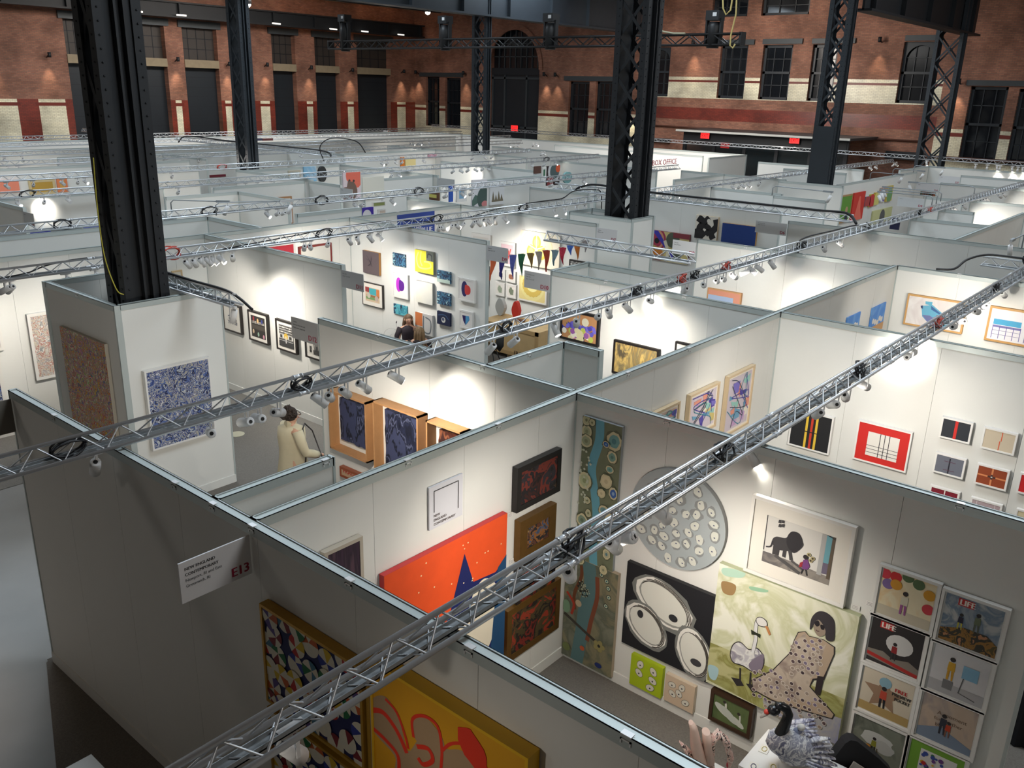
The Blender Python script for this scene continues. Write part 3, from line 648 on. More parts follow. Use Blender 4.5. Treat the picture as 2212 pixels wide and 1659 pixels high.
cable('black cable along the middle truss before the second column', [on_t('t3', 1136, 3.25), on_t('t3', 1180, 3.26), on_t('t3', 1215, 3.27), on_t('t3', 1240, 3.42), on_t('t3', 1280, 3.4), on_t('t3', 1298, 3.3), on_t('t3', 1299, 2.8)], .015)
cable('thick black cable draped from the right edge truss onto the partition', [(17.4, 2.2, 3.3), (17.38, 3.0, 3.3), (17.3, 3.5, 3.3), (17.0, 3.75, 3.22), (16.6, 3.85, 3.09), (16.45, 4.1, 3.07)], .02)
for k in range(3): loop((17.4, 2.7 - .28 * k, 3.25), 'x', .25, CABLE, 'cable_coil', 'thick black cable coil hanging on the right edge truss, %s from the wall' % ORD[k], 6, rr=.016)
cable('black cable along the crossing truss at the slim column', [(21.5, 38.0, 3.2), (21.5, 37.2, 3.5), (21.5, 34, 3.48), (21.5, 30.5, 3.48), (21.5, 27.6, 3.46), (21.4, 27.0, 3.3)], .03)
cable('black cable arching over the truss at the slim column', [(21.3, 27.3, 3.1), (21.2, 27.4, 3.6), (21.4, 27.2, 3.9), (21.9, 27, 3.95), (22.6, 26.9, 3.8), (22.9, 26.8, 3.4)], .02)
cable('thin black wire lying on the middle truss left of the near column', [on_t('t3', u, ZT + h) for u, h in ((0, .02), (60, .05), (100, .12), (160, .16), (220, .15))], .01)
cable('thin black wire sagging along the middle truss', [on_t('t3', u, ZT + h) for u, h in ((480, .02), (560, .06), (640, .1), (700, .14), (770, .16), (850, .15), (930, .03), (1000, .0), (1060, .1), (1120, .16))], .01)
cable('thin black cord running across the top of the short box truss', [(6.24, 12.6, 3.2), (6.24, 12, 3.27), (6.24, 11, 3.26), (6.24, 10.1, 3.25), (6.24, 9.6, 3.1)], .018)
cable('yellow cord hanging inside the near column', [(5.36, 11.6, 4.9), (5.34, 11.62, 4.2), (5.35, 11.6, 3.6), (5.38, 11.45, 3.2), (5.45, 11.4, 3.12)], .008, mat((196, 186, 70), .5))
# ---------------------------------------------------------------- track spotlights
def _lampmeshes():
    mb = MB(); mb.box((-.02, -.07, -.035), (.02, .07, 0), LAMPW); mb.tube([(0, 0, -.03), (0, 0, -.1)], .008, LAMPW, 6); a = mb.build('adapter'); A_ = a.data; bpy.data.objects.remove(a)
    mb = MB(); mb.tube([(0, 0, .09), (0, 0, .085), (0, 0, -.09)], [.03, .042, .045], LAMPW, 14); mb.tube([(0, 0, .088), (0, 0, .094)], .018, BLACK, 8); b = mb.build('head'); B_ = b.data; bpy.data.objects.remove(b)
    mb = MB(); mb.tube([(0, 0, -.0905), (0, 0, -.092)], .04, LENS, 14); c = mb.build('lens'); C_ = c.data; bpy.data.objects.remove(c)
    mb = MB(); mb.box((-.052, -.01, -.01), (-.046, .01, .12), LAMPW); d = mb.build('bracket'); D_ = d.data; bpy.data.objects.remove(d)
    return A_, B_, C_, D_
LA, LB_, LC, LD = _lampmeshes()
LG = {}
PW = 60; GAIN = 1.35
def lamp(base, target, where, power=PW, on=True, spot=62, dx=0, beam=True, sc=1.0):
    n = LG.get(where, 0); LG[where] = n + 1
    b = Vector(base); r_ = empty('track_spotlight', b); r_.rotation_euler = (0, 0, 0 if dx else math.pi / 2)
    r_.scale = (sc, sc, sc)
    inst(LA, 'adapter', r_)
    d = (Vector(target) - (b + Vector((0, 0, -.14)))).normalized()
    if not dx: dl = Matrix.Rotation(-math.pi / 2, 3, 'Z') @ d
    else: dl = d
    q = dl.to_track_quat('-Z', 'Y'); hd = inst(LB_, 'head', r_, (0, 0, -.14), q)
    br = inst(LD, 'bracket', r_, (0, 0, -.14))
    if on: inst(LC, 'lens', hd)
    if on and beam:
        ld = bpy.data.lights.new('lamp_beam', 'SPOT'); ld.energy = power * GAIN; ld.color = NEUT; ld.spot_size = R(spot * 1.5); ld.spot_blend = 1.0; ld.shadow_soft_size = .03
        o = bpy.data.objects.new('lamp_beam', ld); col.objects.link(o); o.parent = hd; o.location = (0, 0, -.1)
    g = 'spotlights on the ' + where
    return tag(r_, 'white track spotlight on the %s, %s from its near end' % (where, ORD[n]), 'spotlight', g)
def tl(key, u, target, on=True, power=PW, where=None, spot=62, beam=True, z=ZT - .015):
    p = on_t(key, u, z - .12); p.z = z
    names = {'t1': 'nearest truss', 't2': 'blue painting truss', 't3': 'near column truss', 't4': 'blue pictures truss', 't5': 'lower coral picture truss', 't6': 'upper coral picture truss', 't7': 'slim column foot truss', 't8': 'truss behind the slim column', 't9': 'thin distant truss', 't10': 'farthest truss'}
    return lamp(p, target, where or names[key], power, on, spot, beam=beam)
X = lambda u, v, x: onx(u, v, x)
Y = lambda u, v, y: ony(u, v, y)
# nearest truss
tl('t1', 1230, X(1300, 1400, 6.66), power=45); tl('t1', 1325, X(1500, 1330, 6.66), power=60); tl('t1', 1352, Y(1040, 1170, 4.73), power=70, spot=50); tl('t1', 1430, X(1660, 1330, 6.66), power=70)
tl('t1', 1350, Y(880, 1300, 4.73), power=30); tl('t1', 1625, X(1850, 1350, 6.66), power=14)
tl('t1', 1768, X(1560, 1000, 11.42), on=True, power=50); tl('t1', 1826, X(1860, 960, 11.42), power=95); tl('t1', 1865, X(2100, 960, 11.42), power=70); tl('t1', 1800, Y(1600, 870, 4.73), power=70)
for u, tu in ((1960, 1990), (1972, 2120), (2060, 2120), (2078, 1880), (2110, 2190), (2128, 2060)): tl('t1', u, X(tu, 690, 16.38), power=60)
tl('t1', 2168, X(2190, 660, 16.38), on=False)
lamp((.9, 2.855, ZT), (3.0, 1.9, 2.2), 'nearest truss', 12); lamp((1.9, 2.855, ZT), (2.92, 3.1, 1.5), 'nearest truss', 3)
# second truss
for u, tg, pw in ((205, X(200, 1100, 2.92), 0), (455, Y(395, 860, 11.14), 60), (530, (4.2, 11, 1.5), 0), (558, (5.17, 12.1, 1.6), 70), (600, (9, 9, 1), 0), (690, (6.7, 5.6, 1.2), 0), (712, X(770, 930, 6.66), 60), (745, X(870, 950, 6.66), 45),
                  (785, X(960, 960, 6.66), 45), (855, X(1010, 900, 6.66), 45), (1060, (8.0, 9.0, .5), 0), (1110, (8.5, 9.6, .5), 60), (1200, (8.6, 5.4, 1.4), 60), (1245, (11.3, 8.0, 1.5), 0), (1292, X(1250, 720, 11.34), 60), (1315, X(1360, 800, 11.34), 60),
                  (1355, X(1450, 760, 11.34), 50), (1405, (16.2, 8, 1.2), 50), (1480, (14, 9, 1), 50), (1520, X(1560, 660, 16.2), 40), (1548, X(1600, 640, 16.2), 50), (1562, X(1640, 640, 16.2), 60), (1585, (16.2, 6.2, 1.6), 60), (1610, (13.5, 9.5, 1.5), 0),
                  (1625, (15.0, 4.83, 1.6), 60), (1640, (16.2, 5.3, 1.6), 0), (1668, (16.2, 5.8, 1.6), 60), (1780, (20.4, 6.6, 1.4), 60), (1815, (20.4, 5.5, 1.5), 0)):
    tl('t2', u, tg, on=pw > 0, power=pw)
for u in (1975, 2052, 2058, 2064, 2084, 2122, 2128, 2134, 2160, 2170): tl('t2', u, (26 + (u - 2000) * .06, 5.0, 1.2), power=40, beam=(u % 2 == 0))
# third truss
for u, tg, pw in ((10, (3.2, 15.5, 1.6), 0), (22, (4.3, 15.5, 1.6), 60), (143, (5.4, 15.5, 1.5), 50), (206, (6.2, 15.5, 1.5), 60), (405, (9.12, 14.3, 1.5), 0), (420, (9.12, 14.6, 1.5), 70), (436, (9.1, 13.8, 1.5), 0), (450, (9.1, 13.2, 1.5), 60), (462, (9.12, 12.6, 1.4), 60), (478, (9.12, 12.0, 1.4), 70), (502, (9.9, 15.5, 1.5), 0),
                  (657, (11.2, 15.5, 1.6), 50), (670, (12.0, 15.5, 1.6), 60), (708, (11.7, 15.5, 2.0), 50), (755, (12.73, 14.4, 1.6), 70), (772, (12.6, 14.5, 1), 0), (800, (12.73, 13.4, 1.7), 60), (820, (12.73, 12.6, 1.5), 60), (948, (15.0, 15.5, 1.5), 0), (956, (16.3, 14.8, 1.8), 60), (972, (14, 15.5, 1.5), 0), (988, (16.3, 14.2, 1.8), 60), (998, (14, 15.5, 1), 0),
                  (1022, (15.4, 15.5, 1), 0), (1034, (16.3, 13.4, 1.8), 60), (1047, (16.3, 14, 1.4), 0), (1056, (16.3, 12.8, 1.7), 70), (1070, (16.3, 14, 1.4), 0), (1092, (16.3, 12, 1.4), 50), (1199, (17.5, 12.4, 1.4), 50), (1221, (17.5, 11.8, 1.4), 50), (1245, (17.55, 12.3, 1), 30), (1262, (18, 14, 1), 0)):
    tl('t3', u, tg, on=pw > 0, power=pw)
for k, u in enumerate((1427, 1438, 1446, 1463, 1584, 1597, 1606, 1618, 1640, 1770, 1790, 1796, 1880, 1892, 1930, 1936)): tl('t3', u, (on_t('t3', u).x + 1.2, 15.4 if k % 3 == 2 else 11.4, 1.3), power=45, on=(k % 4 != 1), beam=(k % 2 == 0))
for k, u in enumerate((120, 132, 142, 158, 170, 362, 375, 578, 600, 612, 768, 782, 825, 848, 900, 962, 1000, 1018, 1190, 1262)): tl('t4', u, (on_t('t4', u).x + .6, 15.6 if k % 3 == 1 else 22.3, 1.4), power=60, on=(k % 3 != 0), beam=(k % 3 == 1 or k % 2 == 0))
for k, u in enumerate((40, 95, 148, 385, 480, 530, 556, 586, 592, 845, 862, 978, 996, 1010, 1028, 1042, 1056, 1068, 1150, 1175, 1200, 1246)): tl('t5', u, (on_t('t5', u).x + .8, 26.3 if k % 2 else 19.4, 1.4), power=60, on=(k % 2 == 1 or k % 5 == 0), beam=k % 2 == 1)
for k, u in enumerate((15, 72, 135, 168, 185, 372, 570, 584, 826, 836, 856, 868, 916, 1020, 1048, 1062, 1074, 1170, 1176, 1400)): tl('t6', u, (on_t('t6', u).x + 1, 30.5 if k % 2 else 24, 1.4), power=80, on=k % 2 == 1 or k in (4, 8), beam=k % 3 == 1)
for k, u in enumerate((20, 40, 128, 360, 390, 430, 650, 704, 740, 755, 768, 800, 895, 905, 915, 922, 1100, 1110, 1120, 1152, 1160)): tl('t7', u, (on_t('t7', u).x + 1, 34 if k % 2 else 27.5, 1.4), power=90, on=k % 3 != 0, beam=k % 3 == 1)
for k, u in enumerate((12, 50, 360, 420, 600, 745, 754, 886, 893, 902, 908, 912, 928)): tl('t8', u, (on_t('t8', u).x + 1.5, 38 if k % 2 else 32, 1.4), power=110, on=k % 3 != 0, beam=k % 3 == 1)
for k, u in enumerate((338, 346, 359, 404, 442, 464, 478, 490, 603, 612, 620, 628, 742, 756, 767, 880, 886)): tl('t10', u, (on_t('t10', u).x + 1.5, 43.6 if k % 2 else 40, 1.4), power=110, on=k in (2, 7, 9, 14, 15), beam=k % 3 == 2)
tl('t10', 842, (30, 36, 3.4), power=60)
for k, (u, y) in enumerate(((2066, 0), (2098, 0), (2107, 0), (2145, 0), (2162, 0), (2177, 0), (2199, 0), (1905, 0), (2140, 0))):
    p = onz(u, 372 if k < 7 else 352, 3.2); lamp((43.3, min(p.y, 12), 3.28), (43.4 if k % 2 else 40, min(p.y, 12) - .4, 1.2), 'arched doorway side truss', 50, on=k % 2 == 1, dx=1)
lamp((6.24, 10.05, 3.07), (5.9, 10.6, .6), 'near column box truss', 70, on=False, dx=1)
# arm lamps clamped on partition tops
def armlamp(foot, tip, label, drop=True, on=True, tgt=None):
    f = Vector(foot); t = Vector(tip); r_ = empty('arm_spotlight', f); mb = MB(); z = f.z + .28
    mb.tube([tuple(f), (f.x, f.y, z - .06), tuple(f.lerp(t, .05) + Vector((0, 0, z - f.z))), (t.x, t.y, z)], .014, ALU2, 6); mb.build('arm', r_, f)
    mb = MB(); d = (t - f).normalized(); mb.bar((t.x - d.x * .25, t.y - d.y * .25, z), (t.x + d.x * .05, t.y + d.y * .05, z), .05, .05, ALU2); mb.build('driver_box', r_, f)
    mb = MB(); c = Vector((t.x, t.y, z - .1)); mb.tube([tuple(c + Vector((0, 0, .1))), tuple(c)], .01, LAMPW, 6); e = ((Vector(tgt) - c).normalized() if tgt else (-d * .5 + Vector((0, 0, -1))).normalized()) * .11
    mb.tube([tuple(c), tuple(c + e * 2)], .045, LAMPW, 10); mb.build('head', r_, f); return tag(r_, label, 'spotlight', 'arm lamps clamped to partitions')
armlamp((10.7, 17.6, 3.05), (12.2, 16.9, 3.05), 'arm spotlight in front of the water lily painting'); armlamp((10.2, 18.6, 3.05), (11.0, 17.6, 3.05), 'arm spotlight over the grey block right of the near column')
armlamp((20.44, 3.55, 3.05), (19.3, 3.55, 3.05), 'bent arm spotlight over the right partition'); armlamp((25.4, 11.25, 3.05), (25.2, 9.4, 3.05), 'arm spotlight beside sign D5')
armlamp((30.9, 7.0, 3.05), (30.6, 8.9, 3.05), 'arm spotlight pointing at the green painting wall')
for k, (x, y0, y1) in enumerate(((33.5, 11.0, 10.0), (36.0, 11.0, 10.0), (38.6, 11.0, 10.0), (28.2, 7.1, 8.9), (27.4, 7.0, 8.7), (26.6, 6.9, 8.5))):
    armlamp((x, y0 + .15, 3.05), (x - .1, y1, 3.05), 'arm spotlight of the row by the green painting, %s from the truss' % ORD[k])
# ================================================================ pictures and signs
class Face:
    """a flat painted face on plane ('x',c) or ('y',c), seen from the camera side; s runs to the viewer's right"""
    def __init__(s, pl, out):
        s.ax, s.c, s.out = pl[0], pl[1], out; s.mb = MB(); s.k = 0; s.j = 0; s.rc = None
    def W(s, a, z, o=None):
        o = s.out if o is None else o
        return (s.c - o, -a, z) if s.ax == 'x' else (a, s.c - o, z)
    def px(s, u, v, o=None):
        o = s.out if o is None else o
        p = onx(u, v, s.c - o) if s.ax == 'x' else ony(u, v, s.c - o)
        return (-p.y, p.z) if s.ax == 'x' else (p.x, p.z)
    def fr(s, x, y): a0, a1, z0, z1 = s.rc; return (a0 + (a1 - a0) * x, z1 - (z1 - z0) * y)
    def clip(s, pts):
        a0, a1, z0, z1 = s.rc
        for ax, lim, sg in ((0, a0, 1), (0, a1, -1), (1, z0, 1), (1, z1, -1)):
            out = []
            for i in range(len(pts)):
                p, q = pts[i - 1], pts[i]; ip, iq = sg * (p[ax] - lim) >= 0, sg * (q[ax] - lim) >= 0
                if ip != iq:
                    t = (lim - p[ax]) / (q[ax] - p[ax]); out.append((p[0] + (q[0] - p[0]) * t, p[1] + (q[1] - p[1]) * t))
                if iq: out.append(q)
            pts = out
            if len(pts) < 3: return []
        return pts
    def raw(s, pts, m, step=True):
        if s.rc: pts = s.clip(pts)
        if len(pts) < 3: return
        if step: s.k += 1; s.j = 0
        else: s.j += 1
        o = s.out + .0012 + .0003 * s.k + .00002 * (s.j % 12)
        v = [Vector((p[0], p[1], 0)) for p in pts]; M_ = m if hasattr(m, 'node_tree') else mat(m, .6)
        for t in tessellate_polygon([v]): s.mb.face([s.W(pts[i][0], pts[i][1], o) for i in t], M_)
    def cv(s, pts, f): return [s.fr(*p) if f else s.px(*p) for p in pts]
    def poly(s, pts, m, f=True, smooth=False, step=True):
        p = s.cv(pts, f)
        if smooth:
            q = []; n = len(p)
            for i in range(n):
                a, b, c, d = p[i - 1], p[i], p[(i + 1) % n], p[(i + 2) % n]
                for j in range(5):
                    t = j / 5; q.append(tuple(.5 * ((2 * b[k]) + (c[k] - a[k]) * t + (2 * a[k] - 5 * b[k] + 4 * c[k] - d[k]) * t * t + (3 * b[k] - a[k] - 3 * c[k] + d[k]) * t ** 3) for k in (0, 1)))
            p = q
        s.raw(p, m, step)
    def line(s, pts, w, m, f=True, smooth=False, step=True):
        p = s.cv(pts, f)
        if smooth and len(p) > 2:
            q = []; n = len(p)
            for i in range(n - 1):
                a, b, c, d = p[max(i - 1, 0)], p[i], p[i + 1], p[min(i + 2, n - 1)]
                for j in range(5):
                    t = j / 5; q.append(tuple(.5 * ((2 * b[k]) + (c[k] - a[k]) * t + (2 * a[k] - 5 * b[k] + 4 * c[k] - d[k]) * t * t + (3 * b[k] - a[k] - 3 * c[k] + d[k]) * t ** 3) for k in (0, 1)))
            p = q + [p[-1]]
        if step: s.k += 1
        lf = []; n = len(p)
        for i in range(n):
            a, b = p[max(i - 1, 0)], p[min(i + 1, n - 1)]; dx, dz = b[0] - a[0], b[1] - a[1]; L_ = math.hypot(dx, dz) or 1
            nx, nz = -dz / L_ * w / 2, dx / L_ * w / 2; lf.append(((p[i][0] + nx, p[i][1] + nz), (p[i][0] - nx, p[i][1] - nz)))
        for q, r in zip(lf, lf[1:]): s.j = 0; s.raw([q[0], r[0], r[1], q[1]], m, False)
    def disc(s, x, y, r, m, f=True, ry=None, rot=0, n=18, step=True, wob=0, g=None):
        c = s.fr(x, y) if f else s.px(x, y); ry = ry or r; P_ = []
        for i in range(n):
            t = 2 * math.pi * i / n; k = 1 + (g.uniform(-wob, wob) if g else 0); a, b = r * k * math.cos(t), ry * k * math.sin(t)
            P_.append((c[0] + a * math.cos(rot) - b * math.sin(rot), c[1] + a * math.sin(rot) + b * math.cos(rot)))
        s.raw(P_, m, step)
    def rect(s, x0, y0, x1, y1, m): s.poly([(x0, y0), (x1, y0), (x1, y1), (x0, y1)], m)
    def text(s, t, x, y, size, m, f=True, w=None, bold=0):
        c = s.fr(x, y) if f else s.px(x, y); vv, ff = textmesh(t); s.k += 1; o = s.out + .0012 + .0003 * s.k; k = size
        kx = size if w is None else w / max(v[0] for v in vv); M_ = m if hasattr(m, 'node_tree') else mat(m, .6)
        for dx in ((0, bold, bold * .5) if bold else (0,)):
            o += .0001
            for q in ff: s.mb.face([s.W(c[0] + vv[i][0] * kx + dx, c[1] + vv[i][1] * k, o) for i in q], M_)
def art(label, pl, tl_, br, base=(235, 232, 225), out=.035, frame=None, mtw=None, draw=None, group=None, name='painting', cat='painting', rc=None, side=None, round_=False):
    """tl_, br: image corners of the whole object's front face (or rc = world s0,s1,z0,z1); frame=(width,colour[,extra depth]); mtw=(width,colour) inner mount"""
    F = Face(pl, out)
    if rc is None:
        a0, z1 = F.px(*tl_); a1, z0 = F.px(*br)
    else: a0, a1, z0, z1 = rc
    if a1 < a0: a0, a1 = a1, a0
    org = Vector(F.W((a0 + a1) / 2, z0, 0)); r_ = empty(name, org)
    fw_ = frame[0] if frame else 0; fd = frame[2] if frame and len(frame) > 2 else 0
    if frame:
        mb = MB(); fm = frame[1] if hasattr(frame[1], 'node_tree') else mat(frame[1], .45)
        for q in ((a0, a1, z1 - fw_, z1), (a0, a1, z0, z0 + fw_), (a0, a0 + fw_, z0 + fw_, z1 - fw_), (a1 - fw_, a1, z0 + fw_, z1 - fw_)):
            mb.box(F.W(q[0], q[2], .001), F.W(q[1], q[3], out + .006), fm)
        mb.build('frame', r_, org)
    i0, i1, j0, j1 = a0 + fw_, a1 - fw_, z0 + fw_, z1 - fw_
    if fd: F.out = out - fd
    if mtw:
        mb = MB(); mb.box(F.W(i0, j0, .0015), F.W(i1, j1, F.out - .002), mat(mtw[1], .8)); mb.build('mount', r_, org)
        i0 += mtw[0]; i1 -= mtw[0]; j0 += mtw[0]; j1 -= mtw[0]
    bm = base if hasattr(base, 'node_tree') else mat(base, .65)
    sm = bm if side is None else mat(side, .6)
    if round_:
        mb = F.mb; n = 48; ca, cz, ra, rz = (i0 + i1) / 2, (j0 + j1) / 2, (i1 - i0) / 2, (j1 - j0) / 2
        P_ = [(ca + ra * math.cos(2 * math.pi * k / n), cz + rz * math.sin(2 * math.pi * k / n)) for k in range(n)]
        mb.face([F.W(p[0], p[1]) for p in P_], bm)
        for k in range(n): a, b = P_[k - 1], P_[k]; mb.face([F.W(*a), F.W(*b), F.W(b[0], b[1], .001), F.W(a[0], a[1], .001)], sm)
    else:
        F.mb.box(F.W(i0, j0, .002), F.W(i1, j1, F.out - .001), sm); F.mb.face([F.W(i0, j0), F.W(i1, j0), F.W(i1, j1), F.W(i0, j1)], bm)
    F.rc = (i0, i1, j0, j1)
    if draw: draw(F)
    F.mb.build('canvas' if not mtw else 'picture', r_, org)
    return tag(r_, label, cat, group)
CRIM = (160, 28, 62); INK = (52, 50, 50)
def sign(label, pl, a, lines, code, end=1, colr=(206, 206, 204), w=.52, ls=.03, cs=.1, z1=2.975, h=.29):
    """hanging booth sign board of width w; end=1: its right edge at s=a touches the wall end, end=0: its left edge does"""
    a0, a1 = (a - w, a) if end else (a, a + w); z0 = z1 - h
    F = Face(pl, .012); r_ = empty('booth_sign', F.W((a0 + a1) / 2, z0, 0)); o_ = r_.location
    F.mb.box(F.W(a0, z0, 0), F.W(a1, z1, .012), mat(colr, .6)); F.rc = (a0, a1, z0, z1)
    F.mb.build('board', r_, o_); F.mb = MB(); y = .22
    for i, t in enumerate(lines):
        F.text(t, .07, y, ls, INK, bold=.0016 if t.isupper() else 0); y += ls * 1.35 / h
    if code:
        vv = textmesh(code)[0]; F.text(code, .95 - max(v[0] for v in vv) * cs / w, .88, cs, CRIM, bold=.006)
    if F.mb.f: F.mb.build('lettering', r_, o_)
    return tag(r_, label, 'sign')
sign('white booth sign E13 New England Contemporary on the dark outer wall', ('y', 4.72), 2.912, ['NEW ENGLAND', 'CONTEMPORARY', 'Newport, RI and East', 'Greenwich, RI'], 'E13', 1, (228, 228, 230), cs=.095)
sign('dark side of a booth sign hanging at the far end of the dark outer wall', ('y', 8.62), 2.912, [], '', 1, (120, 116, 108), h=.33)
SG = [('x', 6.68, -8.83, 1, ['Gallery', 'Sydney, Australia and', 'Melbourne, Australia'], 'D12', (176, 176, 176), 'grey booth sign D12 at the end of the closet corner wall'), ('x', 9.12, -11.35, 0, ['Fine Art', 'New York, NY'], 'D11', (180, 180, 180), 'grey booth sign D11 at the end of the wall with the black framed prints'),
      ('x', 12.73, -11.36, 0, ['Fine Art', 'New York, NY'], 'D9', (184, 184, 184), 'grey booth sign D9 at the end of the wall of small pictures'), ('x', 11.34, -8.7, 1, ['Contemporary', 'Fine Art', 'New York, NY'], 'D10', (186, 186, 186), 'grey booth sign D10 in front of the yellow sun painting'),
      ('x', 16.35, -11.28, 0, ['Gallery', 'Boston, MA'], 'D7', (214, 214, 214), 'white booth sign D7 on the wall behind the bunting'), ('x', 16.2, -8.68, 1, ['Fine Art', 'Paris, France'], 'D8', (222, 222, 222), 'white booth sign D8 in front of the colourful bird painting'),
      ('x', 20.42, -8.57, 1, ['Contemporary', 'New York, NY'], 'D6', (216, 216, 216), 'white booth sign D6 beside the plain blue painting'), ('x', 26.0, -11.18, 0, ['Gallery'], 'D5', (206, 208, 206), 'pale booth sign D5 near the column with solid base'),
      ('x', 29.22, -7.97, 1, ['Gallery'], 'D4', (206, 208, 208), 'pale booth sign D4 just above the long truss'), ('x', 34.8, -9.07, 1, ['Gallery'], 'D4', (212, 212, 212), 'pale booth sign beside the striped picture'), ('x', 39.1, -9.47, 1, ['Gallery'], 'D3', (212, 212, 212), 'pale booth sign nearest the right brick wall'),
      ('x', 16.85, -20.88, 0, ['Gallery'], 'C6', (190, 192, 192), 'grey booth sign left of the portrait banner'), ('x', 21.4, -21.38, 0, ['Gallery'], 'C5', (190, 192, 192), 'grey booth sign above the sky blue framed print'), ('x', 25.7, -20.68, 0, ['Gallery'], 'C4', (190, 192, 192), 'grey booth sign left of the round glasses portrait'),
      ('x', 8.1, -21.28, 0, ['Gallery'], 'C8', (190, 192, 192), 'small grey booth sign at the far left')]
for ax, c, a, e, ln, cd_, cl, lb in SG: sign(lb, (ax, c), a, ln, cd_, e, cl, w=.55 if c < 20 else .8)
mb = MB(); F = Face(('y', 15.5), .015); a0, z1 = F.px(859, 463); a1, z0 = F.px(939, 500)
F.mb.box(F.W(a0, 2.2, 0), F.W(a1, 2.98, .014), mat((38, 66, 150), .6)); F.rc = (a0, a1, 2.2, 2.98)
F.text('THE', .4, .82 - .3, .16, (220, 222, 228), bold=.01); F.text('BLUE', .62, .62, .17, (220, 222, 228), bold=.012); F.text('TREE', .62, .87, .17, (220, 222, 228), bold=.012)
tag(F.mb.build('blue_banner', None, F.W((a0 + a1) / 2, 2.2, 0)), 'deep blue banner hung on the long middle partition', 'banner')

# ------------------------------------------------ booth E13, back wall (y = 4.73)
A1 = ('y', 4.73)
RU = random.Random(3)
def d_orange(F):
    N = (20, 30, 92); CRM = (232, 222, 200)
    F.poly([(.0, 1.0), (.22, .86), (.5, .46), (.62, .12), (.70, .34), (.9, .36), (1, .3), (1, 1)], N, smooth=False)
    F.poly([(.36, .95), (.44, .62), (.58, .5), (.66, .62), (.62, .86), (.5, 1)], CRM, smooth=True)
    F.poly([(.68, .46), (.8, .36), (.93, .5), (.9, .78), (.76, .92), (.66, .76)], CRM, smooth=True)
    F.poly([(.92, .34), (1, .28), (1, 1), (.86, 1)], (24, 70, 110))
    F.line([(.50, .74), (.56, .66), (.62, .7)], .018, N, smooth=True)
    for k in range(16): F.disc(RU.uniform(.03, .95), RU.uniform(.04, .35), .008, (248, 226, 180), step=False, n=6)
art('large orange canvas with navy and cream rounded shapes leaning into the corner of booth E13', A1, (828, 1262), (1093, 1290), base=mat((232, 82, 30), .6, noise=.12, nscale=6), out=.06, side=(190, 50, 50), draw=d_orange, rc=(lambda F: (F.px(830, 1262)[0], F.px(1096, 1108)[0], .62, F.px(1096, 1108)[1]))(Face(A1, .06)))
def d_nec(F):
    G = (70, 70, 72); F.line([(.14, .62), (.14, .12)], .01, G); F.line([(.13, .12), (.87, .12)], .01, G); F.line([(.86, .12), (.86, .78)], .01, G)
    for t_, y_ in (('NEW', .73), ('ENGLAND', .83), ('CONTEMPORARY', .93)): F.text(t_, .12, y_, .033, (90, 78, 74), bold=.0015)
art('square pale grey New England Contemporary panel above the orange canvas', A1, (927, 1055), (999, 1112), base=(214, 214, 220), out=.02, draw=d_nec, name='wall_panel', cat='sign')
dark1 = swirl([(22, 18, 20), (60, 28, 24), (28, 26, 30), (110, 44, 34), (44, 40, 46), (26, 24, 24), (80, 60, 44)], 5, .8, 4, name='dark_floral')
dark2 = swirl([(40, 56, 66), (96, 50, 28), (30, 30, 34), (130, 84, 40), (60, 80, 110), (70, 50, 30), (150, 120, 70)], 9, .8, 4, name='rider_scene')
dark3 = swirl([(44, 16, 14), (110, 32, 22), (30, 22, 16), (70, 56, 30), (140, 48, 26), (36, 30, 20)], 5, .9, 4, name='red_branches')
GOLD = mat((112, 80, 34), .4, .55, name='gilt_frame', noise=.2, nscale=20)
art('small dark floral painting in a black frame, uppermost of its column', A1, (1118, 1012), (1209, 1060), base=dark1, out=.06, frame=(.06, (24, 20, 20)))
art('small colourful painting in a wide gilt frame below the black framed one', A1, (1124, 1128), (1198, 1172), base=dark2, out=.07, frame=(.11, GOLD))
art('small dark red painting in a black frame between two gilt frames', A1, (1118, 1240), (1200, 1290), base=dark3, out=.05, frame=(.05, (30, 22, 22)), rc=(lambda F: (F.px(1118, 1240)[0], F.px(1200, 1200)[0], F.px(1118, 1330)[1], F.px(1118, 1230)[1]))(Face(A1, .05)))
art('brown and red painting in a gilt frame, lowest of its column', A1, (1096, 1322), (1206, 1355), base=dark3, out=.06, frame=(.07, GOLD))
plum = swirl([(44, 26, 44), (60, 36, 58), (38, 22, 40), (80, 56, 70)], 3, .5, 3, stretch=(6, 1, .6), soft=True, name='plum_strokes')
art('plum coloured painting in a pale wooden frame half hidden by the dark outer wall', A1, (700, 1195), (787, 1290), base=plum, out=.05, frame=(.03, (186, 176, 160)))

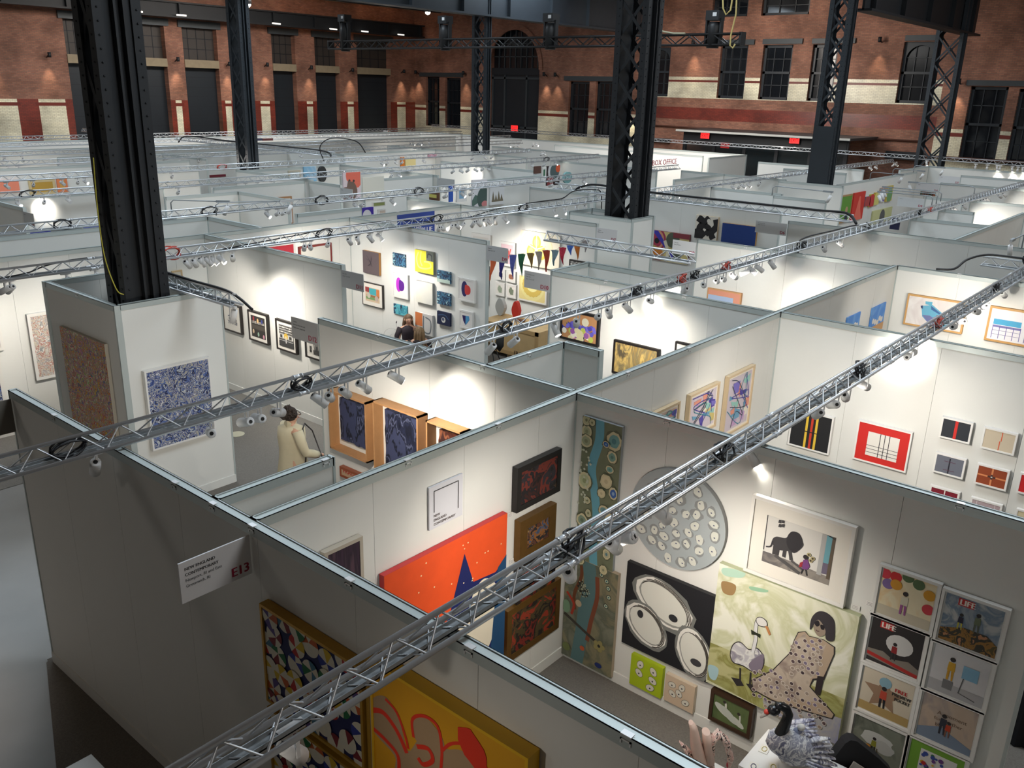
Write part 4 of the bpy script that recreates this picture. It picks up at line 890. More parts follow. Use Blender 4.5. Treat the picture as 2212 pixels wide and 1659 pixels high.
# ------------------------------------------------ booth E13, right wall (x = 6.66)
B1 = ('x', 6.66)
def d_river(F):
    g = random.Random(5); TB = (106, 168, 186)
    F.line([(.42, -.05), (.45, .12), (.3, .3), (.42, .47), (.5, .62), (.45, .8), (.55, 1.05)], .10, TB, smooth=True)
    def cell(x, y, r, c, c2, asp=1.0):
        F.disc(x, y, r * 1.35, (92, 96, 74), ry=r * 1.35 * asp, wob=.08, g=g); F.disc(x, y, r * 1.15, (206, 198, 160), ry=r * 1.15 * asp, wob=.08, g=g, step=True); F.disc(x, y, r * .82, c, ry=r * .82 * asp, wob=.08, g=g); F.disc(x, y, r * .35, c2, ry=r * .35 * asp)
    for x, y, r, c, c2 in ((.82, .1, .075, (112, 160, 158), (80, 132, 136)), (.8, .2, .05, (120, 158, 146), (90, 130, 120)), (.76, .28, .04, (120, 166, 160), (90, 140, 130)), (.12, .09, .05, (170, 176, 140), (140, 146, 112)), (.12, .15, .06, (160, 168, 136), (134, 140, 108)), (.1, .02, .04, (190, 190, 150), (120, 120, 90)), (.25, .025, .03, (190, 190, 150), (120, 120, 90)),
                           (.7, .36, .06, (214, 204, 168), (196, 186, 150)), (.9, .42, .045, (60, 100, 168), (140, 170, 200)), (.64, .13, .035, (50, 92, 160), (120, 160, 200)), (.7, .55, .055, (110, 150, 150), (80, 110, 130)), (.85, .58, .05, (208, 198, 160), (180, 170, 130)), (.15, .4, .07, (182, 190, 150), (150, 160, 120)), (.25, .52, .035, (180, 184, 150), (120, 120, 90)),
                           (.3, .6, .03, (180, 184, 150), (120, 120, 90)), (.78, .7, .05, (190, 186, 150), (160, 150, 120)), (.15, .66, .06, (130, 150, 130), (100, 120, 100)), (.2, .8, .05, (150, 160, 130), (110, 120, 100)), (.85, .82, .04, (180, 180, 150), (90, 130, 140)), (.62, .44, .04, (214, 204, 168), (196, 186, 150)), (.15, .93, .05, (160, 164, 130), (120, 124, 100)), (.8, .93, .04, (196, 190, 150), (150, 150, 120))): cell(x, y, r, c, c2, g.uniform(.85, 1.3))
    for k in range(26): F.disc(g.uniform(.03, .3), g.uniform(.2, .6), .014, (196, 200, 180), step=False, n=6)
riv = swirl([(104, 112, 88), (120, 126, 100), (112, 120, 96)], 3, 1, 2, soft=True, name='olive_ground')
F_ = Face(B1, .04)
art('tall narrow river map painting with blue stream, beside the corner', B1, (1262, 898), (1345, 918), base=riv, out=.04, side=(150, 156, 158), draw=d_river, rc=(F_.px(1260, 900)[0], F_.px(1345, 920)[0], F_.px(1245, 1225)[1], F_.px(1262, 898)[1]))
def d_river2(F):
    g = random.Random(9)
    F.line([(.42, -.05), (.5, .2), (.42, .45), (.38, .7), (.3, 1.05)], .16, (88, 120, 122), smooth=True)
    F.line([(.62, .1), (.64, .3), (.55, .55), (.5, .75)], .05, (126, 70, 46), smooth=True); F.line([(.28, 0), (.32, .15), (.2, .35), (.22, .5)], .04, (110, 66, 40), smooth=True)
    F.line([(.05, .36), (.2, .45), (.16, .56)], .03, (170, 60, 40), smooth=True); F.line([(.02, .58), (.4, .66), (.8, .74)], .035, (62, 58, 50), smooth=True)
    for k in range(34):
        a = g.uniform(0, 6.28); q = g.uniform(.1, 1); x, y = .38 + .12 * q * math.cos(a), .26 + .08 * q * math.sin(a); F.disc(x, y, .014, (34, 38, 34), n=7, step=False)
    F.k += 1
    for k in range(34):
        a = g.uniform(0, 6.28); q = g.uniform(.1, 1); x, y = .38 + .12 * q * math.cos(a), .26 + .08 * q * math.sin(a); F.disc(x, y, .008, (170, 176, 150), n=7, step=False)
    for x, y in ((.8, .1), (.84, .16), (.86, .24), (.7, .06), (.82, .33)): F.disc(x, y, .03, (40, 60, 56), n=10); F.disc(x, y, .022, (178, 188, 160), n=10); F.disc(x, y, .01, (60, 110, 120), n=8)
    for a in range(5): F.disc(.74 + .07 * math.cos(a * 1.256), .74 + .035 * math.sin(a * 1.256), .03, (150, 140, 90), n=10)
    F.disc(.74, .74, .018, (40, 40, 36), n=8); F.disc(.75, .93, .045, (34, 50, 110), ry=.03); F.disc(.1, .9, .05, (110, 120, 70)); F.disc(.42, .84, .03, (190, 90, 50)); F.disc(.3, .42, .04, (190, 170, 140)); F.disc(.06, .5, .05, (120, 150, 120), ry=.08)
riv2 = swirl([(108, 104, 80), (134, 128, 100), (96, 100, 84), (124, 126, 108)], 2.5, 1.5, 4, soft=True, name='muddy_ground')
F_ = Face(B1, .05)
art('second tall river map painting with earthy colours, hanging lowest beside the corner', B1, (1225, 1215), (1335, 1260), base=riv2, out=.05, side=(176, 160, 136), draw=d_river2, rc=(F_.px(1222, 1230)[0], F_.px(1335, 1250)[0], F_.px(1318, 1465)[1], F_.px(1320, 1236)[1]))
def oyster(F, x, y, r, rot, col_=(222, 222, 212), asp=.65, dark=(38, 40, 40)):
    g = random.Random(int(x * 1000 + y * 77))
    F.disc(x, y, r * 1.16, (120, 122, 118), ry=r * asp * 1.2, rot=rot, n=22, wob=.05, g=g); F.disc(x, y, r * 1.04, (236, 234, 226), ry=r * asp * 1.06, rot=rot, n=22, wob=.05, g=g)
    F.disc(x, y, r * .92, (150, 150, 144), ry=r * asp * .9, rot=rot, n=22, wob=.03, g=g); F.disc(x, y, r * .86, col_, ry=r * asp * .82, rot=rot, n=22, wob=.02, g=g)
def d_round(F):
    g = random.Random(4); pts = []
    for t in range(900):
        a = g.uniform(0, 6.28); q = math.sqrt(g.random()) * .44; x, y = .5 + q * math.cos(a), .5 + q * math.sin(a)
        if all((x - p[0]) ** 2 + (y - p[1]) ** 2 > .0115 for p in pts): pts.append((x, y))
    w_ = F.rc[1] - F.rc[0]
    for x, y in pts:
        r = w_ * g.uniform(.042, .06); ro = g.uniform(0, 3.1); F.disc(x, y, r * 1.2, (134, 138, 138), ry=r * .95, rot=ro, n=14, wob=.1, g=g, step=False)
    F.k += 1
    g2 = random.Random(8)
    for x, y in pts:
        r = w_ * g2.uniform(.04, .052); ro = g2.uniform(0, 3.1); F.disc(x, y, r, (206, 208, 198), ry=r * .74, rot=ro, n=14, wob=.12, g=g2, step=False)
    F.k += 1
    for x, y in pts: F.disc(x + g2.uniform(-.015, .015), y + g2.uniform(-.015, .02), w_ * .009, (52, 62, 96), ry=w_ * .006, n=8, step=False)
F_ = Face(B1, .05)
art('large round oyster shell painting behind the truss', B1, (0, 0), (0, 0), base=swirl([(150, 160, 164), (164, 172, 174)], 2, 1, 3, soft=True, name='pale_blue_grey'), out=.05, side=(140, 140, 138), draw=d_round, round_=True, rc=(F_.px(1362, 1090)[0], F_.px(1568, 1150)[0], F_.px(1490, 1240)[1], F_.px(1440, 1007)[1]))
def d_oyst(F):
    w_ = F.rc[1] - F.rc[0]; F.disc(.46, .36, .30 * w_, (150, 150, 146), ry=.19 * w_, rot=-.35, n=26)
    for (x, y, r, ro, asp) in ((.45, .32, .33 * w_, -.42, .62), (.27, .66, .25 * w_, -.7, .72), (.82, .73, .25 * w_, -1.25, .66)):
        oyster(F, x, y, r, ro, asp=asp)
        for q in range(3):
            rr = r * (1.0 - .06 * q); p = [F.fr(x, y)]; c = p[0]; P_ = []
            for i in range(14): t = -.6 + i * .22 + q * .4; a, b = rr * math.cos(t), rr * asp * math.sin(t); P_.append((c[0] + a * math.cos(ro) - b * math.sin(ro), c[1] + a * math.sin(ro) + b * math.cos(ro)))
            for a, b in zip(P_, P_[1:]):
                dx, dz = b[0] - a[0], b[1] - a[1]; L_ = math.hypot(dx, dz); nx, nz = -dz / L_ * .005, dx / L_ * .005; F.raw([(a[0] + nx, a[1] + nz), (b[0] + nx, b[1] + nz), (b[0] - nx, b[1] - nz), (a[0] - nx, a[1] - nz)], (70, 66, 60), False)
            F.k += 1
    F.disc(.57, .43, .05 * w_, (44, 44, 48), ry=.04 * w_); F.disc(.2, .55, .035 * w_, (44, 44, 48), ry=.045 * w_); F.disc(.86, .82, .06 * w_, (60, 60, 64), ry=.04 * w_)
art('square black canvas with three white oysters', B1, (1348, 1216), (1541, 1296), base=(24, 25, 30), out=.05, side=(30, 30, 34), draw=d_oyst, rc=(lambda F: (F.px(1349, 1300)[0], F.px(1539, 1380)[0], F.px(1528, 1476)[1], F.px(1356, 1212)[1]))(Face(B1, .05)))
def d_small(bgm):
    def f(F):
        w_ = F.rc[1] - F.rc[0]
        for x, y, ro in ((.3, .22, 1.2), (.28, .5, -.8), (.72, .25, -1), (.72, .54, -.5), (.66, .8, .4)) if bgm == 0 else ((.24, .3, .3), (.28, .62, -.6), (.58, .25, 1.2), (.5, .5, -1), (.74, .72, .5)):
            F.disc(x, y, .14 * w_, (90, 88, 80), ry=.105 * w_, rot=ro); F.disc(x, y, .128 * w_, (216, 212, 198), ry=.094 * w_, rot=ro); F.disc(x, y + .02, .025 * w_, (50, 52, 60))
    return f
art('small lime green canvas with five oysters', B1, (1364, 1410), (1432, 1490), base=(168, 190, 20), out=.05, side=(182, 204, 30), draw=d_small(0), rc=(lambda F: (F.px(1362, 1440)[0], F.px(1431, 1460)[0], F.px(1430, 1512)[1], F.px(1365, 1412)[1]))(Face(B1, .05)))
art('small beige canvas with outlined oysters next to the lime one', B1, (1438, 1456), (1500, 1530), base=(206, 184, 158), out=.05, side=(214, 198, 174), draw=d_small(1), rc=(lambda F: (F.px(1436, 1480)[0], F.px(1499, 1510)[0], F.px(1496, 1543)[1], F.px(1439, 1455)[1]))(Face(B1, .05)))
def d_lady(F):
    p = lambda pts, m, **k: F.poly([(1520 + x / 3.77, 1200 + y / 3.77) for x, y in pts], m, f=False, **k)
    l = lambda pts, w, m, **k: F.line([(1520 + x / 3.77, 1200 + y / 3.77) for x, y in pts], w, m, f=False, **k)
    OL = swirl([(150, 152, 84), (168, 170, 108), (140, 138, 74), (186, 184, 132)], 3, 1.5, 4, soft=True, name='olive_wash')
    p([(40, 700), (300, 810), (560, 920), (1150, 1170), (1110, 1580), (30, 1010)], OL)
    p([(480, 1180), (700, 1180), (1130, 1330), (1080, 1560), (500, 1250)], swirl([(128, 134, 168), (176, 176, 176), (150, 154, 184)], 4, 1, 3, soft=True, name='blue_wash'))
    for q, c in (((150, 210, 260, 320), (156, 126, 84)), ((380, 250, 520, 300), (150, 190, 158)), ((40, 890, 120, 1010), (168, 200, 206)), ((160, 100, 330, 180), (176, 208, 188))): p([(q[0], q[1]), (q[2], q[1] + 30), (q[2] - 20, q[3]), (q[0] + 10, q[3] - 20)], c, smooth=True)
    SW = swirl([(214, 214, 214), (190, 188, 194), (226, 226, 222), (150, 146, 158)], 8, 1, 4, soft=True, name='swan_feathers'); K = (44, 40, 40)
    l([(300, 915), (298, 1010)], .018, K); l([(385, 950), (378, 1050)], .018, K); p([(225, 990), (300, 1005), (330, 1060), (270, 1060)], K); p([(345, 1040), (390, 1045), (470, 1110), (400, 1115)], K)
    p([(215, 800), (240, 720), (300, 700), (370, 760), (440, 750), (495, 830), (480, 920), (420, 955), (320, 900), (240, 870)], K, smooth=True); p([(222, 800), (246, 726), (300, 708), (370, 768), (438, 758), (488, 832), (474, 915), (420, 948), (322, 892), (244, 864)], SW, smooth=True)
    p([(370, 880), (480, 800), (490, 850), (470, 930), (410, 950)], (128, 118, 134), smooth=True)
    l([(400, 790), (425, 680), (425, 600), (440, 530), (480, 520)], .036, K, smooth=True); l([(400, 790), (425, 680), (425, 600), (440, 535), (478, 525)], .03, (220, 220, 220), smooth=True)
    p([(430, 510), (470, 498), (515, 530), (520, 575), (480, 580), (440, 560)], K, smooth=True); p([(434, 513), (470, 503), (510, 533), (514, 570), (480, 574), (444, 556)], (222, 220, 216), smooth=True)
    p([(500, 570), (525, 575), (550, 640), (535, 648)], (190, 130, 80)); p([(388, 600), (430, 625), (466, 640), (462, 672), (428, 645), (392, 640)], (40, 44, 30))
    DR = swirl([(168, 152, 138), (190, 176, 160), (150, 134, 124)], 6, 1, 3, soft=True, name='dress_wash')
    SK = (178, 158, 136)
    p([(740, 680), (770, 620), (830, 612), (860, 650), (980, 680), (1070, 740), (1070, 800), (1010, 940), (985, 1010), (900, 1010), (870, 1060), (1000, 1210), (1070, 1290), (1050, 1330), (800, 1260), (560, 1180), (400, 1090), (390, 1010), (560, 930), (700, 790)], K, smooth=False)
    p([(745, 685), (775, 626), (828, 618), (860, 655), (980, 686), (1062, 745), (1062, 800), (1000, 940), (975, 990), (890, 1000), (862, 1064), (992, 1214), (1060, 1290), (1045, 1322), (800, 1250), (560, 1170), (408, 1086), (398, 1014), (565, 938), (706, 794)], SK)
    p([(750, 690), (830, 630), (850, 720), (920, 770), (1000, 720), (960, 830), (930, 960), (870, 1000), (864, 1066), (990, 1210), (800, 1170), (600, 1180), (408, 1086), (398, 1014), (565, 938), (706, 794)], DR)
    p([(930, 975), (985, 985), (950, 1140), (905, 1110)], (46, 38, 40))
    p([(868, 600), (880, 510), (930, 455), (1000, 460), (1060, 520), (1070, 600), (1060, 690), (1000, 680), (990, 600), (940, 520), (900, 560)], (54, 50, 54), smooth=True)
    p([(900, 560), (940, 520), (990, 590), (990, 640), (940, 655), (905, 610)], (150, 136, 120), smooth=True); p([(905, 545), (935, 525), (950, 560), (925, 575)], (34, 30, 34), smooth=True); p([(955, 560), (985, 570), (985, 600), (960, 595)], (34, 30, 34), smooth=True)
    l([(918, 600), (930, 612), (945, 612)], .008, (90, 60, 60))
    g = random.Random(2); C = []
    for t in range(2500):
        x, y = g.uniform(400, 1010), g.uniform(690, 1400)
        ok_ = (y < 960 and 720 - (y - 690) * .1 < x < 960 and x > 1180 - y * .62) or (y >= 930 and 380 + max(0, y - 1100) * .9 < x < 560 + (y - 930) * 1.6 and x < 1000)
        if ok_ and all((x - a) ** 2 + (y - b) ** 2 > 41 ** 2 for a, b in C): C.append((x, y))
    for k, r, cols in ((0, .021, ((214, 206, 196),)), (1, .016, ((92, 74, 78), (120, 108, 130), (150, 136, 124), (70, 56, 60)))):
        F.k += 1
        for i, (x, y) in enumerate(C): F.disc(1520 + x / 3.77, 1200 + y / 3.77, r, cols[i % len(cols)], f=False, n=10, step=False)
LG_ = swirl([(214, 214, 184), (226, 226, 204), (200, 202, 164), (232, 232, 216)], 2, 1.5, 4, soft=True, name='pale_green_wash')
art('big pale green painting of a sitting woman in sunglasses with a swan', B1, (0, 0), (0, 0), base=LG_, out=.06, side=(190, 196, 160), draw=d_lady, rc=(lambda F: (F.px(1540, 1340)[0], F.px(1836, 1450)[0], F.px(1806, 1608)[1], F.px(1562, 1219)[1]))(Face(B1, .06)))
def d_lion(F):
    p = lambda pts, m, **k: F.poly([(1580 + x / 3.4, 1050 + y / 3.4) for x, y in pts], m, f=False, **k)
    l = lambda pts, w, m, **k: F.line([(1580 + x / 3.4, 1050 + y / 3.4) for x, y in pts], w, m, f=False, **k)
    GR = swirl([(118, 112, 108), (140, 134, 126), (100, 96, 96)], 5, 1, 4, soft=True, name='charcoal_ground'); K = (48, 46, 50)
    p([(165, 450), (280, 490), (580, 610), (760, 690), (740, 800), (160, 560)], GR); p([(215, 150), (270, 165), (232, 465), (185, 445)], (96, 150, 164)); l([(265, 170), (228, 462)], .03, (60, 60, 62))
    p([(690, 340), (815, 385), (760, 640), (660, 640)], (104, 158, 170)); p([(672, 560), (770, 590), (755, 660), (655, 640)], (104, 96, 116)); l([(765, 365), (708, 685)], .035, (96, 84, 70)); l([(690, 345), (640, 650)], .04, (168, 168, 166))
    l([(220, 190), (270, 188)], .01, K); l([(695, 350), (760, 390), (810, 400)], .01, K)
    p([(300, 400), (330, 370), (400, 380), (430, 345), (490, 345), (520, 400), (528, 440), (470, 490), (430, 480), (330, 460)], (58, 56, 58), smooth=True); p([(405, 400), (440, 335), (500, 350), (525, 420), (480, 480), (430, 470)], (40, 38, 42), smooth=True)
    for a, b in (((320, 440), (312, 500)), ((345, 450), (335, 505)), ((395, 460), (385, 520)), ((430, 470), (440, 545))): l([a, b], .03, (58, 56, 58))
    l([(305, 400), (290, 440), (255, 442)], .014, K, smooth=True); l([(320, 505), (500, 640)], .03, (78, 76, 76)); l([(440, 545), (520, 610)], .02, (78, 76, 76))
    for i in range(2):
        for j in range(2): p([(352 + i * 24, 245 + j * 30), (370 + i * 24, 248 + j * 30), (366 + i * 24, 272 + j * 30), (346 + i * 24, 268 + j * 30)], (60, 58, 60))
    p([(530, 540), (560, 530), (578, 590), (560, 612), (520, 606)], (112, 62, 120)); p([(505, 560), (530, 550), (520, 590), (498, 592)], (150, 40, 50)); F.disc(1580 + 548 / 3.4, 1050 + 520 / 3.4, .022, (40, 34, 36), f=False)
    l([(530, 606), (512, 640)], .01, K); l([(548, 610), (556, 655)], .01, K)
    for x, y in ((572, 502), (600, 530), (585, 545)): F.disc(1580 + x / 3.4, 1050 + y / 3.4, .018, (170, 160, 120), f=False); F.disc(1580 + x / 3.4, 1050 + y / 3.4, .009, (60, 50, 34), f=False)
art('white framed picture of a lion and a small child with flowers', B1, (0, 0), (0, 0), base=(206, 204, 198), out=.05, frame=(.03, (232, 230, 224), .012), mtw=(.12, (224, 220, 210)), draw=d_lion, rc=(lambda F: (F.px(1617, 1140)[0], F.px(1837, 1220)[0], F.px(1815, 1312)[1], F.px(1628, 1068)[1]))(Face(B1, .05)))
def d_swans(F):
    for x, y, s in ((.3, .35, 1), (.72, .55, .8)):
        F.disc(x - .02, y + .18, .10 * s, (196, 200, 190), ry=.04 * s, rot=-.5); F.line([(x + .05, y + .15), (x + .04, y - .1), (x + .0, y - .16)], .02 * s, (206, 208, 198), smooth=True); F.disc(x, y - .17, .016, (50, 44, 40))
    F.disc(.45, .6, .11, (190, 196, 186), ry=.04, rot=-.6)
art('small green painting of swans in a dark wood frame below the big painting', B1, (0, 0), (0, 0), base=swirl([(74, 92, 52), (92, 108, 66), (66, 84, 50)], 3, 1, 3, soft=True, name='pond_green'), out=.06, frame=(.035, (62, 42, 28), .01), draw=d_swans, rc=(lambda F: (F.px(1533, 1520)[0], F.px(1624, 1560)[0], F.px(1620, 1598)[1], F.px(1536, 1487)[1]))(Face(B1, .06)))
# eight square covers
def figure(F, x, y, h, top, leg, hair=(40, 34, 34)):
    w_ = F.rc[1] - F.rc[0]; H_ = F.rc[3] - F.rc[2]
    F.disc(x, y - h * .42, h * H_ * .1, hair); F.poly([(x - h * .12, y - h * .3), (x + h * .12, y - h * .3), (x + h * .14, y + .08 * h), (x - h * .14, y + .08 * h)], top)
    F.poly([(x - h * .12, y + .08 * h), (x - .01, y + .08 * h), (x - .02, y + h * .5), (x - h * .12, y + h * .5)], leg); F.poly([(x + .01, y + .08 * h), (x + h * .12, y + .08 * h), (x + h * .12, y + h * .5), (x + .03, y + h * .5)], leg)
def c1(F):
    F.rect(0, .78, 1, 1, (196, 188, 166))
    for x, y, c in ((.05, .1, (206, 60, 74)), (.25, .1, (200, 44, 44)), (.47, .02, (84, 108, 70)), (.68, .1, (84, 108, 70)), (.13, .3, (128, 106, 160)), (.28, .26, (206, 148, 44)), (.9, .25, (206, 148, 34)), (.92, .55, (200, 60, 70))): F.disc(x, y, .045, c)
    figure(F, .48, .6, .5, (206, 200, 178), (150, 84, 140))
def life(F, c): F.rect(.22 if c else .16, .02, .5 if c else .42, .17, (190, 42, 42)); F.text('LIFE', .235 if c else .175, .15, .065, (240, 236, 226), bold=.006)
def c2(F): life(F, 1); F.poly([(0, .75), (.4, .6), (.8, .6), (1, .75), (1, 1), (0, 1)], swirl([(90, 78, 40), (150, 110, 50), (60, 56, 44), (184, 130, 90)], 8, 2, 3, name='rubble')); figure(F, .32, .5, .34, (34, 36, 60), (190, 180, 60)); figure(F, .6, .42, .4, (110, 120, 92), (90, 96, 80))
def c3(F):
    life(F, 0); F.disc(.58, .42, .105, (206, 206, 204), ry=.09); F.poly([(0, .72), (.3, .68), (.5, .78), (.8, .7), (1, .8), (1, 1), (0, .9)], (128, 120, 110)); F.poly([(0, .78), (1, .92), (1, 1), (0, .86)], (170, 40, 34)); figure(F, .5, .6, .4, (140, 34, 34), (50, 48, 48))
def c4(F):
    F.rect(0, .75, 1, 1, (176, 176, 178)); figure(F, .36, .42, .5, (206, 160, 44), (200, 150, 40)); F.rect(.26, .68, .44, .88, (120, 120, 122)); F.rect(.56, .24, .84, .52, (130, 178, 206)); F.line([(.6, .52), (.56, .86), (.86, .92)], .008, (90, 90, 92))
def c5(F):
    P_ = []
    for i in range(10): r = .42 if i % 2 == 0 else .2; P_.append((.45 + r * math.sin(i * math.pi / 5), .48 - r * math.cos(i * math.pi / 5)))
    F.rect(0, .8, 1, 1, (176, 150, 96)); F.poly(P_, (150, 122, 98)); F.disc(.45, .2, .05, (130, 168, 184)); figure(F, .45, .55, .5, (182, 70, 50), (34, 32, 36))
    F.text('FREE', .64, .3, .048, (178, 44, 44), bold=.004); F.text('PREVIEW', .6, .4, .042, (60, 56, 50), w=.15, bold=.004); F.text('POCKET', .66, .5, .042, (60, 56, 50), w=.12, bold=.004)
def c6(F): F.poly([(0, .8), (.4, .62), (1, .85), (1, 1), (0, 1)], (122, 138, 158)); F.text('A moment', .3, .36, .05, (120, 96, 76)); F.text('for another', .26, .5, .045, (120, 96, 76)); F.text('blue', .3, .63, .045, (120, 96, 76)); figure(F, .44, .55, .46, (50, 52, 64), (48, 50, 60)); figure(F, .54, .62, .36, (186, 66, 36), (130, 90, 70))
def c7(F): F.disc(.48, .4, .13, (200, 204, 202), ry=.07, wob=.1, g=random.Random(1)); F.disc(.62, .52, .09, (186, 190, 188), ry=.06, wob=.1, g=random.Random(2)); figure(F, .44, .55, .38, (140, 142, 50), (40, 40, 36)); F.disc(.34, .62, .02, (206, 140, 50)); F.line([(.36, .95), (.4, .6), (.52, .6), (.56, .95)], .008, (70, 60, 40))
def c8(F):
    F.rect(.2, .12, .88, 1, (224, 224, 220)); g = random.Random(6)
    for k in range(26): F.disc(g.uniform(.24, .84), g.uniform(.18, .75), g.uniform(.008, .022), g.choice([(190, 50, 50), (60, 120, 80), (60, 80, 160), (220, 180, 60), (110, 70, 140)]), n=9)
cov = [((1886, 1236), (2022, 1340), c1, swirl([(214, 200, 160), (226, 216, 184), (220, 190, 140)], 4, 1, 3, soft=True), 'balloons and a child seen from behind, uppermost in its column'),
       ((2022, 1288), (2166, 1400), c2, swirl([(96, 116, 140), (150, 160, 170), (110, 130, 150), (186, 190, 190)], 5, 1.5, 4, soft=True), 'LIFE heading and two figures under a blue cloudy sky'),
       ((1862, 1342), (1998, 1442), c3, (44, 40, 40), 'LIFE heading and a white disc on black'), ((1996, 1396), (2138, 1510), c4, swirl([(196, 196, 200), (210, 210, 212)], 9, 1, 2, soft=True), 'a yellow figure on a grey block beside a blue square'),
       ((1845, 1446), (1976, 1550), c5, (206, 196, 176), 'FREE PREVIEW lettering and a star'), ((1970, 1502), (2114, 1612), c6, swirl([(176, 152, 130), (190, 172, 154), (150, 140, 138)], 3, 1, 3, soft=True), 'a couple walking before faint lettering'),
       ((1828, 1548), (1954, 1655), c7, swirl([(96, 104, 92), (128, 134, 122), (80, 86, 78)], 3, 1, 4, soft=True), 'a child painting a white cloud'), ((1948, 1602), (2080, 1712), c8, (118, 168, 60), 'a lime green border and scattered paint spots')]
fz = Face(B1, .04)
for (t, b, dr, bs, lb) in cov:
    cx_, cz_ = fz.px((t[0] + b[0]) / 2 + 2, (t[1] + b[1]) / 2 + 8); hw, hh = .235, .235
    art('white framed square cover with ' + lb, B1, t, b, base=bs, out=.04, frame=(.022, (230, 230, 226), .01), mtw=(.012, (222, 222, 218)), draw=dr, group='framed square covers', rc=(cx_ - hw, cx_ + hw, cz_ - hh, cz_ + hh), name='framed_cover', cat='picture')

# ------------------------------------------------ outer face of the dark wall (x = 2.92)
OW = ('x', 2.92)
def d_balls(F):
    g = random.Random(12); PAL = [(178, 40, 36), (210, 206, 190), (204, 172, 40), (28, 104, 60), (40, 54, 140), (70, 116, 140), (190, 92, 40), (86, 70, 130), (120, 30, 40)]; w_ = F.rc[1] - F.rc[0]; C = []
    for t in range(4000):
        x, y = g.random(), g.random()
        if all(((x - a) * w_) ** 2 + ((y - b) * (F.rc[3] - F.rc[2])) ** 2 > (w_ * .135) ** 2 for a, b in C): C.append((x, y))
    for i, (x, y) in enumerate(C):
        c = F.fr(x, y); r = w_ * .085; a0 = g.uniform(0, 6.28); c1_, c2_ = g.sample(PAL, 2); F.k += 1
        for k in range(6):
            t0, t1 = a0 + k * math.pi / 3, a0 + (k + 1) * math.pi / 3; ec = (c[0] + r * .25 * math.cos(a0), c[1] + r * .25 * math.sin(a0))
            P_ = [ec] + [(c[0] + r * math.cos(t0 + (t1 - t0) * j / 4), c[1] + r * math.sin(t0 + (t1 - t0) * j / 4)) for j in range(5)]
            F.raw(P_, (214, 208, 190) if k % 2 else (c1_ if k % 4 == 0 else c2_), False)
NAVY = (26, 32, 84); GF = mat((186, 142, 48), .4, .4, name='bright_gilt', noise=.15, nscale=15)
F_ = Face(OW, .07)
a0_, z1_ = F_.px(561, 1302)
a1_ = F_.px(781, 1440)[0]; z0_ = F_.px(572, 1508)[1]
art('painting crowded with striped beach balls in a gilt frame on the dark outer wall', OW, (0, 0), (0, 0), base=NAVY, out=.07, frame=(.022, GF, .01), draw=d_balls, rc=(a0_, a1_, z0_, z1_))
art('second beach ball painting in a gilt frame directly below the first', OW, (0, 0), (0, 0), base=NAVY, out=.07, frame=(.022, GF, .01), draw=d_balls, rc=(a0_, a1_, z0_ - .06 - (z1_ - z0_), z0_ - .05))
def d_yel(F):
    RD = (232, 56, 30); BG = (176, 146, 112)
    p = lambda pts, m, **k: F.poly([(540 + x / 2.048, 1280 + y / 2.048) for x, y in pts], m, f=False, **k)
    l = lambda pts, w, m, **k: F.line([(540 + x / 2.048, 1280 + y / 2.048) for x, y in pts], w, m, f=False, **k)
    p([(535, 480), (600, 460), (660, 560), (700, 700), (760, 640), (860, 690), (940, 700), (1040, 780), (900, 800), (660, 800), (640, 720), (540, 600)], BG, smooth=True); p([(720, 560), (770, 545), (850, 640), (850, 720), (740, 660)], BG, smooth=True)
    l([(538, 520), (590, 530), (650, 610), (695, 710)], .035, RD, smooth=True); l([(600, 470), (650, 530), (690, 640), (700, 690)], .02, RD, smooth=True); l([(540, 595), (600, 650), (655, 720), (660, 800)], .03, RD, smooth=True)
    l([(725, 640), (720, 560), (770, 545), (830, 590), (850, 690), (845, 790)], .022, RD, smooth=True); l([(850, 700), (890, 668), (950, 672), (1000, 720), (1060, 790)], .02, RD, smooth=True); F.disc(540 + 985 / 2.048, 1280 + 690 / 2.048, .13, RD, f=False, ry=.09, rot=-.9, wob=.08, g=random.Random(3))
    l([(740, 680), (790, 690), (810, 740), (770, 760), (745, 730)], .03, RD, smooth=True)
F_ = Face(OW, .09)
a0_ = F_.px(800, 1455)[0]; z1_ = F_.px(1142, 1638)[1]; a1_ = F_.px(1142, 1645)[0]
art('large bright yellow canvas with loose red brush outlines on the dark outer wall', OW, (0, 0), (0, 0), base=mat((222, 160, 20), .55, noise=.08, nscale=3), out=.09, frame=(.02, (230, 180, 24)), draw=d_yel, rc=(a0_, a1_, z1_ - 1.5, z1_))
art('narrow gilt framed picture between the beach balls and the yellow canvas', OW, (0, 0), (0, 0), base=(196, 190, 178), out=.05, frame=(.03, GF), rc=(a0_ - .09, a0_ - .015, z1_ - 1.5, z1_ - .02))

# ------------------------------------------------ near column box
CB = ('x', 5.17)
multi = swirl([(70, 110, 130), (206, 92, 60), (196, 196, 178), (190, 66, 60), (210, 170, 60), (84, 96, 140), (196, 130, 140), (150, 170, 90), (216, 206, 190), (200, 60, 70), (60, 130, 140), (214, 150, 60), (110, 140, 110)], 9, 1.2, 3, 'voronoi', name='many_colours')
multi = swirl([(66, 104, 128), (206, 92, 60), (190, 200, 170), (190, 62, 62), (214, 184, 60), (84, 96, 150), (210, 140, 150), (140, 170, 80), (222, 214, 196), (204, 70, 50), (60, 136, 150), (222, 150, 56), (96, 130, 120)], 7, 1.3, 4, name='many_colours')
F_ = Face(CB, .05)
art('tall multicoloured dabbed painting on the left face of the near column box', CB, (0, 0), (0, 0), base=multi, out=.05, side=(180, 174, 160), rc=(F_.px(128, 704)[0], F_.px(232, 800)[0], F_.px(240, 952)[1], F_.px(128, 704)[1]))
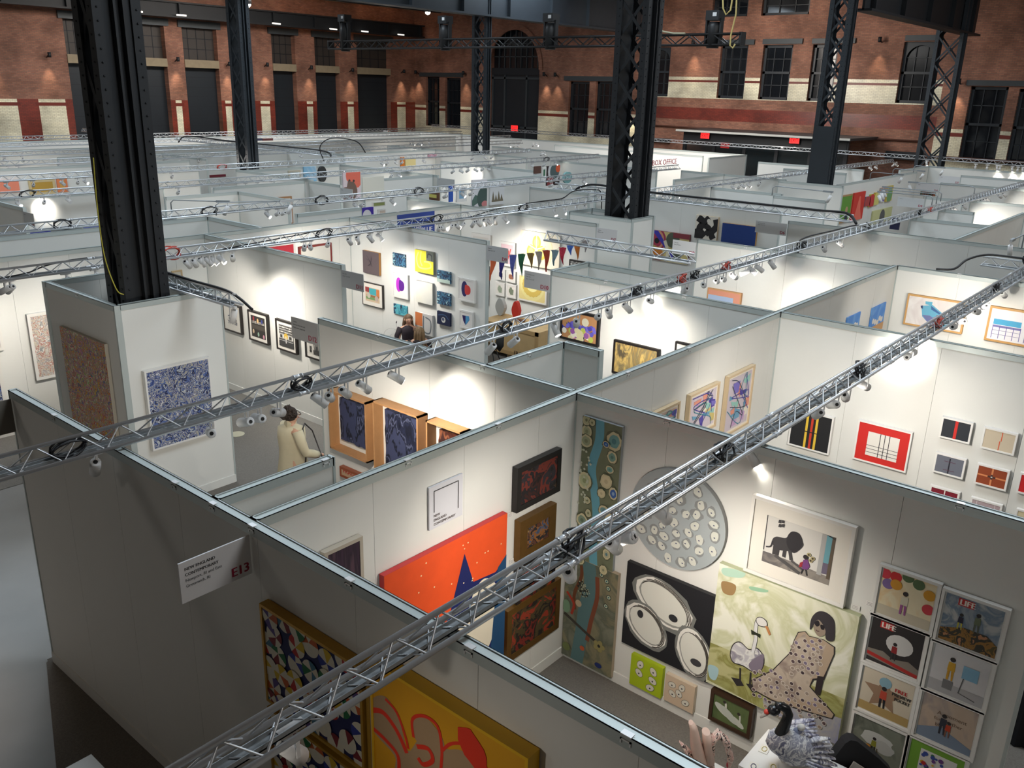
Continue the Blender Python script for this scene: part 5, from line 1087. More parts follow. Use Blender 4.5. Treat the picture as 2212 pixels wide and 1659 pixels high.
blu = swirl([(40, 54, 110), (70, 92, 150), (196, 200, 204), (30, 34, 70), (90, 112, 170), (180, 176, 160), (50, 66, 130), (216, 216, 214), (60, 80, 140)], 9, 1.6, 5, name='blue_dabs')
art('square blue and white swirling painting in a white frame on the near column box', ('y', 11.14), (0, 0), (0, 0), base=blu, out=.07, frame=(.025, (232, 230, 226)), rc=(lambda F: (F.px(311, 803)[0], F.px(452, 776)[0], F.px(333, 974)[1], F.px(311, 803)[1]))(Face(('y', 11.14), .07)))
pal = swirl([(196, 188, 180), (214, 208, 198), (170, 160, 160), (206, 196, 176), (180, 130, 120), (222, 218, 210), (150, 150, 150), (200, 190, 170)], 8, 1.5, 4, name='pale_dabs')
W15 = ('y', 15.5)
art('pale grey dabbed painting in a white frame left of the near column box', W15, (57, 680), (140, 808), base=pal, out=.05, frame=(.05, (228, 226, 220)), rc=(lambda F: (F.px(57, 680)[0], F.px(136, 720)[0], F.px(82, 822)[1], F.px(57, 680)[1]))(Face(W15, .05)))
art('blue dabbed painting in a white frame at the left edge of the view', W15, (0, 0), (0, 0), base=blu, out=.05, frame=(.06, (228, 226, 220)), rc=(lambda F: (F.px(-90, 800)[0], F.px(14, 860)[0], F.px(4, 890)[1], F.px(4, 772)[1]))(Face(W15, .05)))
art('small white framed picture above the blue one at the left edge', W15, (0, 0), (0, 0), base=(214, 210, 204), out=.04, frame=(.05, (228, 226, 220)), rc=(lambda F: (F.px(-60, 700)[0], F.px(6, 730)[0], F.px(4, 757)[1], F.px(4, 650)[1]))(Face(W15, .04)))
art('small pale framed picture seen just right of the near column', W15, (371, 586), (396, 612), base=(216, 210, 196), out=.03, frame=(.03, (196, 170, 130)))
# ------------------------------------------------ black framed prints (x = 9.12)
PX = ('x', 9.12)
def ship(F):
    g = random.Random(1)
    for x in (.3, .45, .62, .78): F.line([(x, .35), (x + .02, .72)], .01, (90, 92, 104))
    for k in range(40): x, y = g.uniform(.2, .88), g.uniform(.4, .82); F.disc(x, y, .014, g.choice([(150, 150, 156), (96, 98, 110), (180, 176, 170), (70, 72, 110)]), n=7)
def nite(F):
    F.rect(0, 0, 1, 1, (52, 48, 46)); F.rect(0, .42, 1, .62, (78, 72, 66)); F.text('LOUIS VUITTON', .06, .36, .07, (220, 214, 204), w=(F.rc[1] - F.rc[0]) * .88, bold=.003)
    for x, y, c in ((.2, .14, (150, 50, 60)), (.5, .2, (230, 190, 130)), (.8, .2, (60, 70, 140)), (.15, .75, (200, 180, 150)), (.5, .84, (150, 180, 160)), (.88, .9, (210, 150, 170))): F.disc(x, y, .028, c, ry=.045, n=8)
def street(F):
    F.rect(0, 0, 1, 1, (150, 148, 144)); g = random.Random(3)
    for y in (.03, .14, .25, .36): F.rect(.02, y, .98, y + .035, (44, 42, 40))
    for k in range(16): F.rect(x := g.uniform(.02, .85), y := g.choice([.08, .18, .3]), x + .08, y + .05, (214, 212, 206))
    F.rect(0, .66, 1, 1, (58, 58, 58)); F.rect(0, .44, 1, .62, (206, 204, 200)); F.disc(.5, .5, .06, (206, 170, 60), n=9); F.rect(.47, .5, .53, .82, (222, 220, 216)); F.line([(0, .72), (1, .72)], .012, (180, 180, 180)); F.rect(.1, .46, .25, .6, (60, 58, 56)); F.rect(.72, .46, .9, .6, (60, 58, 56))
def door_(F):
    F.rect(0, 0, 1, 1, (206, 202, 194)); F.rect(0, .06, 1, .09, (120, 118, 112)); F.disc(.5, .42, .09, (90, 88, 84), ry=.16); F.disc(.5, .42, .065, (180, 176, 168), ry=.13); F.rect(.4, .42, .6, .86, (110, 108, 104)); F.rect(.44, .5, .56, .84, (60, 60, 60))
    for x in (.14, .86): F.disc(x, .24, .05, (80, 78, 76), ry=.05); F.rect(x - .07, .24, x + .07, .42, (150, 148, 142)); F.rect(x - .06, .56, x + .06, .74, (70, 70, 68)); F.disc(x, .84, .03, (50, 48, 46))
    for x in (.34, .42, .5, .58, .66): F.disc(x, .86, .02, (60, 58, 56), ry=.05)
for (u0, v0, u1, v1, dr, lb) in ((479, 651, 517, 722, ship, 'tall ships drawn in pale ink'), (534, 668, 575, 745, nite, 'dark shop front at night with a pale name across it'), (594, 687, 637, 766, street, 'black and white street facade with a yellow spot'), (657, 712, 707, 786, door_, 'arched doorway between two hanging lanterns')):
    F_ = Face(PX, .05); art('black framed print of a ' + lb, PX, (0, 0), (0, 0), base=(224, 220, 212), out=.05, frame=(.028, (36, 30, 28), .008), mtw=(.06, (226, 222, 214)), draw=dr, group='black framed prints', rc=(F_.px(u0, v0)[0], F_.px(u1, v0)[0], F_.px(u1, v1)[1], F_.px(u0, v0)[1]), name='framed_print', cat='print')
# ------------------------------------------------ gold and red pictures on the middle wall
art('gold square painting in a red edged pale frame on the middle partition', W15, (0, 0), (0, 0), base=(206, 204, 196), out=.05, frame=(.04, (120, 44, 40)), draw=lambda F: F.rect(.28, .3, .72, 1, swirl([(206, 170, 70), (190, 154, 60)], 12, 1, 2, soft=True)), rc=(lambda F: (F.px(646, 532)[0], F.px(716, 524)[0], 1.5, F.px(716, 524)[1]))(Face(W15, .05)))
art('deep red picture in a pale frame beside the gold one', W15, (0, 0), (0, 0), base=(168, 34, 50), out=.05, frame=(.05, (206, 204, 200)), rc=(lambda F: (F.px(575, 535)[0], F.px(638, 530)[0], 1.6, F.px(620, 529)[1] + .05))(Face(W15, .05)))
# ------------------------------------------------ the wall of small pictures (x = 12.73)
GW = ('x', 12.73)
def proj(p):
    p = Vector(p) - CAM; f = M3[2].dot(p); return M3[0].dot(p) / f * FPX + CX, M3[1].dot(p) / f * FPX + CY
def bis(fn, lo, hi, t):
    up = fn(hi) > fn(lo)
    for _ in range(40):
        m_ = (lo + hi) / 2
        if (fn(m_) < t) == up: lo = m_
        else: hi = m_
    return lo
def pic(u0, v0, u1, v1, lb, base, frame=None, mtw=None, draw=None, out=.05, side=None, pl=GW, group='small pictures on the wall ending at sign D9'):
    """u0,v0 = top-left corner of the front face, u1 = column of its top-right corner, v1 = lowest row"""
    F_ = Face(pl, out); a0, z1 = F_.px(u0, v0); a1 = bis(lambda a: proj(F_.W(a, z1))[0], a0, a0 + 8, u1)
    lowest = a1 if pl[0] == 'x' else a0; z0 = bis(lambda z: proj(F_.W(lowest, z))[1], z1 - 4, z1, v1)
    return art(lb, pl, (0, 0), (0, 0), base=base, out=out, frame=frame, mtw=mtw, draw=draw, side=side, group=group, rc=(a0, a1, z0, z1))
def blobs(c1_, c2_):
    def f(F): F.disc(.38, .45, .085, c1_, ry=.16); F.poly([(.42, .26), (.62, .24), (.78, .36), (.78, .6), (.62, .72), (.42, .66)], c2_, smooth=True)
    return f
def heart(F): F.poly([(.2, .22), (.5, .22), (.5, .86), (.3, .6)], (38, 28, 90), smooth=False); F.poly([(.5, .22), (.8, .2), (.85, .45), (.5, .86)], (80, 150, 196), smooth=False)
def yell(F):
    F.rect(.62, 0, 1, .42, (84, 92, 86)); F.line([(.68, .3), (.72, .12), (.9, .16), (.92, .4)], .03, (40, 46, 50), smooth=True)
    F.line([(.2, .1), (.1, .4), (.2, .75), (.5, .8), (.85, .7), (.8, .5), (.5, .48)], .035, (236, 234, 120), smooth=True); F.line([(.35, .05), (.3, .45), (.4, .7)], .03, (236, 234, 120), smooth=True)
pic(783, 540, 818, 596, 'grey linen canvas with wooden edge, top of the first column', (96, 84, 88), side=(176, 128, 70), out=.06, draw=lambda F: [F.line([(.4 + .2 * math.sin(k), .3 + .1 * math.cos(k * 2.3)), (.5, .5), (.45 + .15 * math.sin(k * 1.7), .65)], .006, (44, 40, 50), smooth=True) for k in range(8)])
def room_(F): F.rect(0, 0, .28, .35, (150, 60, 60)); F.rect(.28, .04, .78, .5, (70, 170, 180)); F.rect(.78, .05, 1, .6, (206, 124, 70)); F.rect(.1, .52, .95, .66, (150, 106, 70)); F.rect(.05, .66, .9, .85, (120, 156, 100)); F.disc(.25, .58, .06, (206, 196, 180)); F.disc(.8, .7, .06, (190, 170, 160))
pic(782, 607, 826, 668, 'black framed print of a colourful interior below the grey canvas', (214, 190, 160), frame=(.015, (34, 28, 26)), mtw=(.09, (232, 226, 216)), draw=room_)
wat = swirl([(14, 26, 50), (24, 50, 84), (60, 110, 140), (18, 32, 60), (150, 190, 200), (30, 60, 90)], 7, 1, 4, name='water_blue')
wat2 = swirl([(16, 32, 58), (60, 140, 160), (90, 170, 184), (24, 60, 90), (40, 100, 120)], 6, 1, 4, name='water_teal')
pic(848, 545, 875, 578, 'small dark blue underwater picture, top of the second column', wat, out=.03); pic(848, 588, 881, 648, 'white framed magenta and purple rounded shape', (228, 224, 220), frame=(.03, (226, 224, 220)), draw=blobs((178, 50, 190), (84, 24, 130)))
pic(850, 655, 879, 684, 'small teal underwater picture above the seated women', wat2, out=.03)
pic(896, 538, 936, 594, 'yellow canvas with looping lines', (214, 206, 44), out=.06, side=(120, 120, 112), draw=yell)
pic(897, 605, 934, 660, 'pale canvas fading from faint yellow to white', swirl([(206, 206, 170), (212, 212, 204), (206, 206, 200)], 1.5, .3, 2, soft=True), out=.06, side=(150, 150, 146))
pic(897, 673, 934, 728, 'grey canvas with orange side and looping grey line', (190, 190, 188), out=.06, draw=lambda F: (F.rect(0, 0, .42, .62, (196, 116, 70)), F.line([(.5, .1), (.5, .8), (.85, .85), (.9, .3), (.6, .15)], .03, (96, 104, 110), smooth=True)))
pic(944, 583, 972, 614, 'small picture of white water over pale green, top of the third column', wat, out=.05, draw=lambda F: F.rect(0, .7, 1, 1, (180, 200, 190))); pic(944, 629, 972, 662, 'small dark wave picture in the middle of the third column', wat, out=.05)
pic(944, 671, 972, 706, 'small midnight blue picture with a white shell shape', (16, 28, 60), out=.05, draw=lambda F: (F.disc(.5, .6, .06, (190, 190, 186)), F.disc(.48, .55, .035, (60, 70, 100)), F.line([(.1, .3), (.6, .2), (.9, .5)], .015, (60, 90, 130), smooth=True)))
pic(989, 598, 1026, 656, 'white framed navy and red rounded shape', (226, 222, 218), frame=(.035, (226, 224, 220)), draw=blobs((38, 34, 96), (206, 62, 60)))
pic(991, 668, 1021, 714, 'white framed navy and sky blue heart like shape', (226, 222, 218), frame=(.035, (226, 224, 220)), draw=heart)
# ------------------------------------------------ D9 booth far wall (x = 16.35)
DW = ('x', 16.35)
def flower(F):
    F.disc(.42, .5, .5, (222, 208, 160)); F.disc(.42, .5, .48, (226, 216, 184))
    for x, y in ((.42, .3), (.28, .58), (.56, .58)): F.disc(x, y, .13, (206, 176, 70), ry=.17); F.disc(x, y, .08, (222, 200, 110), ry=.1)
    for a in range(5): t = 1.57 + a * 1.256; F.line([(.42, .5), (.42 + .26 * math.cos(t), .5 - .42 * math.sin(t))], .03, (186, 182, 176))
def sun(F):
    F.disc(.5, .35, .52, (222, 206, 140)); F.disc(.5, .35, .38, (226, 216, 150)); F.disc(.5, .3, .2, (232, 226, 160))
    for a in range(18): t = a * .35; F.disc(.5 + .3 * math.cos(t), .35 + .38 * math.sin(t), .07, (206, 180, 90), n=10)
D9g = 'pictures in the booth behind the bunting'
pic(1125, 496, 1210, 585, 'large cream painting with three gold discs like a flower', (232, 224, 204), side=(200, 196, 190), draw=flower, pl=DW, group=D9g); pic(1120, 590, 1182, 660, 'large pale yellow painting of a sun wheel below the cream one', (232, 224, 170), frame=(.04, (222, 220, 216)), draw=sun, pl=DW, group=D9g)
pic(1018, 502, 1060, 560, 'faint white framed drawing nearest the booth corner', (218, 212, 204), frame=(.07, (226, 222, 216)), pl=DW, group=D9g)
pic(1079, 520, 1113, 578, 'white framed pink print with red coral shape', (222, 190, 196), frame=(.06, (228, 226, 222)), draw=lambda F: [F.line([(.5, .95), (.3 + .1 * k, .5), (.2 + .15 * k, .2 + .1 * (k % 2))], .03, (206, 70, 60), smooth=True) for k in range(5)], pl=DW, group=D9g)
for u0, v0, u1, v1, c, lb in ((1073, 580, 1091, 607, (40, 44, 80), 'dark blue small print, upper one of the first pair'), (1094, 584, 1114, 612, (150, 100, 80), 'small brown print, upper one of the second pair'), (1070, 608, 1090, 641, (150, 160, 140), 'small green leaf drawing, lower one of the first pair'), (1094, 612, 1115, 646, (120, 130, 110), 'small dark leaf drawing, lower one of the second pair')):
    pic(u0, v0, u1, v1, lb, (224, 220, 212), frame=(.04, (228, 226, 222)), mtw=(.04, (226, 222, 216)), draw=lambda F, c=c: F.disc(.5, .5, .07, c, ry=.1, wob=.3, g=random.Random(2)), pl=DW, group=D9g)
pic(1230, 560, 1275, 640, 'tall picture with grey and black marks at the end of the bunting', swirl([(206, 206, 200), (150, 150, 148), (40, 40, 44), (190, 190, 186)], 6, 3, 4), frame=(.03, (34, 30, 30)), pl=DW, group=D9g)
art('tall narrow black picture behind the edge of the D9 wall', ('x', 16.35), (0, 0), (0, 0), base=(34, 34, 38), out=.04, rc=(lambda F: (F.px(1049, 590)[0], F.px(1056, 590)[0], F.px(1052, 660)[1], F.px(1052, 575)[1]))(Face(DW, .04)))
# bunting
s0 = onx(1050, 558, 13.6); e0 = onx(1272, 519, 15.2)
pcols = [(190, 90, 50), (50, 46, 120), (84, 90, 160), (50, 104, 70), (140, 110, 60), (176, 166, 154), (176, 70, 44), (120, 150, 160), (190, 50, 70), (70, 110, 190), (206, 120, 50), (150, 146, 146)]
pu = [(1066, 556, 1058, 606), (1083, 556, 1083, 604), (1107, 550, 1108, 603), (1127, 548, 1126, 598), (1147, 546, 1147, 580), (1165, 543, 1163, 583), (1180, 540, 1180, 587), (1198, 540, 1196, 574), (1214, 534, 1216, 572), (1232, 528, 1232, 552), (1248, 524, 1247, 562), (1265, 519, 1264, 545)]
CN = ['rust', 'indigo', 'lilac blue', 'green', 'olive brown', 'sand', 'spotted rust', 'pale blue', 'crimson', 'sky blue', 'orange', 'grey']
r_ = None; pts = []
for k, (u, v, ub, vb) in enumerate(pu):
    X_ = 13.6 + 1.6 * k / 11; t = onx(u, v, X_); b = onx(ub, vb, X_); pts.append(t); hw = .1; mb = MB(); m = mat(pcols[k], .85, noise=.15, nscale=30)
    n = 6; side_ = []
    for j in range(n + 1):
        q = j / n; w_ = hw * (1 - q) ** 1.1 + .004; c = t.lerp(b, q); bow = .02 * math.sin(q * 5 + k)
        side_.append(((c.x + bow, c.y + w_, c.z - (.012 if j == 0 else 0)), (c.x + .02, c.y, c.z), (c.x + bow, c.y - w_, c.z)))
    for p_, q_ in zip(side_, side_[1:]):
        mb.face([p_[0], p_[1], q_[1], q_[0]], m); mb.face([p_[1], p_[2], q_[2], q_[1]], m)
    tag(mb.build('pennant', None, tuple(t)), '%s cloth pennant hanging on the bunting string' % CN[k], 'pennant', 'pennants of the bunting')
mb = MB(); mb.tube([tuple(s0)] + [tuple(p) for p in pts] + [tuple(e0)], .004, mat((200, 196, 190), .7), 5); tag(mb.build('bunting_string', None, tuple(s0)), 'thin string carrying the row of cloth pennants', 'string')
# ------------------------------------------------ D10 wall pictures (x = 11.34)
TW = ('x', 11.34)
def flow(F):
    g = random.Random(11)
    for k in range(26): x = g.uniform(.12, .9); F.line([(.5 + (x - .5) * .3, .95), (x, g.uniform(.35, .7))], .012, g.choice([(70, 110, 60), (96, 130, 70), (60, 90, 56)]))
    F.k += 1
    for k in range(46): x, y = g.gauss(.5, .22), g.gauss(.55, .13); F.disc(x, y, .035, g.choice([(98, 90, 190), (76, 70, 170), (120, 110, 210)]), ry=.05, rot=g.uniform(0, 3), n=7, step=False)
    F.k += 1
    for k in range(30): x, y = g.gauss(.5, .18), g.gauss(.78, .08); F.disc(x, y, .05, g.choice([(222, 214, 170), (206, 150, 160), (150, 90, 160), (190, 200, 90), (230, 226, 210)]), n=9, step=False)
    F.k += 1
    for x, y in ((.42, .3), (.68, .26)): F.disc(x, y, .07, (222, 216, 190), n=12)
D10g = 'pictures on the wall ending at sign D10'
pic(1212, 665, 1295, 750, 'large tan painting of a blue and white flower bouquet in a black frame', (190, 138, 92), frame=(.04, (26, 22, 22)), draw=flow, pl=TW, group=D10g)
pic(1326, 733, 1424, 830, 'gold and brown textured painting in a black frame', swirl([(190, 156, 90), (160, 130, 70), (120, 110, 80), (200, 170, 100), (90, 80, 60)], 3, 1.5, 5, stretch=(2, 2, .7), soft=True), frame=(.035, (28, 22, 20)), pl=TW, group=D10g)
pic(1459, 737, 1500, 790, 'black framed picture corner showing above the long white partition', (222, 218, 208), frame=(.03, (26, 22, 22)), pl=TW, group=D10g)
# oak box frames (x = 6.68)
OK_ = mat((186, 138, 92), .5, name='oak_box_frame', noise=.12, nscale=12)
bl1 = swirl([(18, 22, 40), (34, 40, 66), (24, 28, 48), (90, 96, 124), (30, 36, 60), (18, 22, 36), (60, 66, 96)], 2.2, 9, 4, 'wave', stretch=(1, 1, .45), soft=True, name='dark_folds')
for u0, v0, u1, v1, lb in ((710, 835, 804, 1016, 'largest oak box frame with dark blue folded relief'), (806, 866, 916, 1060, 'second oak box frame with slate blue folded relief'), (920, 908, 1010, 1080, 'third oak box frame with rust coloured relief, mostly hidden')):
    F_ = Face(('x', 6.68), .16); a0_ = F_.px(u0, (v0 + v1) / 2 - 20)[0]; z1_ = F_.px(u0, v0)[1] if u0 != 710 else F_.px(710, 842)[1]
    a1_ = F_.px(u1 - 14, 900 if u0 < 900 else 930)[0]; z0_ = F_.px(u0, v1 - 50 if u0 == 710 else v1 - 10)[1]
    bs = bl1 if u0 != 920 else swirl([(110, 50, 30), (70, 34, 26), (150, 90, 60), (60, 30, 26)], 2.5, 8, 4, 'wave', stretch=(1, 1, .4), soft=True, name='rust_folds')
    org = Vector(F_.W((a0_ + a1_) / 2, z0_, 0)); r_ = empty('box_frame', org); mb = MB(); t_ = .022
    for q in ((a0_, a1_, z1_ - t_, z1_), (a0_, a1_, z0_, z0_ + t_), (a0_, a0_ + t_, z0_, z1_), (a1_ - t_, a1_, z0_, z1_)): mb.box(F_.W(q[0], q[2], .001), F_.W(q[1], q[3], .16), OK_)
    mb.build('frame', r_, org); mb = MB(); mb.box(F_.W(a0_ + t_, z0_ + t_, .002), F_.W(a1_ - t_, z1_ - t_, .012), mat((232, 228, 218), .8)); mb.build('backing', r_, org)
    mb = MB(); g = random.Random(u0); n = 10; i0, i1, j0, j1 = a0_ + .12, a1_ - .1, z0_ + .13, z1_ - .1
    P_ = [(i0 + g.uniform(-.01, .01), j0 + (j1 - j0) * k / n) for k in range(n + 1)] + [(i0 + (i1 - i0) * k / n, j1 + g.uniform(-.01, .01)) for k in range(1, n + 1)] + [(i1 + g.uniform(-.01, .01), j1 - (j1 - j0) * k / n) for k in range(1, n + 1)] + [(i1 - (i1 - i0) * k / n, j0 + g.uniform(-.01, .01)) for k in range(1, n)]
    mb.face([F_.W(p[0], p[1], .07) for p in P_], bs)
    for k in range(len(P_)): a, b = P_[k - 1], P_[k]; mb.face([F_.W(a[0], a[1], .07), F_.W(b[0], b[1], .07), F_.W(b[0], b[1], .012), F_.W(a[0], a[1], .012)], bs)
    mb.build('relief', r_, org); tag(r_, lb, 'artwork', 'oak box frames')
F_ = Face(('x', 6.68), .06); art('small crate like picture with reddish lettering below the largest oak frame', ('x', 6.68), (0, 0), (0, 0), base=(190, 160, 130), out=.06, frame=(.03, (150, 80, 50)), draw=lambda F: F.text('FRAGILE', .08, .5, .09, (176, 50, 36), bold=.006), rc=(F_.px(734, 1008)[0], F_.px(785, 1020)[0], 1.0, F_.px(738, 1008)[1]))
# long wall y = 4.73 far side pictures (booth beyond E13)
F1 = ('y', 4.73); pk = dict(group='pale wood framed abstracts on the long white partition')
def absd(seed):
    def f(F):
        g = random.Random(seed); PAL = [(120, 110, 190), (196, 160, 200), (110, 160, 190), (222, 150, 130), (206, 190, 120), (80, 70, 160), (150, 200, 190), (230, 226, 214)]
        for k in range(16): x, y = g.uniform(.05, .85), g.uniform(.05, .85); w_, h_ = g.uniform(.1, .35), g.uniform(.08, .25); F.poly([(x, y), (x + w_, y + g.uniform(-.1, .1)), (x + w_ * .9, y + h_), (x + g.uniform(-.05, .1), y + h_)], g.choice(PAL))
        for k in range(5): F.line([(g.random(), g.random()) for _ in range(4)], .012, g.choice([(70, 60, 150), (50, 60, 80), (60, 130, 150)]), smooth=True)
    return f
for (u0, vt0, u1, vt1, z0_, sd, lb) in ((1575, 808, 1632, 787, 939, 21, 'tallest pale wood framed violet abstract on the long white partition'), (1492, 850, 1556, 824, 950, 33, 'pale wood framed blue and sand abstract on the long white partition'), (1404, 893, 1470, 866, 960, 44, 'pale framed pinkish abstract mostly hidden behind the long white partition')):
    F_ = Face(F1, .05); art(lb, F1, (0, 0), (0, 0), base=(206, 196, 206) if sd != 44 else (222, 196, 184), out=.05, frame=(.03, (206, 184, 150), .01), mtw=(.03, (232, 226, 214)), draw=absd(sd), rc=(F_.px(u0, vt0)[0], F_.px(u1, vt1)[0], F_.px(u0, z0_)[1], F_.px(u1, vt1)[1]), **pk)
# geometric paintings (x = 11.42)
GP = ('x', 11.42); gg = 'square geometric paintings'
WF = (.022, (236, 234, 230))
def g1(F):
    for x0, x1, c in ((.36, .42, (226, 190, 60)), (.43, .49, (30, 28, 30)), (.49, .55, (200, 60, 36)), (.56, .6, (30, 28, 30)), (.61, .67, (226, 190, 60))): F.rect(x0, 0, x1, 1, c)
    F.rect(.36, .52, .67, .545, (24, 24, 26))
def g2(F):
    F.rect(.2, .2, .82, .84, (232, 228, 220))
    for x in (.44, .53, .62): F.rect(x, .2, x + .014, .84, (24, 24, 26))
    for y in (.56, .65, .74): F.rect(.2, y, .82, y + .012, (24, 24, 26))
def g6(F): F.line([(.5, 0), (.5, .62)], .02, (222, 140, 90)); F.line([(0, .5), (.36, .5)], .02, (222, 140, 90)); F.line([(.64, .5), (1, .5)], .02, (222, 140, 90)); F.line([(.5, .6), (.5, 1)], .02, (222, 140, 90)); F.line([(.36, .5), (.64, .5)], .02, (70, 50, 50)); F.line([(.5, .36), (.5, .64)], .02, (70, 50, 50)); F.rect(.47, .47, .53, .53, (240, 238, 232))
pic(1712, 880, 1802, 984, 'square black painting with yellow and red vertical bars', (24, 25, 28), frame=WF, draw=g1, pl=GP, group=gg)
pic(1855, 906, 1972, 1022, 'square red painting with black crossed lines on a white field', (206, 38, 32), frame=WF, draw=g2, pl=GP, group=gg)
pic(2036, 899, 2103, 960, 'small charcoal painting with one red vertical bar', (40, 44, 52), frame=WF, draw=lambda F: F.rect(.44, 0, .55, 1, (206, 44, 36)), pl=GP, group=gg)
pic(2126, 921, 2200, 985, 'small beige painting with a thin broken orange line', (206, 192, 168), frame=WF, draw=lambda F: (F.rect(.56, 0, .59, .5, (222, 90, 50)), F.rect(.52, .5, .55, 1, (222, 90, 50))), pl=GP, group=gg)
pic(2022, 976, 2088, 1036, 'small slate grey painting with a dark double cross', (106, 110, 122), frame=WF, draw=lambda F: (F.rect(.47, .1, .52, 1, (34, 34, 44)), F.rect(.3, .28, .72, .31, (90, 50, 70)), F.rect(.3, .78, .72, .81, (90, 50, 70))), pl=GP, group=gg)
pic(2112, 1000, 2182, 1062, 'small rust painting with an orange cross and white centre', (150, 68, 34), frame=WF, draw=g6, pl=GP, group=gg)
pic(2010, 1047, 2074, 1105, 'small crimson painting with white lines and a cream knot', (130, 26, 46), frame=WF, draw=lambda F: (F.rect(.49, 0, .53, 1, (240, 236, 230)), F.rect(0, .62, 1, .66, (240, 236, 230)), F.rect(.43, .56, .59, .72, (226, 210, 150)), F.rect(.47, .6, .55, .68, (90, 50, 30))), pl=GP, group=gg)
pic(2098, 1073, 2166, 1135, 'small mauve painting with two pale vertical lines', (184, 164, 168), frame=WF, draw=lambda F: (F.rect(.15, 0, .17, 1, (232, 222, 222)), F.rect(.8, 0, .82, 1, (232, 222, 222))), pl=GP, group=gg)
pic(2196, 1098, 2260, 1160, 'small cream painting with a black line at the edge of the view', (222, 208, 172), frame=WF, draw=lambda F: F.rect(.3, 0, .36, 1, (30, 28, 30)), pl=GP, group=gg)
pic(2204, 1020, 2268, 1080, 'small bright red painting at the edge of the view', (206, 30, 34), frame=WF, pl=GP, group=gg)
# machine paintings (x = 16.38)
MP = ('x', 16.38); TE = (84, 150, 184)
def m1(F):
    p = lambda pts, m, **k: F.poly([(1852 + x / 6.144, 540 + y / 6.144) for x, y in pts], m, f=False, **k)
    p([(850, 740), (1000, 730), (1150, 860), (1230, 980), (1100, 1060), (940, 970), (860, 880)], (104, 170, 196)); p([(905, 680), (1000, 690), (990, 740), (905, 720)], (96, 170, 196)); p([(860, 860), (960, 870), (1150, 1000), (1080, 1090), (930, 960)], (110, 116, 160)); p([(840, 740), (870, 735), (870, 780), (845, 770)], (50, 70, 110)); p([(980, 740), (1140, 870), (1110, 870), (980, 790)], (60, 100, 150))
def m2(F):
    for x0, x1, y0 in ((.06, .5, .32), (.58, 1.2, .24)):
        F.rect(x0, y0, x1, y0 + .18, (70, 160, 200)); F.rect(x0, y0 + .2, x1, y0 + .27, (120, 116, 170))
        for k in range(5): x = x0 + (x1 - x0) * k / 4; F.rect(x, y0 + .2, x + .01, .95, (90, 86, 150))
        for k in range(3): y = .55 + .13 * k; F.rect(x0, y, x1, y + .012, (110, 106, 150))
pic(1962, 634, 2090, 722, 'large white painting of a blue tower machine in a light wood frame', swirl([(226, 220, 214), (216, 208, 204), (232, 228, 224)], 2, 1, 3, soft=True), frame=(.03, (206, 160, 100)), draw=m1, pl=MP, group='large machine paintings', out=.06)
pic(2140, 660, 2290, 760, 'large white painting of blue scaffold structures at the right edge', (226, 224, 228), frame=(.035, (196, 150, 90)), draw=m2, pl=MP, group='large machine paintings', out=.06)
F2 = ('y', 4.73)
sky = swirl([(66, 124, 206), (84, 142, 216), (110, 160, 220)], 3, 1, 2, soft=True, name='sky_blue')
for u0, u1, vt, vb, lb in ((1886, 1915, 652, 720, 'tall narrow sky painting with white domes beside the machine painting'), (1832, 1860, 673, 730, 'smaller sky painting mostly hidden by the partition')):
    F_ = Face(F2, .02); art(lb, F2, (0, 0), (0, 0), base=sky, out=.02, draw=lambda F: ([F.disc(.2 + .15 * k, .52 + .06 * (k % 3), .06, (230, 226, 220), ry=.05) for k in range(5)], F.rect(0, .72, 1, 1, (206, 160, 110))), rc=(F_.px(u0, vt + 8)[0], F_.px(u1, vt)[0], F_.px(u0, vb)[1], F_.px(u1, vt)[1]))
pic(1529, 621, 1602, 700, 'pink bordered painting with a pale blue field', (226, 156, 130), frame=(.025, (214, 160, 110)), draw=lambda F: F.rect(0, .18, .8, 1, (176, 196, 226)), pl=('x', 16.2), group='painting beyond the flower painting')
# beyond the second column (x = 21.9)
BW = ('x', 21.9); fg = 'paintings beyond the second column'
def bird(F):
    F.disc(.15, .3, .36, (160, 50, 80)); F.disc(.15, .3, .3, (206, 150, 110)); F.disc(.15, .3, .24, (170, 50, 80)); F.disc(.2, .34, .08, (20, 16, 24))
    F.poly([(0, .5), (.3, .6), (.45, 1), (0, 1)], (190, 160, 100), smooth=True); F.disc(.22, .78, .2, (196, 120, 40)); F.poly([(.55, .6), (.85, .65), (.8, .95), (.5, .95)], (84, 90, 76)); F.disc(.6, .25, .22, (84, 90, 76)); F.poly([(.05, -.02), (.22, .0), (.66, .85), (.6, .84)], (60, 54, 170)); F.line([(.4, .3), (.5, .7), (.45, 1)], .1, (222, 214, 190), smooth=True); F.rect(.6, .0, 1, .16, (130, 50, 60)); F.disc(.9, .6, .08, (110, 70, 50)); F.poly([(.02, .9), (.3, .86), (.34, 1), (.02, 1)], (120, 30, 40))
def bwp(F):
    K = (26, 22, 22); F.line([(.1, .1), (.35, .3), (.2, .6), (.45, .9)], .2, K, smooth=True); F.line([(.6, .05), (.4, .35), (.65, .55), (.5, .8)], .16, K, smooth=True); F.line([(.9, .1), (.95, .4), (.75, .7), (.85, .95)], .18, K, smooth=True); F.disc(.15, .85, .18, K); F.disc(.6, .2, .06, (226, 218, 204))
pic(1404, 496, 1490, 572, 'colourful bird like abstract painting right of the second column box', (206, 190, 130), side=(110, 50, 50), draw=bird, pl=BW, group=fg, out=.08); pic(1504, 464, 1552, 520, 'black and cream camouflage painting under the crossing truss', (226, 218, 204), side=(190, 170, 140), draw=bwp, pl=BW, group=fg, out=.08)
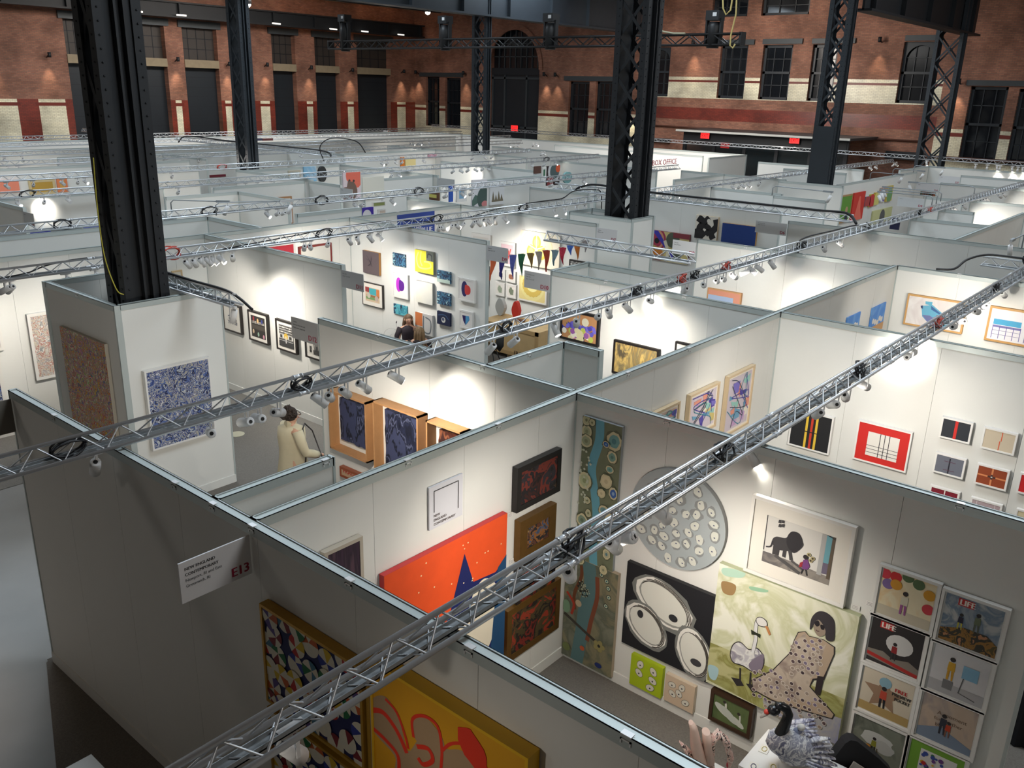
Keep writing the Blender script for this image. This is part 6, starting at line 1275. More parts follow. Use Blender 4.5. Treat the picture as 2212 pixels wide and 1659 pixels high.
pic(1561, 481, 1635, 532, 'plain deep blue canvas left of sign D6', (24, 56, 124), side=(170, 130, 70), pl=BW, group=fg, out=.08); pic(1652, 500, 1672, 545, 'small pink and red picture below sign D6', swirl([(206, 60, 80), (226, 150, 150), (206, 120, 60)], 5, 2, 3), frame=(.03, (30, 26, 26)), pl=('x', 20.42 + 2.5), group=fg)
# far pictures
fp = dict(group='pictures on far partitions')
LQ = ('y', 11.2)
def onA(u0, vt, u1, vb, lb, base, draw=None, frame=None, pl=LQ, out=.05, mtw=None, grp='pictures on far partitions'):
    F_ = Face(pl, out); a0, a1 = F_.px(u0, (vt + vb) / 2)[0], F_.px(u1, (vt + vb) / 2)[0]; return art(lb, pl, (0, 0), (0, 0), base=base, out=out, draw=draw, frame=frame, mtw=mtw, group=grp, rc=(a0, a1, F_.px((u0 + u1) / 2, vb)[1], F_.px((u0 + u1) / 2, vt)[1]))
onA(1811, 422, 1838, 480, 'tall picture with a big green oval and a dark suited figure', (222, 214, 190), lambda F: (F.disc(.5, .42, .8, (96, 150, 50), ry=.55), F.poly([(.55, 1), (.6, .62), (.72, .62), (.85, 1)], (36, 40, 60)), F.disc(.66, .56, .12, (190, 150, 120))), (.05, (170, 130, 80)))
onA(1842, 416, 1866, 474, 'tall red picture with a pale figure', (206, 50, 36), lambda F: F.poly([(.2, 1), (.35, .6), (.5, .15), (.6, .15), (.7, .6), (.9, 1)], (232, 110, 90)))
for u0, vt, u1, vb, c1_, c2_, lb in ((1869, 425, 1880, 445, (120, 110, 130), (176, 60, 60), 'small grey and red picture beside the tall red one'), (1879, 420, 1888, 446, (206, 190, 60), (200, 50, 50), 'small picture with a red vase shape'), (1889, 416, 1899, 442, (214, 180, 60), (220, 210, 120), 'small yellow face picture'),
                                     (1901, 406, 1913, 435, (206, 150, 110), (120, 110, 190), 'small violet and orange figure picture'), (1916, 402, 1928, 434, (214, 190, 90), (110, 160, 100), 'small green and yellow picture by the partition edge'), (1885, 452, 1925, 480, (206, 206, 150), (90, 90, 90), 'wide grey and lime picture behind the arm lamps')):
    onA(u0, vt, u1, vb, lb, c1_, lambda F, c=c2_: F.disc(.5, .6, .3, c, ry=.3))
pic(1991, 397, 2024, 424, 'striped dark green and orange picture beside a pale booth sign', swirl([(60, 80, 60), (34, 40, 36), (110, 50, 40), (90, 110, 90), (190, 90, 50)], 4, .3, 1, stretch=(1, 6, .3)), pl=('x', 35.8), group='pictures on far partitions', out=.06)
pic(1925, 470, 1945, 497, 'dark navy picture edge behind the lamps on the long truss', (26, 26, 60), pl=('x', 23.6), group='pictures on far partitions')
A23 = ('y', 23.3); A31 = ('y', 30.8)
def onAz(*a, **k): return onA(*a, **k)
for u0, vt, u1, vb, c, lb in ((55, 500, 117, 560, (44, 50, 150), 'wide deep blue picture at the far left'), (137, 494, 176, 550, swirl([(110, 116, 190), (150, 156, 210)], 1.2, .5, 2, soft=True), 'hazy lilac blue picture next to the deep blue one'), (185, 490, 222, 545, swirl([(70, 80, 160), (90, 100, 180)], 1.2, .5, 2, soft=True), 'hazy dark blue picture beside the near column')):
    onA(u0, vt, u1, vb, lb, c, pl=A23)
onA(118, 498, 134, 552, 'white picture with brown vertical stripes between the blue ones', (222, 216, 206), lambda F: [F.rect(x, 0, x + .1, 1, (190, 170, 140)) for x in (.3, .6)], pl=A23)
onA(-40, 390, 42, 418, 'wide coral coloured picture at the far left edge', (236, 140, 112), pl=A31); onA(63, 388, 120, 420, 'cream picture with a mustard half disc', (236, 222, 190), lambda F: F.disc(.5, .95, .55, (190, 150, 60)), (.08, (206, 186, 140)), pl=A31); onA(124, 385, 146, 415, 'small cream picture in an orange frame', (236, 222, 196), lambda F: F.disc(.7, .8, .25, (214, 160, 80)), (.08, (226, 130, 80)), pl=A31)
A22 = ('y', 22.4)
onA(519, 461, 574, 500, 'wide blue and green water lily painting', swirl([(66, 84, 170), (90, 110, 190), (110, 150, 120), (70, 90, 180), (160, 190, 150)], 1.6, 2, 3, stretch=(1, 1, 3), name='lily_pond'), pl=A22)
onA(597, 425, 632, 485, 'tall thin wood framed picture with amber streak', (226, 220, 214), lambda F: F.line([(.55, .1), (.6, .5), (.5, .9)], .12, (196, 150, 80), smooth=True), (.05, (176, 130, 90)), pl=A22)
onA(607, 455, 631, 482, 'pale sheet leaning in front of the amber picture', (226, 226, 228), pl=('y', 22.2))
A26 = ('y', 26.3)
onA(657, 360, 684, 392, 'sky blue cloud painting', swirl([(70, 150, 206), (120, 186, 226), (210, 226, 236)], .8, 1, 3, soft=True), pl=A26); onA(624, 368, 650, 392, 'smaller pale blue sky painting beside it', swirl([(150, 200, 224), (220, 226, 226)], .8, 1, 3, soft=True), frame=(.06, (206, 196, 176)), pl=A26)
F_ = Face(A26, .1); art('large black round wall piece', A26, (0, 0), (0, 0), base=(44, 46, 46), out=.1, round_=True, rc=(F_.px(689, 375)[0], F_.px(706, 375)[0], F_.px(698, 393)[1], F_.px(698, 359)[1]), name='round_relief', cat='artwork', group='pictures on far partitions')
onA(742, 372, 779, 431, 'tall pale pink portrait banner with red hair', (214, 200, 206), lambda F: (F.disc(.62, .12, .3, (222, 110, 90), ry=.35, wob=.2, g=random.Random(2)), F.disc(.35, .3, .04, (60, 50, 50)), F.disc(.6, .32, .04, (60, 50, 50)), F.disc(.35, .8, .28, (110, 90, 80), ry=.34, wob=.25, g=random.Random(5))), pl=('y', 21.2), out=.05)
onA(784, 382, 830, 428, 'tall white door like panel beside the portrait banner', (222, 220, 208), pl=('y', 21.6), out=.06)
onA(783, 448, 807, 466, 'violet cutout hanging above the partition', (56, 30, 150), lambda F: F.disc(.4, .95, .14, (220, 216, 220)), pl=('y', 16.9)); onA(806, 436, 832, 446, 'small green landscape strip', (140, 150, 90), frame=(.02, (206, 204, 196)), pl=('y', 17.4)); onA(818, 452, 834, 464, 'small framed picture under the green strip', (206, 190, 176), frame=(.03, (222, 220, 216)), pl=('y', 17.4))
pic(844, 408, 912, 425, 'dark red frieze of pictures behind a truss', swirl([(96, 50, 44), (120, 84, 70), (70, 36, 34), (190, 180, 170)], 1.5, 1, 3), pl=('x', 21.3), group='pictures on far partitions', out=.06); pic(917, 412, 947, 434, 'pale lime picture in a brown frame', (222, 216, 120), frame=(.08, (96, 60, 34)), pl=('x', 21.3), group='pictures on far partitions', out=.07)
A19 = ('y', 19.4)
onA(971, 402, 979, 436, 'narrow cobalt blue picture', (50, 90, 180), pl=A19); onA(987, 404, 1008, 436, 'framed light blue print', (130, 170, 200), frame=(.1, (226, 224, 220)), pl=A19)
def mts(c): return lambda F: (F.poly([(0, .75), (.2, .55), (.4, .6), (.55, .8), (0, 1)], c), F.disc(.75, .7, .3, (70, 90, 84), ry=.35), F.disc(.85, .92, .15, (206, 130, 130), ry=.1))
onA(1020, 388, 1052, 446, 'white photograph with dark green mounds', (222, 220, 222), mts((84, 110, 100)), pl=A19); onA(1059, 396, 1089, 442, 'white photograph of brown mountain peaks', (224, 224, 224), lambda F: [F.poly([(.1 + .2 * k, .85), (.2 + .2 * k, .35 + .15 * (k % 2)), (.34 + .2 * k, .85)], (120, 110, 90)) for k in range(4)], pl=A19)
A18 = ('y', 18.2)
onA(1155, 359, 1169, 375, 'dark brown picture left of the round glasses portrait', (90, 60, 50), pl=A18); onA(1171, 362, 1180, 384, 'narrow green bottle picture', (60, 110, 80), frame=(.06, (222, 220, 214)), pl=A18)
onA(1182, 358, 1209, 400, 'tall dark portrait with a round silver lens', (50, 34, 34), lambda F: (F.disc(.55, .28, .34, (206, 206, 206), ry=.34), F.disc(.58, .3, .25, (80, 96, 96), ry=.25), F.disc(.85, .15, .13, (214, 90, 50)), F.rect(0, .6, .5, 1, (150, 70, 70))), pl=A18)
F_ = Face(A18, .06); art('teal round picture beside the round glasses portrait', A18, (0, 0), (0, 0), base=(130, 176, 176), out=.06, round_=True, rc=(F_.px(1217, 385)[0], F_.px(1236, 385)[0], F_.px(1226, 396)[1], F_.px(1226, 371)[1]), name='round_relief', cat='artwork', group='pictures on far partitions')
onA(437, 378, 488, 383, 'long dark red strip banner', (120, 34, 50), pl=('y', 34.2))
onA(352, 374, 366, 388, 'dark upright panel by the far left of the slim column', (90, 96, 116), pl=('y', 34.2)); onA(866, 339, 874, 360, 'narrow orange picture in the distance', (226, 130, 40), pl=('y', 30.6)); onA(876, 344, 898, 360, 'pale yellow picture beside the orange one', (232, 214, 150), pl=('y', 30.6)); onA(925, 333, 958, 341, 'wide pink patterned picture in the distance', (206, 150, 170), pl=('y', 30.6))
onA(553, 299, 567, 304, 'small dark abstract in the far row', (90, 90, 120), pl=('y', 38.4)); onA(568, 299, 590, 304, 'small reddish abstract in the far row', (150, 90, 90), pl=('y', 38.4))
# box office lettering
F = Face(('y', 20.2), .02); a0, z0 = F.px(1412, 358); a1 = F.px(1457, 358)[0]
vv, ff = textmesh('BOX OFFICE'); F.text('BOX OFFICE', 1408, 358, .32, (196, 90, 110), f=False, w=a1 - a0 + .3, bold=.02); tag(F.mb.build('wall_lettering', None, F.W(a0, z0, 0)), 'red box office lettering on the far white wall', 'lettering')
# ================================================================ people
def vplane(u, v, B):
    n = Vector((fw[0], fw[1], 0)).normalized(); d = ray(u, v); return CAM + d * (((Vector(B) - CAM).dot(n)) / d.dot(n))
SKIN = mat((206, 160, 134), .55, name='skin')
def skinmesh(name, J, E, mats_, parent, loc, root=0):
    import bmesh
    me = bpy.data.meshes.new(name); bm = bmesh.new(); lay = bm.verts.layers.skin.verify(); vv = []
    for i, j in enumerate(J):
        v = bm.verts.new(j[:3]); v[lay].radius = (j[3], j[4] if len(j) > 4 else j[3]); v[lay].use_root = (i == root); vv.append(v)
    for a, b in E: bm.edges.new((vv[a], vv[b]))
    bm.to_mesh(me); bm.free(); me.materials.append(mats_)
    o = bpy.data.objects.new(name, me); col.objects.link(o); o.parent = parent
    k_ = o.modifiers.new('skin', 'SKIN'); k_.use_smooth_shade = True
    s = o.modifiers.new('sub', 'SUBSURF'); s.levels = 1; s.render_levels = 2
    return o
def body(parent, sit=False, armR=None, armL=None, h=1.66, name='body'):
    """local frame: +y is forward; armR/armL = (elbow, wrist)"""
    k = h / 1.66; hip = .46 if sit else .88; d = 0 if not sit else .0
    J = [(0, 0, hip, .13, .1), (0, 0, hip + .2, .11, .085), (0, 0, hip + .4, .13, .09), (0, 0, hip + .52, .07), (0, 0.01, hip + .58, .045), (0, .02, hip + .66, .075, .09), (0, .025, hip + .74, .075, .09)]
    E = [(0, 1), (1, 2), (2, 3), (3, 4), (4, 5), (5, 6)]
    for s, arm in ((1, armR), (-1, armL)):
        el, wr = arm or ((s * .22, -.02, hip + .22), (s * .22, .08, hip + .0)); b = len(J)
        J += [(s * .17, 0, hip + .47, .055), (el[0], el[1], el[2], .042), (wr[0], wr[1], wr[2], .027)]; E += [(3, b), (b, b + 1), (b + 1, b + 2)]
        dr = (Vector(wr) - Vector(el)).normalized(); pm = Vector(wr) + dr * .06; J.append((*pm, .03, .018)); E.append((b + 2, b + 3))
        side = dr.cross(Vector((0, 0, 1))).normalized() if abs(dr.z) < .95 else Vector((0, 1, 0))
        for f in range(4):
            a = pm + side * (.024 * (f - 1.5)) + dr * .03; c = a + dr * (.035 + .006 * (1 if f in (1, 2) else 0)) + Vector((0, 0, -.018)); i = len(J); J += [(*a, .009), (*c, .008)]; E += [(b + 3, i), (i, i + 1)]
        a = Vector(wr) + dr * .02 - side * .035; c = a + dr * .035 - side * .01; i = len(J); J += [(*a, .01), (*c, .009)]; E += [(b + 2, i), (i, i + 1)]
    for s in (1, -1):
        b = len(J)
        if sit: J += [(s * .09, .05, hip - .02, .085), (s * .1, .42, hip, .06), (s * .1, .42, .1, .035), (s * .1, .54, .04, .035)]
        else: J += [(s * .09, 0, hip - .1, .085), (s * .09, .01, .48, .055), (s * .09, -.01, .09, .035), (s * .09, .12, .03, .035)]
        E += [(0, b), (b, b + 1), (b + 1, b + 2), (b + 2, b + 3)]
    J = [(j[0] * k, j[1] * k, j[2] * k) + tuple(j[3:]) for j in J]
    return skinmesh(name, J, E, SKIN, parent, None)
def face(parent, c, hairless=True):
    """eyes, nose, mouth, ears on a head centred at c (local), facing +y"""
    mb = MB(); x, y, z = c
    for s in (-1, 1): mb.ball((x + s * .03, y + .082, z + .01), (.011, .007, .007), mat((240, 238, 232), .3), 8); mb.ball((x + s * .03, y + .087, z + .01), (.005, .004, .005), mat((50, 34, 26), .3), 6); mb.ball((x + s * .078, y, z), (.012, .02, .03), SKIN, 8); mb.box((x + s * .045, y + .084, z + .028), (x + s * .015, y + .09, z + .033), mat((70, 48, 36), .7))
    mb.tube([(x, y + .085, z + .01), (x, y + .108, z - .022), (x, y + .088, z - .028)], [.007, .012, .008], SKIN, 8); mb.ball((x, y + .085, z - .052), (.024, .008, .007), mat((176, 84, 80), .5), 8); return mb.build('face_features', parent)
def hair_strands(mb, c, R_, L_, m, n, seed, back=True, curly=False):
    g = random.Random(seed)
    for k in range(n):
        a = g.uniform(-.35, math.pi + .35) + math.pi; el = g.uniform(.1, 1.4); p = Vector(c) + Vector((R_ * math.cos(a) * math.cos(el), R_ * math.sin(a) * math.cos(el), R_ * 1.05 * math.sin(el)))
        pts = [p]; d = (p - Vector(c)).normalized()
        for j in range(5):
            t = (j + 1) / 5
            if curly: q = p + d * (.03 * t) + Vector((g.uniform(-.02, .02), g.uniform(-.02, .02), g.uniform(-.02, .012) - .02 * t))
            else: q = Vector((c[0] + (p.x - c[0]) * (1 + .25 * t), c[1] + (p.y - c[1]) * (1 + .15 * t), p.z - L_ * t * (1 - .3 * math.sin(el)))) + Vector((.01 * math.sin(6 * t + k), 0, 0))
            pts.append(q)
        mb.tube([tuple(q) for q in pts], [.016, .018, .018, .016, .013, .006] if not curly else [.014, .014, .013, .012, .01, .006], m, 5)
# standing woman in the beige coat
pw = onz(628, 900, 1.56); yawp = R(-100)
P1 = empty('person', (pw.x, pw.y, 0), yawp)
body(P1, armR=((.25, .05, 1.12), (.2, .3, 1.0)), armL=((-.25, .0, 1.1), (-.2, .22, .98)))
COAT = mat((206, 196, 166), .8, name='beige_coat', noise=.08, nscale=10)
mb = MB(); mb.tube([(0, 0, 1.46), (0, 0, 1.41), (0, -.005, 1.28), (0, -.005, 1.1), (0, 0, .95), (0, -.01, .75), (0, -.01, .52)], [.07, .19, .2, .185, .2, .225, .25], COAT, 18, sq=.62); 
mb.tube([(.18, 0, 1.4), (.25, .02, 1.24), (.27, .06, 1.1), (.24, .2, 1.04), (.205, .27, 1.0)], [.075, .07, .065, .058, .05], COAT, 10); mb.tube([(-.18, 0, 1.4), (-.25, .0, 1.24), (-.27, .0, 1.1), (-.24, .12, 1.03), (-.21, .19, .99)], [.075, .07, .065, .058, .05], COAT, 10)
mb.build('coat', P1); mb = MB(); mb.tube([(0, .06, 1.45), (0, -.08, 1.47)], .05, COAT, 10); mb.build('collar', P1)
mb = MB(); HR = mat((58, 46, 38), .8, name='dark_curly_hair'); mb.ball((0, -.005, 1.6), (.095, .1, .105), HR, 14); hair_strands(mb, (0, -.01, 1.6), .1, .1, HR, 110, 5, curly=True); hair_strands(mb, (0, -.02, 1.56), .1, .1, HR, 60, 8, curly=True); mb.build('hair', P1)
face(P1, (0, .03, 1.58)); mb = MB(); GK = mat((20, 20, 22), .3)
for s in (-1, 1):
    pts = [(s * .033 + .026 * math.cos(t * .5236), .125, 1.59 + .018 * math.sin(t * .5236)) for t in range(13)]; mb.tube(pts, .003, GK, 5); mb.bar((s * .06, .12, 1.595), (s * .085, .0, 1.6), .004, .006, GK)
mb.build('glasses', P1)
mb = MB(); 
for s in (-1, 1): mb.tube([(s * .09, 0, .56), (s * .09, .0, .3), (s * .09, -.01, .1)], [.075, .06, .05], mat((40, 38, 40), .8), 10)
mb.build('trousers', P1); mb = MB()
for s in (-1, 1): mb.box((s * .09 - .045, -.06, .006), (s * .09 + .045, .19, .08), mat((24, 22, 22), .4))
mb.build('shoes', P1)
tag(P1, 'person with dark curly hair and glasses in a long beige coat, standing in the aisle', 'person')
def loc2w(P_, p): return tuple(Matrix.Translation(P_.location) @ Matrix.Rotation(P_.rotation_euler[2], 4, 'Z') @ Vector(p))
BAG = empty('shoulder_bag', loc2w(P1, (.3, .17, .72)), yawp); mb = MB(); mb.box((-.05, -.16, 0), (.05, .16, .22), mat((110, 74, 88), .5, name='plum_leather')); mb.box((.05, -.16, .1), (.056, .16, .22), mat((98, 64, 78), .5)); mb.build('bag_body', BAG, bevel=.02)
mb = MB(); mb.tube([(0, -.14, .2), (-.03, -.1, .4), (-.12, -.09, .7), (-.2, -.02, .74), (-.22, .1, .6), (-.08, .14, .3), (0, .14, .2)], .01, mat((30, 26, 28), .5), 6); mb.build('strap', BAG); tag(BAG, 'plum leather bag on a dark strap carried by the person in the beige coat', 'bag')
mb = MB(); q = Vector(loc2w(P1, (.17, .4, 1.0))); mb.bar(q, q + Vector((.05, -.13, .05)), .075, .01, GK); tag(mb.build('phone', None, tuple(q)), 'dark phone held by the person in the beige coat', 'phone')
# two seated women
def seated(u, v, zh, yaw, label, top, hairc, seed, faceit, L_=.35):
    p = onz(u, v, zh); P_ = empty('person', (p.x, p.y, 0), yaw)
    body(P_, sit=True, armR=((.26, .1, .66), (.08, .3, .74)), armL=((-.26, .1, .66), (-.06, .3, .72)))
    mb = MB(); m = mat(top, .85, name='dark_top', noise=.1); mb.tube([(0, 0, 1.02), (0, 0, .97), (0, 0, .85), (0, 0, .65), (0, 0, .46)], [.08, .18, .19, .165, .19], m, 16, sq=.62)
    for s in (-1, 1): mb.tube([(s * .17, 0, .96), (s * .25, .05, .8), (s * .265, .11, .67), (s * .15, .23, .7)], [.07, .062, .055, .045], m, 10)
    mb.build('top', P_); mb = MB(); t_ = mat((36, 36, 44), .85)
    for s in (-1, 1): mb.tube([(s * .09, 0, .47), (s * .1, .42, .47), (s * .1, .44, .4), (s * .1, .42, .1)], [.1, .085, .07, .055], t_, 10)
    mb.build('trousers', P_); mb = MB(); H_ = mat(hairc, .6, name='long_brown_hair', noise=.3, nscale=30); mb.ball((0, -.01, 1.16), (.088, .098, .1), H_, 14)
    hair_strands(mb, (0, -.01, 1.15), .095, L_, H_, 90, seed); mb.build('hair', P_); face(P_, (0, .035, 1.14)); mb = MB()
    for s in (-1, 1): mb.box((s * .1 - .045, .36, .006), (s * .1 + .045, .6, .08), mat((24, 22, 22), .4))
    mb.build('shoes', P_); tag(P_, label, 'person')
    c = empty('folding_stool', (p.x, p.y, 0), yaw); mb = MB(); mb.box((-.2, -.2, .34), (.2, .16, .38), BLACK); mb.build('seat', c)
    for sx in (-.17, .17):
        for sy in (-.17, .13): mb = MB(); mb.tube([(sx, sy, .006), (sx, sy, .34)], .012, ALU2, 8); mb.build('leg', c)
    tag(c, 'black topped stool under the ' + ('facing' if faceit else 'turned away') + ' long haired person', 'stool')
cdir = math.atan2(-fw[1], -fw[0]) - math.pi / 2
seated(882, 690, 1.14, cdir + .25, 'person with long brown hair and a dark top, sitting and facing the camera', (40, 32, 40), (96, 72, 52), 3, True)
seated(905, 717, 1.14, cdir + math.pi + .5, 'person with long fair brown hair sitting with their back to the camera', (44, 36, 36), (132, 104, 72), 6, False, .45)
# white wire stand with black handle beside them
q = onz(866, 735, .5); mb = MB(); K_ = mat((206, 204, 200), .4)
W_ = lambda u, v: tuple(vplane(u, v, q))
mb.tube([W_(872, 760), W_(858, 722), W_(856, 700), W_(862, 688), W_(873, 685)], .012, K_, 6); mb.tube([W_(856, 698), W_(860, 688), W_(873, 684)], .018, GK, 6); mb.tube([W_(849, 745), W_(857, 716)], .014, GK, 6)
for cx__, cy__, r__ in ((845, 722, 13), (850, 728, 7)): mb.tube([W_(cx__ + r__ * 1.2 * math.cos(a * .3927), cy__ + r__ * math.sin(a * .3927)) for a in range(17)], .006, K_, 5)
tag(mb.build('wire_stand', None, tuple(q)), 'white wire loop stand with a black handle beside the seated people', 'stand')
# ================================================================ crate desk in the D9 booth
PLY = mat((206, 172, 122), .6, name='plywood', noise=.14, nscale=5)
def crate(label, x0, x1, y0, y1, z0, z1, txt):
    r_ = empty('wooden_crate', ((x0 + x1) / 2, (y0 + y1) / 2, z0)); o_ = r_.location; mb = MB(); mb.box((x0, y0, z0 + .1), (x1, y1, z1), PLY); mb.build('box', r_, o_)
    mb = MB(); F = Face(('x', x0), 0)
    for a, b, e, f in ((y0, y1, z1 - .09, z1), (y0, y1, z0 + .1, z0 + .19), (y0, y0 + .09, z0 + .1, z1), (y1 - .09, y1, z0 + .1, z1)): mb.box((x0 - .02, a, e), (x0, b, f), mat((190, 154, 104), .6))
    mb.build('battens', r_, o_); mb = MB()
    for y in (y0 + .1, (y0 + y1) / 2, y1 - .1): mb.box((x0, y - .05, z0), (x1, y + .05, z0 + .1), mat((120, 96, 66), .7))
    mb.build('skids', r_, o_); F = Face(('x', x0), .022); F.rc = (-y1, -y0, z0, z1)
    for t, x, y, s in txt: F.text(t, x, y, s, (44, 30, 26), bold=.006)
    F.mb.build('lettering', r_, o_); return tag(r_, label, 'crate')
cr0 = onz(1050, 690, .78); cr1 = onz(1175, 720, .78)
crate('long plywood crate stencilled fragile used as a desk behind the bunting', cr0.x - .05, cr0.x + .75, cr1.y + .1, cr0.y + .1, .006, .78, [('FRAGILE', .6, .82, .13), ('FRAGILE', .05, .75, .13), ('||', .08, .3, .15)])
for (u, v, w_, h_, c, lb, pr) in ((1079, 681, .26, .42, (186, 186, 182), 'rounded grey cutout sculpture standing on the plywood crate', 0), (1112, 690, .2, .44, (206, 50, 36), 'rounded red cutout sculpture standing on the plywood crate', 1)):
    b = onz(u, v, .79); mb = MB(); m = mat(c, .5); n = 20; P_ = []
    for k in range(n): a = 2 * math.pi * k / n; rr = 1 + .1 * math.cos(4 * a); P_.append((w_ / 2 * rr * math.cos(a), h_ / 2 + h_ / 2 * math.sin(a)))
    f_ = [(b.x, b.y - p[0], .781 + p[1]) for p in P_]; g_ = [(b.x + .1, b.y - p[0], .781 + p[1]) for p in P_]; mb.face(f_, m); mb.face(g_[::-1], m)
    for k in range(n): mb.face([f_[k - 1], f_[k], g_[k], g_[k - 1]], m)
    tag(mb.build('cutout_sculpture', None, (b.x, b.y, .781)), lb, 'sculpture')
b = onz(1128, 694, .79); mb = MB(); mb.tube([(b.x, b.y, .781), (b.x, b.y, .83)], [.06, .09], mat((96, 50, 40), .4), 12); tag(mb.build('small_bowl', None, (b.x, b.y, .781)), 'small dark red bowl on the plywood crate', 'bowl')
def blackchair(label, u, v, z=.5, rz=0):
    b = onz(u, v, z); r_ = empty('shell_chair', (b.x, b.y, 0), rz); mb = MB(); mb.tube([(0, -.2, .46), (0, .0, .44), (0, .18, .46)], [.14, .22, .16], BLACK, 14, sq=.12); mb.build('seat', r_)
    mb = MB(); mb.tube([(0, .2, .46), (0, .26, .62), (0, .3, .8)], [.14, .2, .12], BLACK, 14, sq=.12); mb.build('backrest', r_)
    for sx in (-.17, .17):
        for sy in (-.2, .2): mb = MB(); mb.tube([(sx * .6, sy * .6, .44), (sx * 1.2, sy * 1.2, .006)], .011, ALU2 if 'wing' in label else BLACK, 8); mb.build('leg', r_)
    return tag(r_, label, 'chair')
blackchair('black shell chair with wing shaped backrest beside the crate desk', 1155, 715, .45, R(120)); blackchair('black chair at the edge of the D9 wall under the truss', 1056, 752, .45, R(200))
# ================================================================ booth E13 sculptures and table
tb0 = onz(1600, 1639, .85); tb1 = onz(1660, 1575, .85)
# white table aligned with the booth
tx0, tx1 = tb1.x - .55, tb1.x; ty1 = tb1.y; ty0 = ty1 - .95
tbl = empty('display_table', ((tx0 + tx1) / 2, (ty0 + ty1) / 2, 0)); mb = MB(); mb.box((tx0, ty0, .81), (tx1, ty1, .85), mat((232, 230, 226), .5)); mb.build('tabletop', tbl, tbl.location); mb = MB(); mb.box((tx0 + .03, ty0 + .03, .006), (tx1 - .03, ty1 - .03, .81), mat((222, 220, 216), .6)); mb.build('plinth', tbl, tbl.location)
tag(tbl, 'white display table under the black necked swan sculpture', 'table')
SB = onz(1735, 1652, .86); V_ = lambda u, v, dz=0: vplane(u, v, SB)
FE = swirl([(206, 206, 210), (170, 172, 182), (120, 122, 140), (222, 222, 222), (90, 92, 116)], 9, 2, 4, name='painted_feathers', soft=True); FE2 = swirl([(120, 122, 150), (206, 206, 212), (80, 82, 116), (186, 186, 196)], 14, 1, 3, name='blue_grey_feathers', soft=True)
sw = empty('swan_sculpture', SB); o_ = SB; away = Vector((fw[0], fw[1], 0)).normalized() * .06
def L3(pts): return [tuple(V_(u, v)) for u, v in pts]
mb = MB(); mb.tube(L3([(1662, 1612), (1672, 1606), (1690, 1604), (1715, 1612), (1742, 1618), (1770, 1616), (1795, 1608)]), [.05, .1, .135, .15, .13, .08, .03], FE, 18); mb.build('body', sw, o_)
SWB = mat((22, 24, 28), .25, name='glossy_black'); mb = MB(); mb.tube(L3([(1682, 1598), (1688, 1582), (1697, 1562), (1703, 1543), (1698, 1530), (1686, 1525), (1676, 1526)]), [.065, .05, .042, .038, .036, .034, .034], SWB, 14); mb.ball(tuple(V_(1672, 1533)), (.055, .05, .042), SWB, 14); mb.build('neck', sw, o_)
mb = MB(); mb.tube(L3([(1659, 1538), (1651, 1544), (1642, 1550)]), [.026, .02, .01], mat((176, 168, 160), .4), 10, sq=.6); mb.build('bill', sw, o_); mb = MB(); mb.ball(tuple(V_(1657, 1538)), (.026, .026, .02), mat((206, 60, 44), .4), 10); mb.build('red_knob', sw, o_)
g = random.Random(4); mb = MB()
for k in range(7): a = L3([(1728, 1600 + k * 3), (1755 + k * 3, 1590 + k * 8), (1790 + 2 * k, 1588 + k * 11)]); a = [tuple(Vector(p) - away * (.6 + .3 * k)) for p in a]; mb.tube(a, [.03, .042, .014], FE2 if k % 2 else FE, 8, sq=.4)
mb.build('near_wing', sw, o_); mb = MB()
for k in range(5): a = L3([(1712, 1592 - k * 3), (1740, 1585 - k * 2), (1768, 1588 - k * 4)]); a = [tuple(Vector(p) + away * (.4 * k)) for p in a]; mb.tube(a, [.028, .034, .012], FE2, 8, sq=.45)
mb.build('far_wing', sw, o_); mb = MB(); mb.ball(tuple(V_(1731, 1571)), (.035, .03, .026), mat((214, 210, 204), .5), 10); mb.tube(L3([(1716, 1586), (1724, 1580), (1730, 1574)]), [.04, .035, .02], mat((120, 126, 150), .5), 10); mb.build('small_figure', sw, o_)
tag(sw, 'painted swan sculpture with a glossy black neck and red bill base', 'sculpture')
g = random.Random(2)
for k, (x, y) in enumerate(((.06, .1), (.16, .22), (.07, .33), (.2, .42), (.09, .53), (.3, .08), (.31, .27), (.2, .62))):
    cx_, cy_ = tx0 + x, ty1 - y; r_ = empty('jewellery_card', (cx_, cy_, .851), g.uniform(-.3, .3)); mb = MB(); mb.box((-.05, -.035, .0005), (.05, .035, .004), mat((232, 228, 218), .6)); mb.build('card', r_); mb = MB(); mb.tube([(.03 * math.cos(a * .785), .02 * math.sin(a * .785), .006) for a in range(9)], .003, mat((206, 190, 110) if k % 2 else (70, 66, 110), .3, .6), 5); mb.build('ornament', r_)
    tag(r_, 'small white jewellery card with a loop, %s from the far corner of the display table' % ORD[k], 'card', 'jewellery cards on the display table')
PK = swirl([(222, 190, 176), (206, 160, 150), (232, 210, 196), (40, 26, 28), (214, 176, 160)], 16, 1.5, 2, name='pink_speckled'); PK2 = mat((226, 196, 180), .5, noise=.1, nscale=10)
PB = onz(1535, 1690, .7); V2 = lambda u, v: tuple(vplane(u, v, PB)); ps = empty('wing_sculpture', PB)
mb = MB(); mb.tube([V2(1492, 1560), V2(1498, 1572), V2(1502, 1600), V2(1512, 1640), V2(1520, 1690)], [.03, .05, .07, .1, .12], PK2, 12, sq=.6); mb.tube([V2(1525, 1580), V2(1528, 1600), V2(1530, 1640)], [.05, .06, .08], PK2, 12, sq=.6); mb.build('bodies', ps, PB)
mb = MB(); mb.tube([V2(1468, 1602), V2(1484, 1622), V2(1500, 1645), V2(1516, 1680)], [.015, .06, .085, .07], PK, 12, sq=.3); mb.build('spotted_wing', ps, PB)
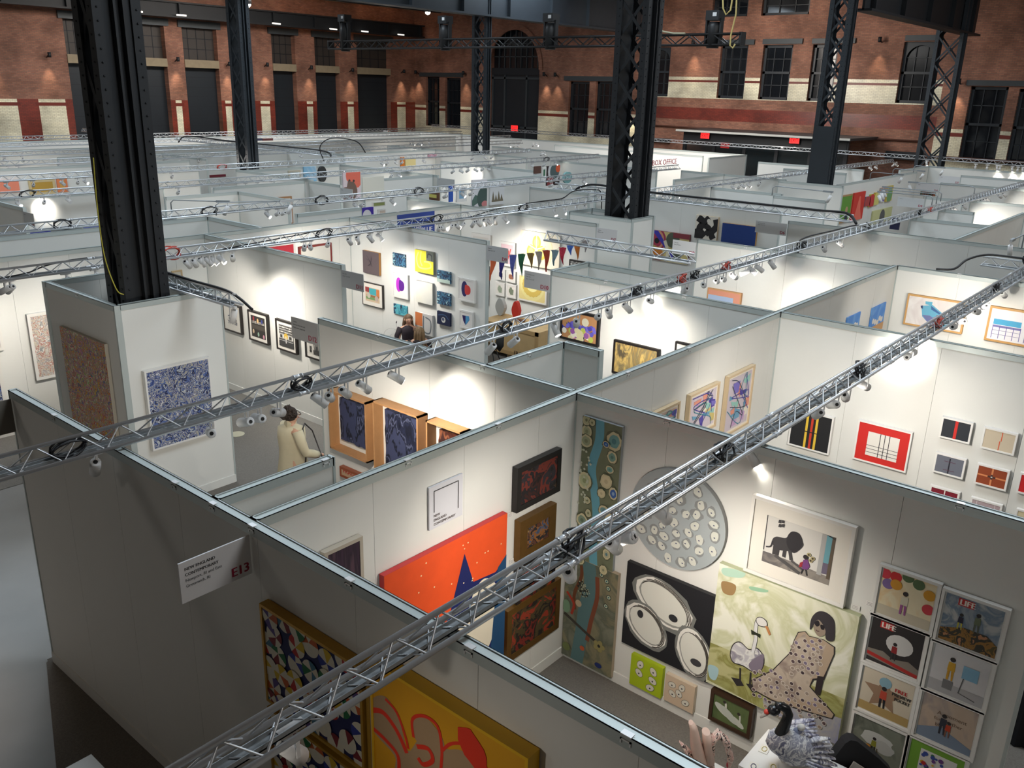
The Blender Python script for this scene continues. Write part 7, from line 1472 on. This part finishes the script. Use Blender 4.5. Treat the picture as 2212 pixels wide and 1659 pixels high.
mb = MB(); mb.tube([V2(1540, 1690), V2(1535, 1640), V2(1538, 1600), V2(1552, 1584), V2(1568, 1600), V2(1578, 1635), V2(1574, 1660)], [.04, .05, .05, .055, .06, .05, .02], PK, 12, sq=.5); mb.build('arched_wing', ps, PB)
mb = MB(); mb.ball(V2(1574, 1652), (.02, .02, .035), mat((170, 30, 50), .4), 8); mb.build('red_tip', ps, PB); tag(ps, 'pink speckled winged figures sculpture, nearest the dark outer wall', 'sculpture')
mb = MB(); mb.box((PB.x - .22, PB.y - .22, .006), (PB.x + .22, PB.y + .22, .7), mat((226, 224, 220), .6)); tag(mb.build('plinth', None, (PB.x, PB.y, .006)), 'white plinth under the pink winged sculpture', 'plinth')
# black print rack
KB = onz(1850, 1700, .6); V3 = lambda u, v: vplane(u, v, KB); rk = empty('print_rack', KB); mb = MB(); bk = mat((26, 26, 30), .9, name='black_fabric')
pf = [V3(1786, 1690), V3(1796, 1645), V3(1826, 1606), V3(1838, 1599), V3(1852, 1602), V3(1900, 1640), V3(1928, 1668), V3(1930, 1700)]; off = away * 1.5
mb.face([tuple(p) for p in pf], bk); mb.face([tuple(p + off) for p in pf][::-1], bk)
for k in range(len(pf)): mb.face([tuple(pf[k - 1]), tuple(pf[k]), tuple(pf[k] + off), tuple(pf[k - 1] + off)], bk)
mb.build('fabric_back', rk, KB); mb = MB(); pp = [V3(1826, 1665), V3(1842, 1640), V3(1870, 1658), V3(1868, 1700), V3(1830, 1700)]; mb.face([tuple(p - away * .5) for p in pp], mat((206, 202, 196), .7)); pp2 = [tuple(p - away * .3) for p in pp]; mb.face(pp2[::-1], mat((186, 182, 176), .7))
for k in range(5): mb.face([tuple(pp[k - 1] - away * .5), tuple(pp[k] - away * .5), pp2[k], pp2[k - 1]], mat((196, 192, 186), .7))
mb.build('prints', rk, KB)
for d_ in (-.3, .3):
    q_ = KB + Vector((.64, -.77, 0)) * d_; mb = MB(); mb.tube([(q_.x, q_.y, .006), tuple(q_)], .015, BLACK, 8); mb.build('leg', rk, KB)
tag(rk, 'black fabric print rack holding white prints next to the swan table', 'rack')
# black draped table at the far right
tt = empty('draped_table', (9.2, .55, 0)); mb = MB(); x0, x1, y0, y1 = 8.5, 10.2, -.2, 1.0; bk2 = mat((22, 23, 27), .95, name='black_tablecloth'); n = 60; per = []
def rim(t):
    P_ = 2 * ((x1 - x0) + (y1 - y0)); s = t * P_
    if s < x1 - x0: return x0 + s, y1, 0, 1
    s -= x1 - x0
    if s < y1 - y0: return x1, y1 - s, 1, 0
    s -= y1 - y0
    if s < x1 - x0: return x1 - s, y0, 0, -1
    s -= x1 - x0
    return x0, y0 + s, -1, 0
top = []; bot = []
for k in range(96): x, y, nx, ny = rim(k / 96); f = .03 + .03 * math.sin(k * 1.9); top.append((x, y, .76)); bot.append((x + nx * f, y + ny * f, .01))
mb.face(top, bk2)
for k in range(96): mb.face([top[k - 1], top[k], bot[k], bot[k - 1]], bk2, smooth=True)
mb.build('tablecloth', tt, tt.location); mb = MB(); mb.box((x0 + .05, y0 + .05, .72), (x1 - .05, y1 - .05, .755), mat((150, 140, 120), .6)); mb.build('tabletop', tt, tt.location); tag(tt, 'table under a floor length black cloth beyond the framed covers', 'table')
for u, v, c, s, nm, lb in ((2186, 1372, (206, 44, 50), (.1, .07, .03), 'booklet', 'small red booklet on the black draped table'), (2178, 1352, (226, 226, 222), (.12, .08, .04), 'paper_stack', 'small stack of white papers on the black draped table')):
    p = onz(u, v, .78); p.x = max(p.x, x0 + .12); mb = MB(); mb.box((p.x - s[0], p.y - s[1], .761), (p.x + s[0], p.y + s[1], .761 + s[2]), mat(c, .6)); tag(mb.build(nm, None, (p.x, p.y, .761)), lb, nm.replace('_', ' '))
# white plinth close below the camera
cn = onz(197, 1629, 1.15); mb = MB(); mb.box((cn.x - .45, cn.y - .45, .0), (cn.x, cn.y, 1.15), mat((214, 214, 208), .35, name='white_gloss')); tag(mb.build('white_plinth', None, (cn.x, cn.y, 0)), 'white plinth top just showing below on the dark carpet', 'plinth')
# caption cards
for k, (pl, u, v) in enumerate((('x', 1548, 1166), ('x', 1848, 1312), ('x', 1880, 1305), ('x', 1836, 1420), ('x', 2150, 1402), ('y', 1102, 1112), ('y', 1106, 1212), ('y', 1098, 1362), ('x', 1826, 1518), ('x', 2118, 1510))):
    F = Face((pl, 6.66 if pl == 'x' else 4.73), .004); a, z = F.px(u, v); F.mb.box(F.W(a - .035, z - .022, .0005), F.W(a + .035, z + .022, .004), mat((236, 234, 230), .6)); F.rc = None
    for j in range(3): F.raw([(a - .028, z + .012 - j * .012), (a + .02, z + .012 - j * .012), (a + .02, z + .009 - j * .012), (a - .028, z + .009 - j * .012)], (120, 118, 116))
    tag(F.mb.build('caption_card', None, F.W(a, z, 0)), 'tiny white caption card on the %s of booth E13, %s along' % ('oyster wall' if pl == 'x' else 'back wall', ORD[k]), 'caption card', 'caption cards in booth E13')
p = onz(512, 938, .007); mb = MB(); mb.tube([(p.x, p.y, .006), (p.x, p.y, .012)], .13, mat((190, 184, 160), .6), 24); tag(mb.build('floor_disc', None, (p.x, p.y, .006)), 'pale round disc on the carpet by the near column box', 'floor disc')
